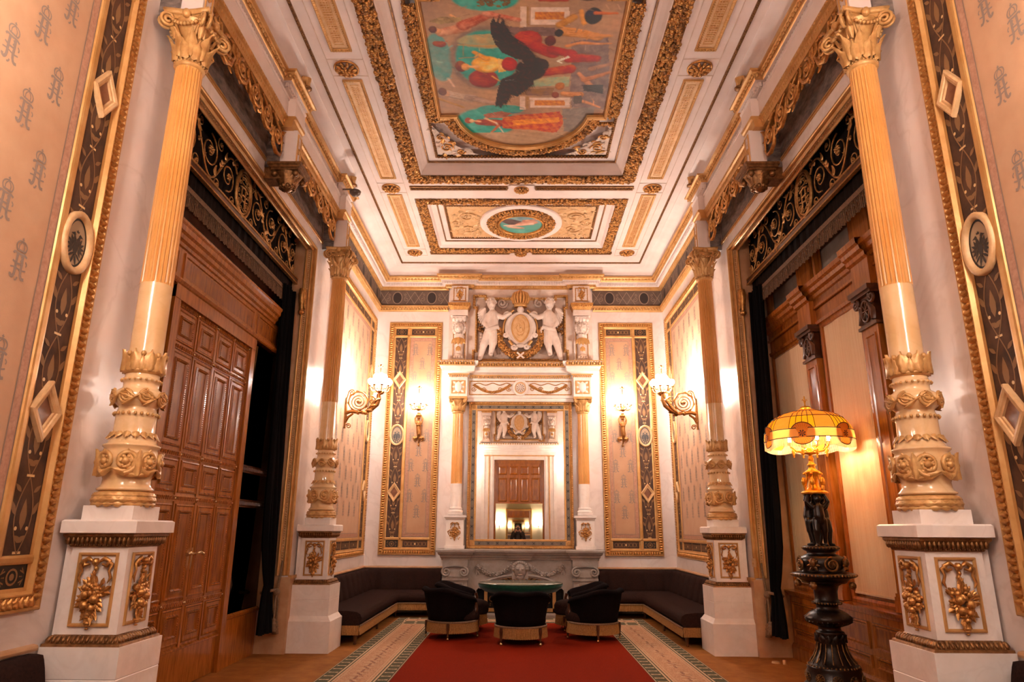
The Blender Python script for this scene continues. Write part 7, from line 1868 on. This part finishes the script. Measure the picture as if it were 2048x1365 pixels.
# ------------------------------------------------------------------ tub armchairs (local: front is +y)
def armchair(label):
    t = thing('armchair', label, 'armchair', (0, 0, 0), 'dark velvet tub armchairs')
    na = 56; A0 = radians(118)
    def ang(u): return -pi / 2 + (2 * u - 1) * A0
    def top(u): v = abs(2 * u - 1); return .685 - .16 * v ** 2.4 - .0 + .012 * cos(2 * pi * 3 * u)
    def rad(z, u): return .328 + .085 * max(0, z - .25) / .4 + .004 * cos(u * 40)
    mb = MB(); V = []; sec = 16
    for i in range(na + 1):
        u = i / na; a = ang(u); h = top(u); e = .72 + .28 * min(1, min(u, 1 - u) * 9)
        pts = []
        for z in (.22, .32, .44, h - .06): pts.append((rad(z, u), z))
        for k in range(6): b_ = pi * k / 5; pts.append((rad(h, u) - .030 + .048 * cos(b_) * 1.05, h - .05 + .055 * sin(b_)))
        for z in (h - .08, .50, .40, .30, .24, .22): pts.append((rad(z, u) - .095 * e - .01 * (z < .45), z))
        for r, z in pts: V.append((r * cos(a) * 1.0, r * sin(a) * .98 - .02, z))
    k = len(pts); F = [(i * k + j, i * k + (j + 1) % k, (i + 1) * k + (j + 1) % k, (i + 1) * k + j) for i in range(na) for j in range(k)]
    mb.add(V, F, 0, True); mb.add(V[:k], [tuple(range(k))]); mb.add(V[-k:], [tuple(range(k))])
    obj('backrest', mb, [M['velvet']], parent=t)
    mb = MB(); n = 40
    lathe(mb, [(.0, .22), (.30, .22), (.33, .235), (.345, .27), (.345, .35), (.32, .40), (.25, .425), (.0, .435)], n, (0, .045, 0), mod=lambda a, j: 1 + .05 * max(0, sin(a)) ** 2)
    obj('seat', mb, [M['velvetb']], parent=t)
    mb = MB(); n = 200; V = []
    for z, o in ((.235, -.004), (.222, .004), (.20, .0), (.15, .006), (.088, .012)):
        for i in range(n): a = 2 * pi * i / n; r = .352 + o + (.006 if i % 2 and z < .22 else 0); V.append((r * cos(a), (r * sin(a)) * (1.0 + (.07 if sin(a) > 0 else 0)) , z + (.0 if z > .1 else .004 * sin(i * 2.3))))
    mb.add(V, [(j * n + i, j * n + (i + 1) % n, (j + 1) * n + (i + 1) % n, (j + 1) * n + i) for j in range(4) for i in range(n)], 0, False)
    lathe(mb, [(.35, .215), (.362, .22), (.362, .238), (.35, .243)], 60, m=1)
    obj('fringe', mb, [M['fringe'], M['cord']], parent=t)
    for x, y in ((-.26, -.27), (.26, -.27), (-.24, .27), (.24, .27)):
        mb = MB(); lathe(mb, [(.02, .22), (.024, .17), (.018, .13), (.013, .07), (.016, .06), (.012, .05), (.010, .04)], 10, (x, y, 0)); sphere(mb, (x, y, .02), (.020, .012, .020), 10, 6, 1); obj('leg', mb, [M['wooddk'], M['brass']], parent=t)
    for s in (-1, 1):
        mb = MB(); a = ang(0 if s > 0 else 1); x, y = .33 * cos(a), .33 * sin(a)
        tube(mb, [(x * 1.0, y + .015, .30), (x * 1.03, y + .035, .38), (x * 1.0, y + .045, .44), (x * .99, y + .02, .50)], A([.022, .028, .02, .026]), 8); obj('arm_post', mb, [M['wooddk']], parent=t)
    return t
ch = armchair('black velvet tub armchair seen from behind in the centre, before the table'); ch.location = (0, 10.02, .012)
for (x, y, r, l) in ((-.98, 10.50, -48, 'black velvet tub armchair left of the centre chair, front one of the left pair'), (1.03, 10.42, 48, 'black velvet tub armchair right of the centre chair, front one of the right pair'),
                     (-.90, 11.32, -92, 'black velvet tub armchair left of the table, rear one of the left pair'), (.93, 11.32, 92, 'black velvet tub armchair right of the table, rear one of the right pair')):
    copy_tree(ch, (x, y, .012), radians(r), l)
# oval table
t = thing('table', 'oval green table with stone top in the middle of the armchairs', 'table', (0, 10.95, .012))
mb = MB(); c = (0, 10.98, .012)
lathe(mb, [(.0, .712), (.62, .712), (.642, .708), (.648, .70), (.642, .692), (.60, .69)], 64, c, ry=.78); obj('tabletop', mb, [M['gdrk']], parent=t)
mb = MB(); lathe(mb, [(.64, .692), (.645, .675), (.62, .635), (.55, .585), (.45, .56), (.30, .55), (.0, .55)], 64, c, ry=.78); obj('apron', mb, [M['gcloth']], parent=t)
mb = MB(); lathe(mb, [(.10, .56), (.07, .50), (.05, .40), (.08, .30), (.06, .20), (.09, .12), (.10, .08)], 20, c); obj('stem', mb, [M['wooddk']], parent=t)
for i in range(4):
    a = pi / 4 + i * pi / 2; mb = MB(); tube(mb, [(c[0] + .06 * cos(a), c[1] + .06 * sin(a), .14), (c[0] + .2 * cos(a), c[1] + .2 * sin(a), .12), (c[0] + .33 * cos(a), c[1] + .33 * sin(a), .045)], A([.03, .028, .022]), 8); obj('foot', mb, [M['wooddk']], parent=t)

# ------------------------------------------------------------------ carpets
bx('red_carpet', [(-1.335, 1.355, .62, 12.06, 0, .012)], M['red'], label='long plain red carpet running to the fireplace', cat='carpet')
def border_carpet(label, x0, x1, y0, y1, ends=False):
    mb = MB(); fl = lambda a, b, h: plan(a, b, h); z = .008
    boxm(mb, x0, x1, y0, y1, 0, z, 0)
    K = rect(x0, x1, y0, y1); bw = .155
    for o, w in ((bw, .02), (bw + .035, .012), (bw + .07, .008)): ribbon(mb, list(offset(K, o)), w, fl, z + .0012, 2, True)
    flat(mb, offset(K, bw + .025), fl, z + .0006, 1)
    ribbon(mb, list(offset(K, .012)), .008, fl, z + .0012, 2, True)
    Q = offset(K, bw * .52); n = 4
    for i in range(4):
        p, q = Q[i], Q[(i + 1) % 4]; L = np.linalg.norm(q - p); k = int(L / .185); tt = (q - p) / L; nn = A([-tt[1], tt[0]])
        for j in range(k):
            c = p + tt * (j + .5) * L / k
            for sg in (-1, 1):
                flat(mb, [tuple(c + nn * (sg * .012) + tt * d) for d in (-.012, .012)] + [tuple(c + nn * (sg * .05) + tt * d) for d in (.026, 0, -.026)], fl, z + .0014, 2)
            flat(mb, [tuple(c + nn * a + tt * b) for a, b in ((-.022, 0), (0, -.018), (.022, 0), (0, .018))], fl, z + .0016, 2)
    # all-over scroll pattern in the field
    a0, a1, b0, b1 = x0 + bw + .12, x1 - bw - .12, y0 + bw + .12, y1 - bw - .12
    rr = random.Random(int(abs(x0) * 100))
    ny = max(1, int((b1 - b0) / .17)); nx = max(1, int((a1 - a0) / .17))
    for i in range(nx):
        for j in range(ny):
            c = (a0 + (i + .5) * (a1 - a0) / nx, b0 + (j + .5) * (b1 - b0) / ny)
            flat(mb, ell(c, .035, .025, 10), fl, z + .0012, 3)
            for e in range(4): flat(mb, leafpts(c, e * pi / 2 + .5 * ((i + j) % 2), .085, .035), fl, z + .0014, 3 if e % 2 else 2)
            ribbon(mb, spiral((c[0] + .05, c[1] + .05), .03, .008, rr.uniform(0, 6), 1.2, 8), .007, fl, z + .0013, 3)
    obj('border_carpet', mb, [M['green'], M['beige'], M['cream'], mat('carpet_rose', '#8a5a42', .9)], label=label, cat='carpet', group='patterned border carpets')
border_carpet('patterned beige carpet with green border left of the red carpet', -2.10, -1.337, 1.5, 12.06)
border_carpet('patterned beige carpet with green border right of the red carpet', 1.357, 2.12, 1.5, 12.06)
border_carpet('patterned cross carpet with green border in front of the fireplace hearth', -2.10, 2.12, 12.065, 12.69)

# ------------------------------------------------------------------ small fittings
t = thing('detector', 'small brown dome detector on the ceiling above the left cornice', 'detector', (-2.47, 9.15, 6.3))
mb = MB(); lathe(mb, [(.0, 6.245), (.045, 6.255), (.075, 6.285), (.085, 6.325), (.075, 6.335), (.0, 6.337)], 20, (-2.47, 9.15, 0)); obj('dome', mb, [M['steel']], parent=t)
mb = MB(); tube(mb, [(-2.47, 9.15, 6.33), (-2.52, 9.15, 6.36), (-2.66, 9.15, 6.36)], .012, 6); obj('stem', mb, [M['steel']], parent=t)
mb = MB(); boxm(mb, 2.90, 2.918, 8.93, 9.03, .78 + .28, .88 + .28); sphere(mb, (2.90, 8.98, 1.11), (.012, .02, .02), 8, 6); obj('wall_socket', mb, [M['plate']], label='small metal socket plate on the right jamb', cat='socket')
mb = MB(); lathe(mb, [(.0, .02), (.045, .018), (.05, 0)], 14, (2.99, 8.74, 0)); lathe(mb, [(.0, .05), (.02, .045), (.02, .0)], 10, (3.06, 8.66, 0)); obj('floor_socket', mb, [M['plate']], label='floor socket by the right curtain tassels', cat='socket')
# ------------------------------------------------------------------ entrance wall behind the camera (seen in the mirror)
mb = MB()
FR = front
shelf(mb, -1.38, 1.38, [(.06, 4.36), (.09, 4.37), (.10, 4.42), (.16, 4.46), (.17, 4.52), (.22, 4.54), (.24, 4.60), (.24, 4.66), (.0, 4.69)], FR)
for s in (-1, 1):
    x0, x1 = sorted((s * DW, s * 1.42)); bbox(mb, x0, x1, 0, 4.36, 0, .06, 0, FR)
    for x in (1.0, 1.12, 1.30): xx0, xx1 = sorted((s * x, s * (x + .04))); bbox(mb, xx0, xx1, 0, 4.2, .06, .09, 1 if x == 1.12 else 0, FR)
bbox(mb, -DW, DW, 4.05, 4.36, 0, .06, 0, FR); bbox(mb, -1.34, 1.34, 4.18, 4.22, .06, .09, 1, FR)
for x in np.arange(-1.5, 1.52, .09): sphere(mb, FR(A([x]), A([4.63]), A([.235]))[0], (.03, .025, .03), 7, 5, 1)
obj('trim_9', mb, [M['marble'], M['goldflat']], kind='structure', label='white architrave of the entrance door')
mb = MB(); FD = lambda a, b, h: np.stack([A(a) + 0 * A(b), Y0 - .14 + A(h) + 0 * A(a), A(b) + 0 * A(a)], 1)
bbox(mb, -DW, DW, 2.43, 4.05, -.04, .0, 0, FD)
for s in (-1, 1): x0, x1 = sorted((s * (DW - .07), s * DW)); bbox(mb, x0, x1, 0, 4.05, -.05, .04, 0, FD)
bbox(mb, -DW, DW, 3.92, 4.05, 0, .05, 0, FD)
for r0, r1 in ((3.5, 3.82), (2.5, 3.38)):
    for k in range(4):
        p0 = -.84 + k * .42 + .05; K = rect(p0, p0 + .32, r0, r1); mould(mb, K, [(0, 0), (.01, .025), (.03, .03), (.05, .012), (.07, .010)], FD, True, 0); flat(mb, offset(K, .07), FD, .011, 1)
obj('door_2', mb, [M['wood'], M['woodp']], kind='structure', label='mahogany transom of the entrance door')
# anteroom
bx('wall_anteroom', [(-2.4, 2.4, -3.4, -3.2, 0, 3.8), (-2.5, -2.4, -3.4, .4, 0, 3.8), (2.4, 2.5, -3.4, .4, 0, 3.8), (-2.5, -.95, .38, .40, 0, 3.8), (.95, 2.5, .38, .40, 0, 3.8)], M['antew'], kind='structure')
bx('ceiling_anteroom', [(-2.5, 2.5, -3.4, .4, 3.7, 3.8)], M['antew'], kind='structure')
t = thing('anteroom_mirror', 'framed mirror on the far wall of the anteroom, seen through the doorway in reflection', 'mirror', (0, -3.2, .5))
AN = lambda a, b, h: np.stack([A(a) + 0 * A(b), -3.2 + A(h) + 0 * A(a), A(b) + 0 * A(a)], 1)
mb = MB(); mould(mb, rect(-.56, .56, .3, 2.34), [(0, 0), (0, .05), (.02, .07), (.06, .05), (.08, .02)], AN, True); obj('frame', mb, [M['goldflat']], parent=t)
mb = MB(); flat(mb, rect(-.49, .49, .37, 2.27), AN, .02); obj('glass', mb, [M['mirror']], parent=t)
for s in (-1, 1):
    t = thing('wall_light', 'small tulip wall light on the anteroom wall, %s of its mirror' % ('left' if s < 0 else 'right'), 'wall lamp', (s * .83, -3.2, 1.6), 'anteroom wall lights')
    mb = MB(); lathe(mb, [(.0, 1.60), (.03, 1.61), (.02, 1.64), (.04, 1.66)], 12, (s * .83, -3.08, 0)); tube(mb, [(s * .83, -3.2, 1.56), (s * .83, -3.12, 1.55), (s * .83, -3.08, 1.61)], .012, 6); obj('arm', mb, [M['brass']], parent=t)
    mb = MB(); lathe(mb, [(.03, 1.66), (.06, 1.69), (.085, 1.78), (.10, 1.88), (.105, 1.90)], 18, (s * .83, -3.08, 0)); obj('shade', mb, [M['tulip']], parent=t)
# photographer in the doorway
t = thing('person', 'person in a dark jacket standing in the doorway photographing, seen only in the mirror', 'person', (-.04, -.34, .012))
mb = MB(); X, Yp = -.04, -.34
def c(p, q, r0, r1): capsule(mb, (X + p[0], Yp + p[1], p[2]), (X + q[0], Yp + q[1], q[2]), r0, r1, 12, 7)
def sp_(p, r): sphere(mb, (X + p[0], Yp + p[1], p[2]), r, 14, 10)
for s in (-1, 1):
    c((s * .095, 0, .92), (s * .10, .02, .50), .095, .06); c((s * .10, .02, .50), (s * .11, -.01, .10), .058, .038); c((s * .11, -.03, .06), (s * .13, .14, .045), .045, .034)
c((0, 0, .90), (0, .0, 1.05), .14, .125); c((0, 0, 1.05), (0, .0, 1.28), .125, .135); c((-.12, 0, 1.34), (.12, 0, 1.34), .075, .075); c((0, 0, 1.36), (0, .01, 1.46), .055, .05)
sp_((0, .02, 1.56), (.075, .095, .115)); sp_((0, .115, 1.545), (.014, .022, .022)); sp_((0, .10, 1.50), (.03, .018, .012))
for s in (-1, 1):
    sp_((s * .078, .01, 1.56), (.012, .022, .03))
    c((s * .185, 0, 1.345), (s * .245, .09, 1.12), .058, .045); c((s * .245, .09, 1.12), (s * .09, .235, 1.44), .042, .028); sp_((s * .075, .245, 1.47), (.03, .035, .04))
    for k in range(4): c((s * .07, .25, 1.50 - .02 * k), (s * .035, .285, 1.50 - .02 * k), .010, .008)
    c((s * .07, .235, 1.45), (s * .03, .22, 1.46), .012, .009)
o = obj('body', mb, [M['skin']], parent=t); remesh(o, .009, 4)
mb = MB()
for s in (-1, 1): c((s * .185, 0, 1.345), (s * .248, .09, 1.12), .070, .056); c((s * .248, .09, 1.12), (s * .12, .205, 1.38), .052, .040); c((s * .095, 0, .92), (s * .10, .02, .50), .105, .07); c((s * .10, .02, .50), (s * .11, -.01, .10), .068, .055)
c((0, 0, .86), (0, 0, 1.05), .158, .145); c((0, 0, 1.05), (0, 0, 1.28), .145, .15); c((-.12, 0, 1.335), (.12, 0, 1.335), .09, .09)
j = obj('jacket_and_trousers', mb, [M['jacket']], parent=o); remesh(j, .012, 4)
mb = MB(); sphere(mb, (X, Yp - .005, 1.60), (.088, .10, .095), 16, 10); 
for k in range(14): a = pi + pi * k / 13; sphere(mb, (X + .07 * cos(a), Yp + .005 + .08 * sin(a), 1.51), (.03, .03, .05), 8, 5)
obj('hair', mb, [M['hair']], parent=o)
t = thing('camera', 'black camera held to the face by the person in the doorway', 'camera', (-.04, -.08, 1.45))
mb = MB(); boxm(mb, X - .065, X + .065, -.105, -.065, 1.455, 1.545); boxm(mb, X - .03, X + .03, -.105, -.07, 1.54, 1.575); V0 = MB(); lathe(V0, [(.036, 0), (.036, .045), (.032, .05), (.025, .045)], 20); mb.merge(V0, lambda V: np.stack([X + V[:, 0], -.07 + V[:, 2], 1.50 + V[:, 1]], 1)); obj('body', mb, [M['camera']], parent=t)

# ------------------------------------------------------------------ camera, world, exposure
sc = bpy.context.scene
w = bpy.data.worlds.new('World'); sc.world = w; w.use_nodes = True
w.node_tree.nodes['Background'].inputs[0].default_value = (.02, .018, .016, 1); w.node_tree.nodes['Background'].inputs[1].default_value = .3
cam = bpy.data.cameras.new('Camera'); co = bpy.data.objects.new('Camera', cam); C.objects.link(co)
cam.sensor_width = 36; cam.lens = 1363.88 / 2048 * 36; cam.clip_start = .01; cam.clip_end = 100
from mathutils import Matrix, Vector
p_, y_, r_ = .2694, .0097, .0052
fw = Vector((-sin(y_) * cos(p_), cos(y_) * cos(p_), sin(p_))); r0 = Vector((cos(y_), sin(y_), 0)); u0 = r0.cross(fw)
rt_ = cos(r_) * r0 + sin(r_) * u0; up_ = -sin(r_) * r0 + cos(r_) * u0
co.matrix_world = Matrix(((rt_.x, up_.x, -fw.x, -.0423), (rt_.y, up_.y, -fw.y, 0), (rt_.z, up_.z, -fw.z, 1.5), (0, 0, 0, 1)))
sc.camera = co
sc.view_settings.view_transform = 'Standard'; sc.view_settings.look = 'None'; sc.view_settings.gamma = 1; sc.view_settings.use_curve_mapping = False
sc.view_settings.exposure = 2.25
sc.cycles.max_bounces = 8; sc.cycles.diffuse_bounces = 5; sc.cycles.glossy_bounces = 5; sc.cycles.sample_clamp_indirect = 8
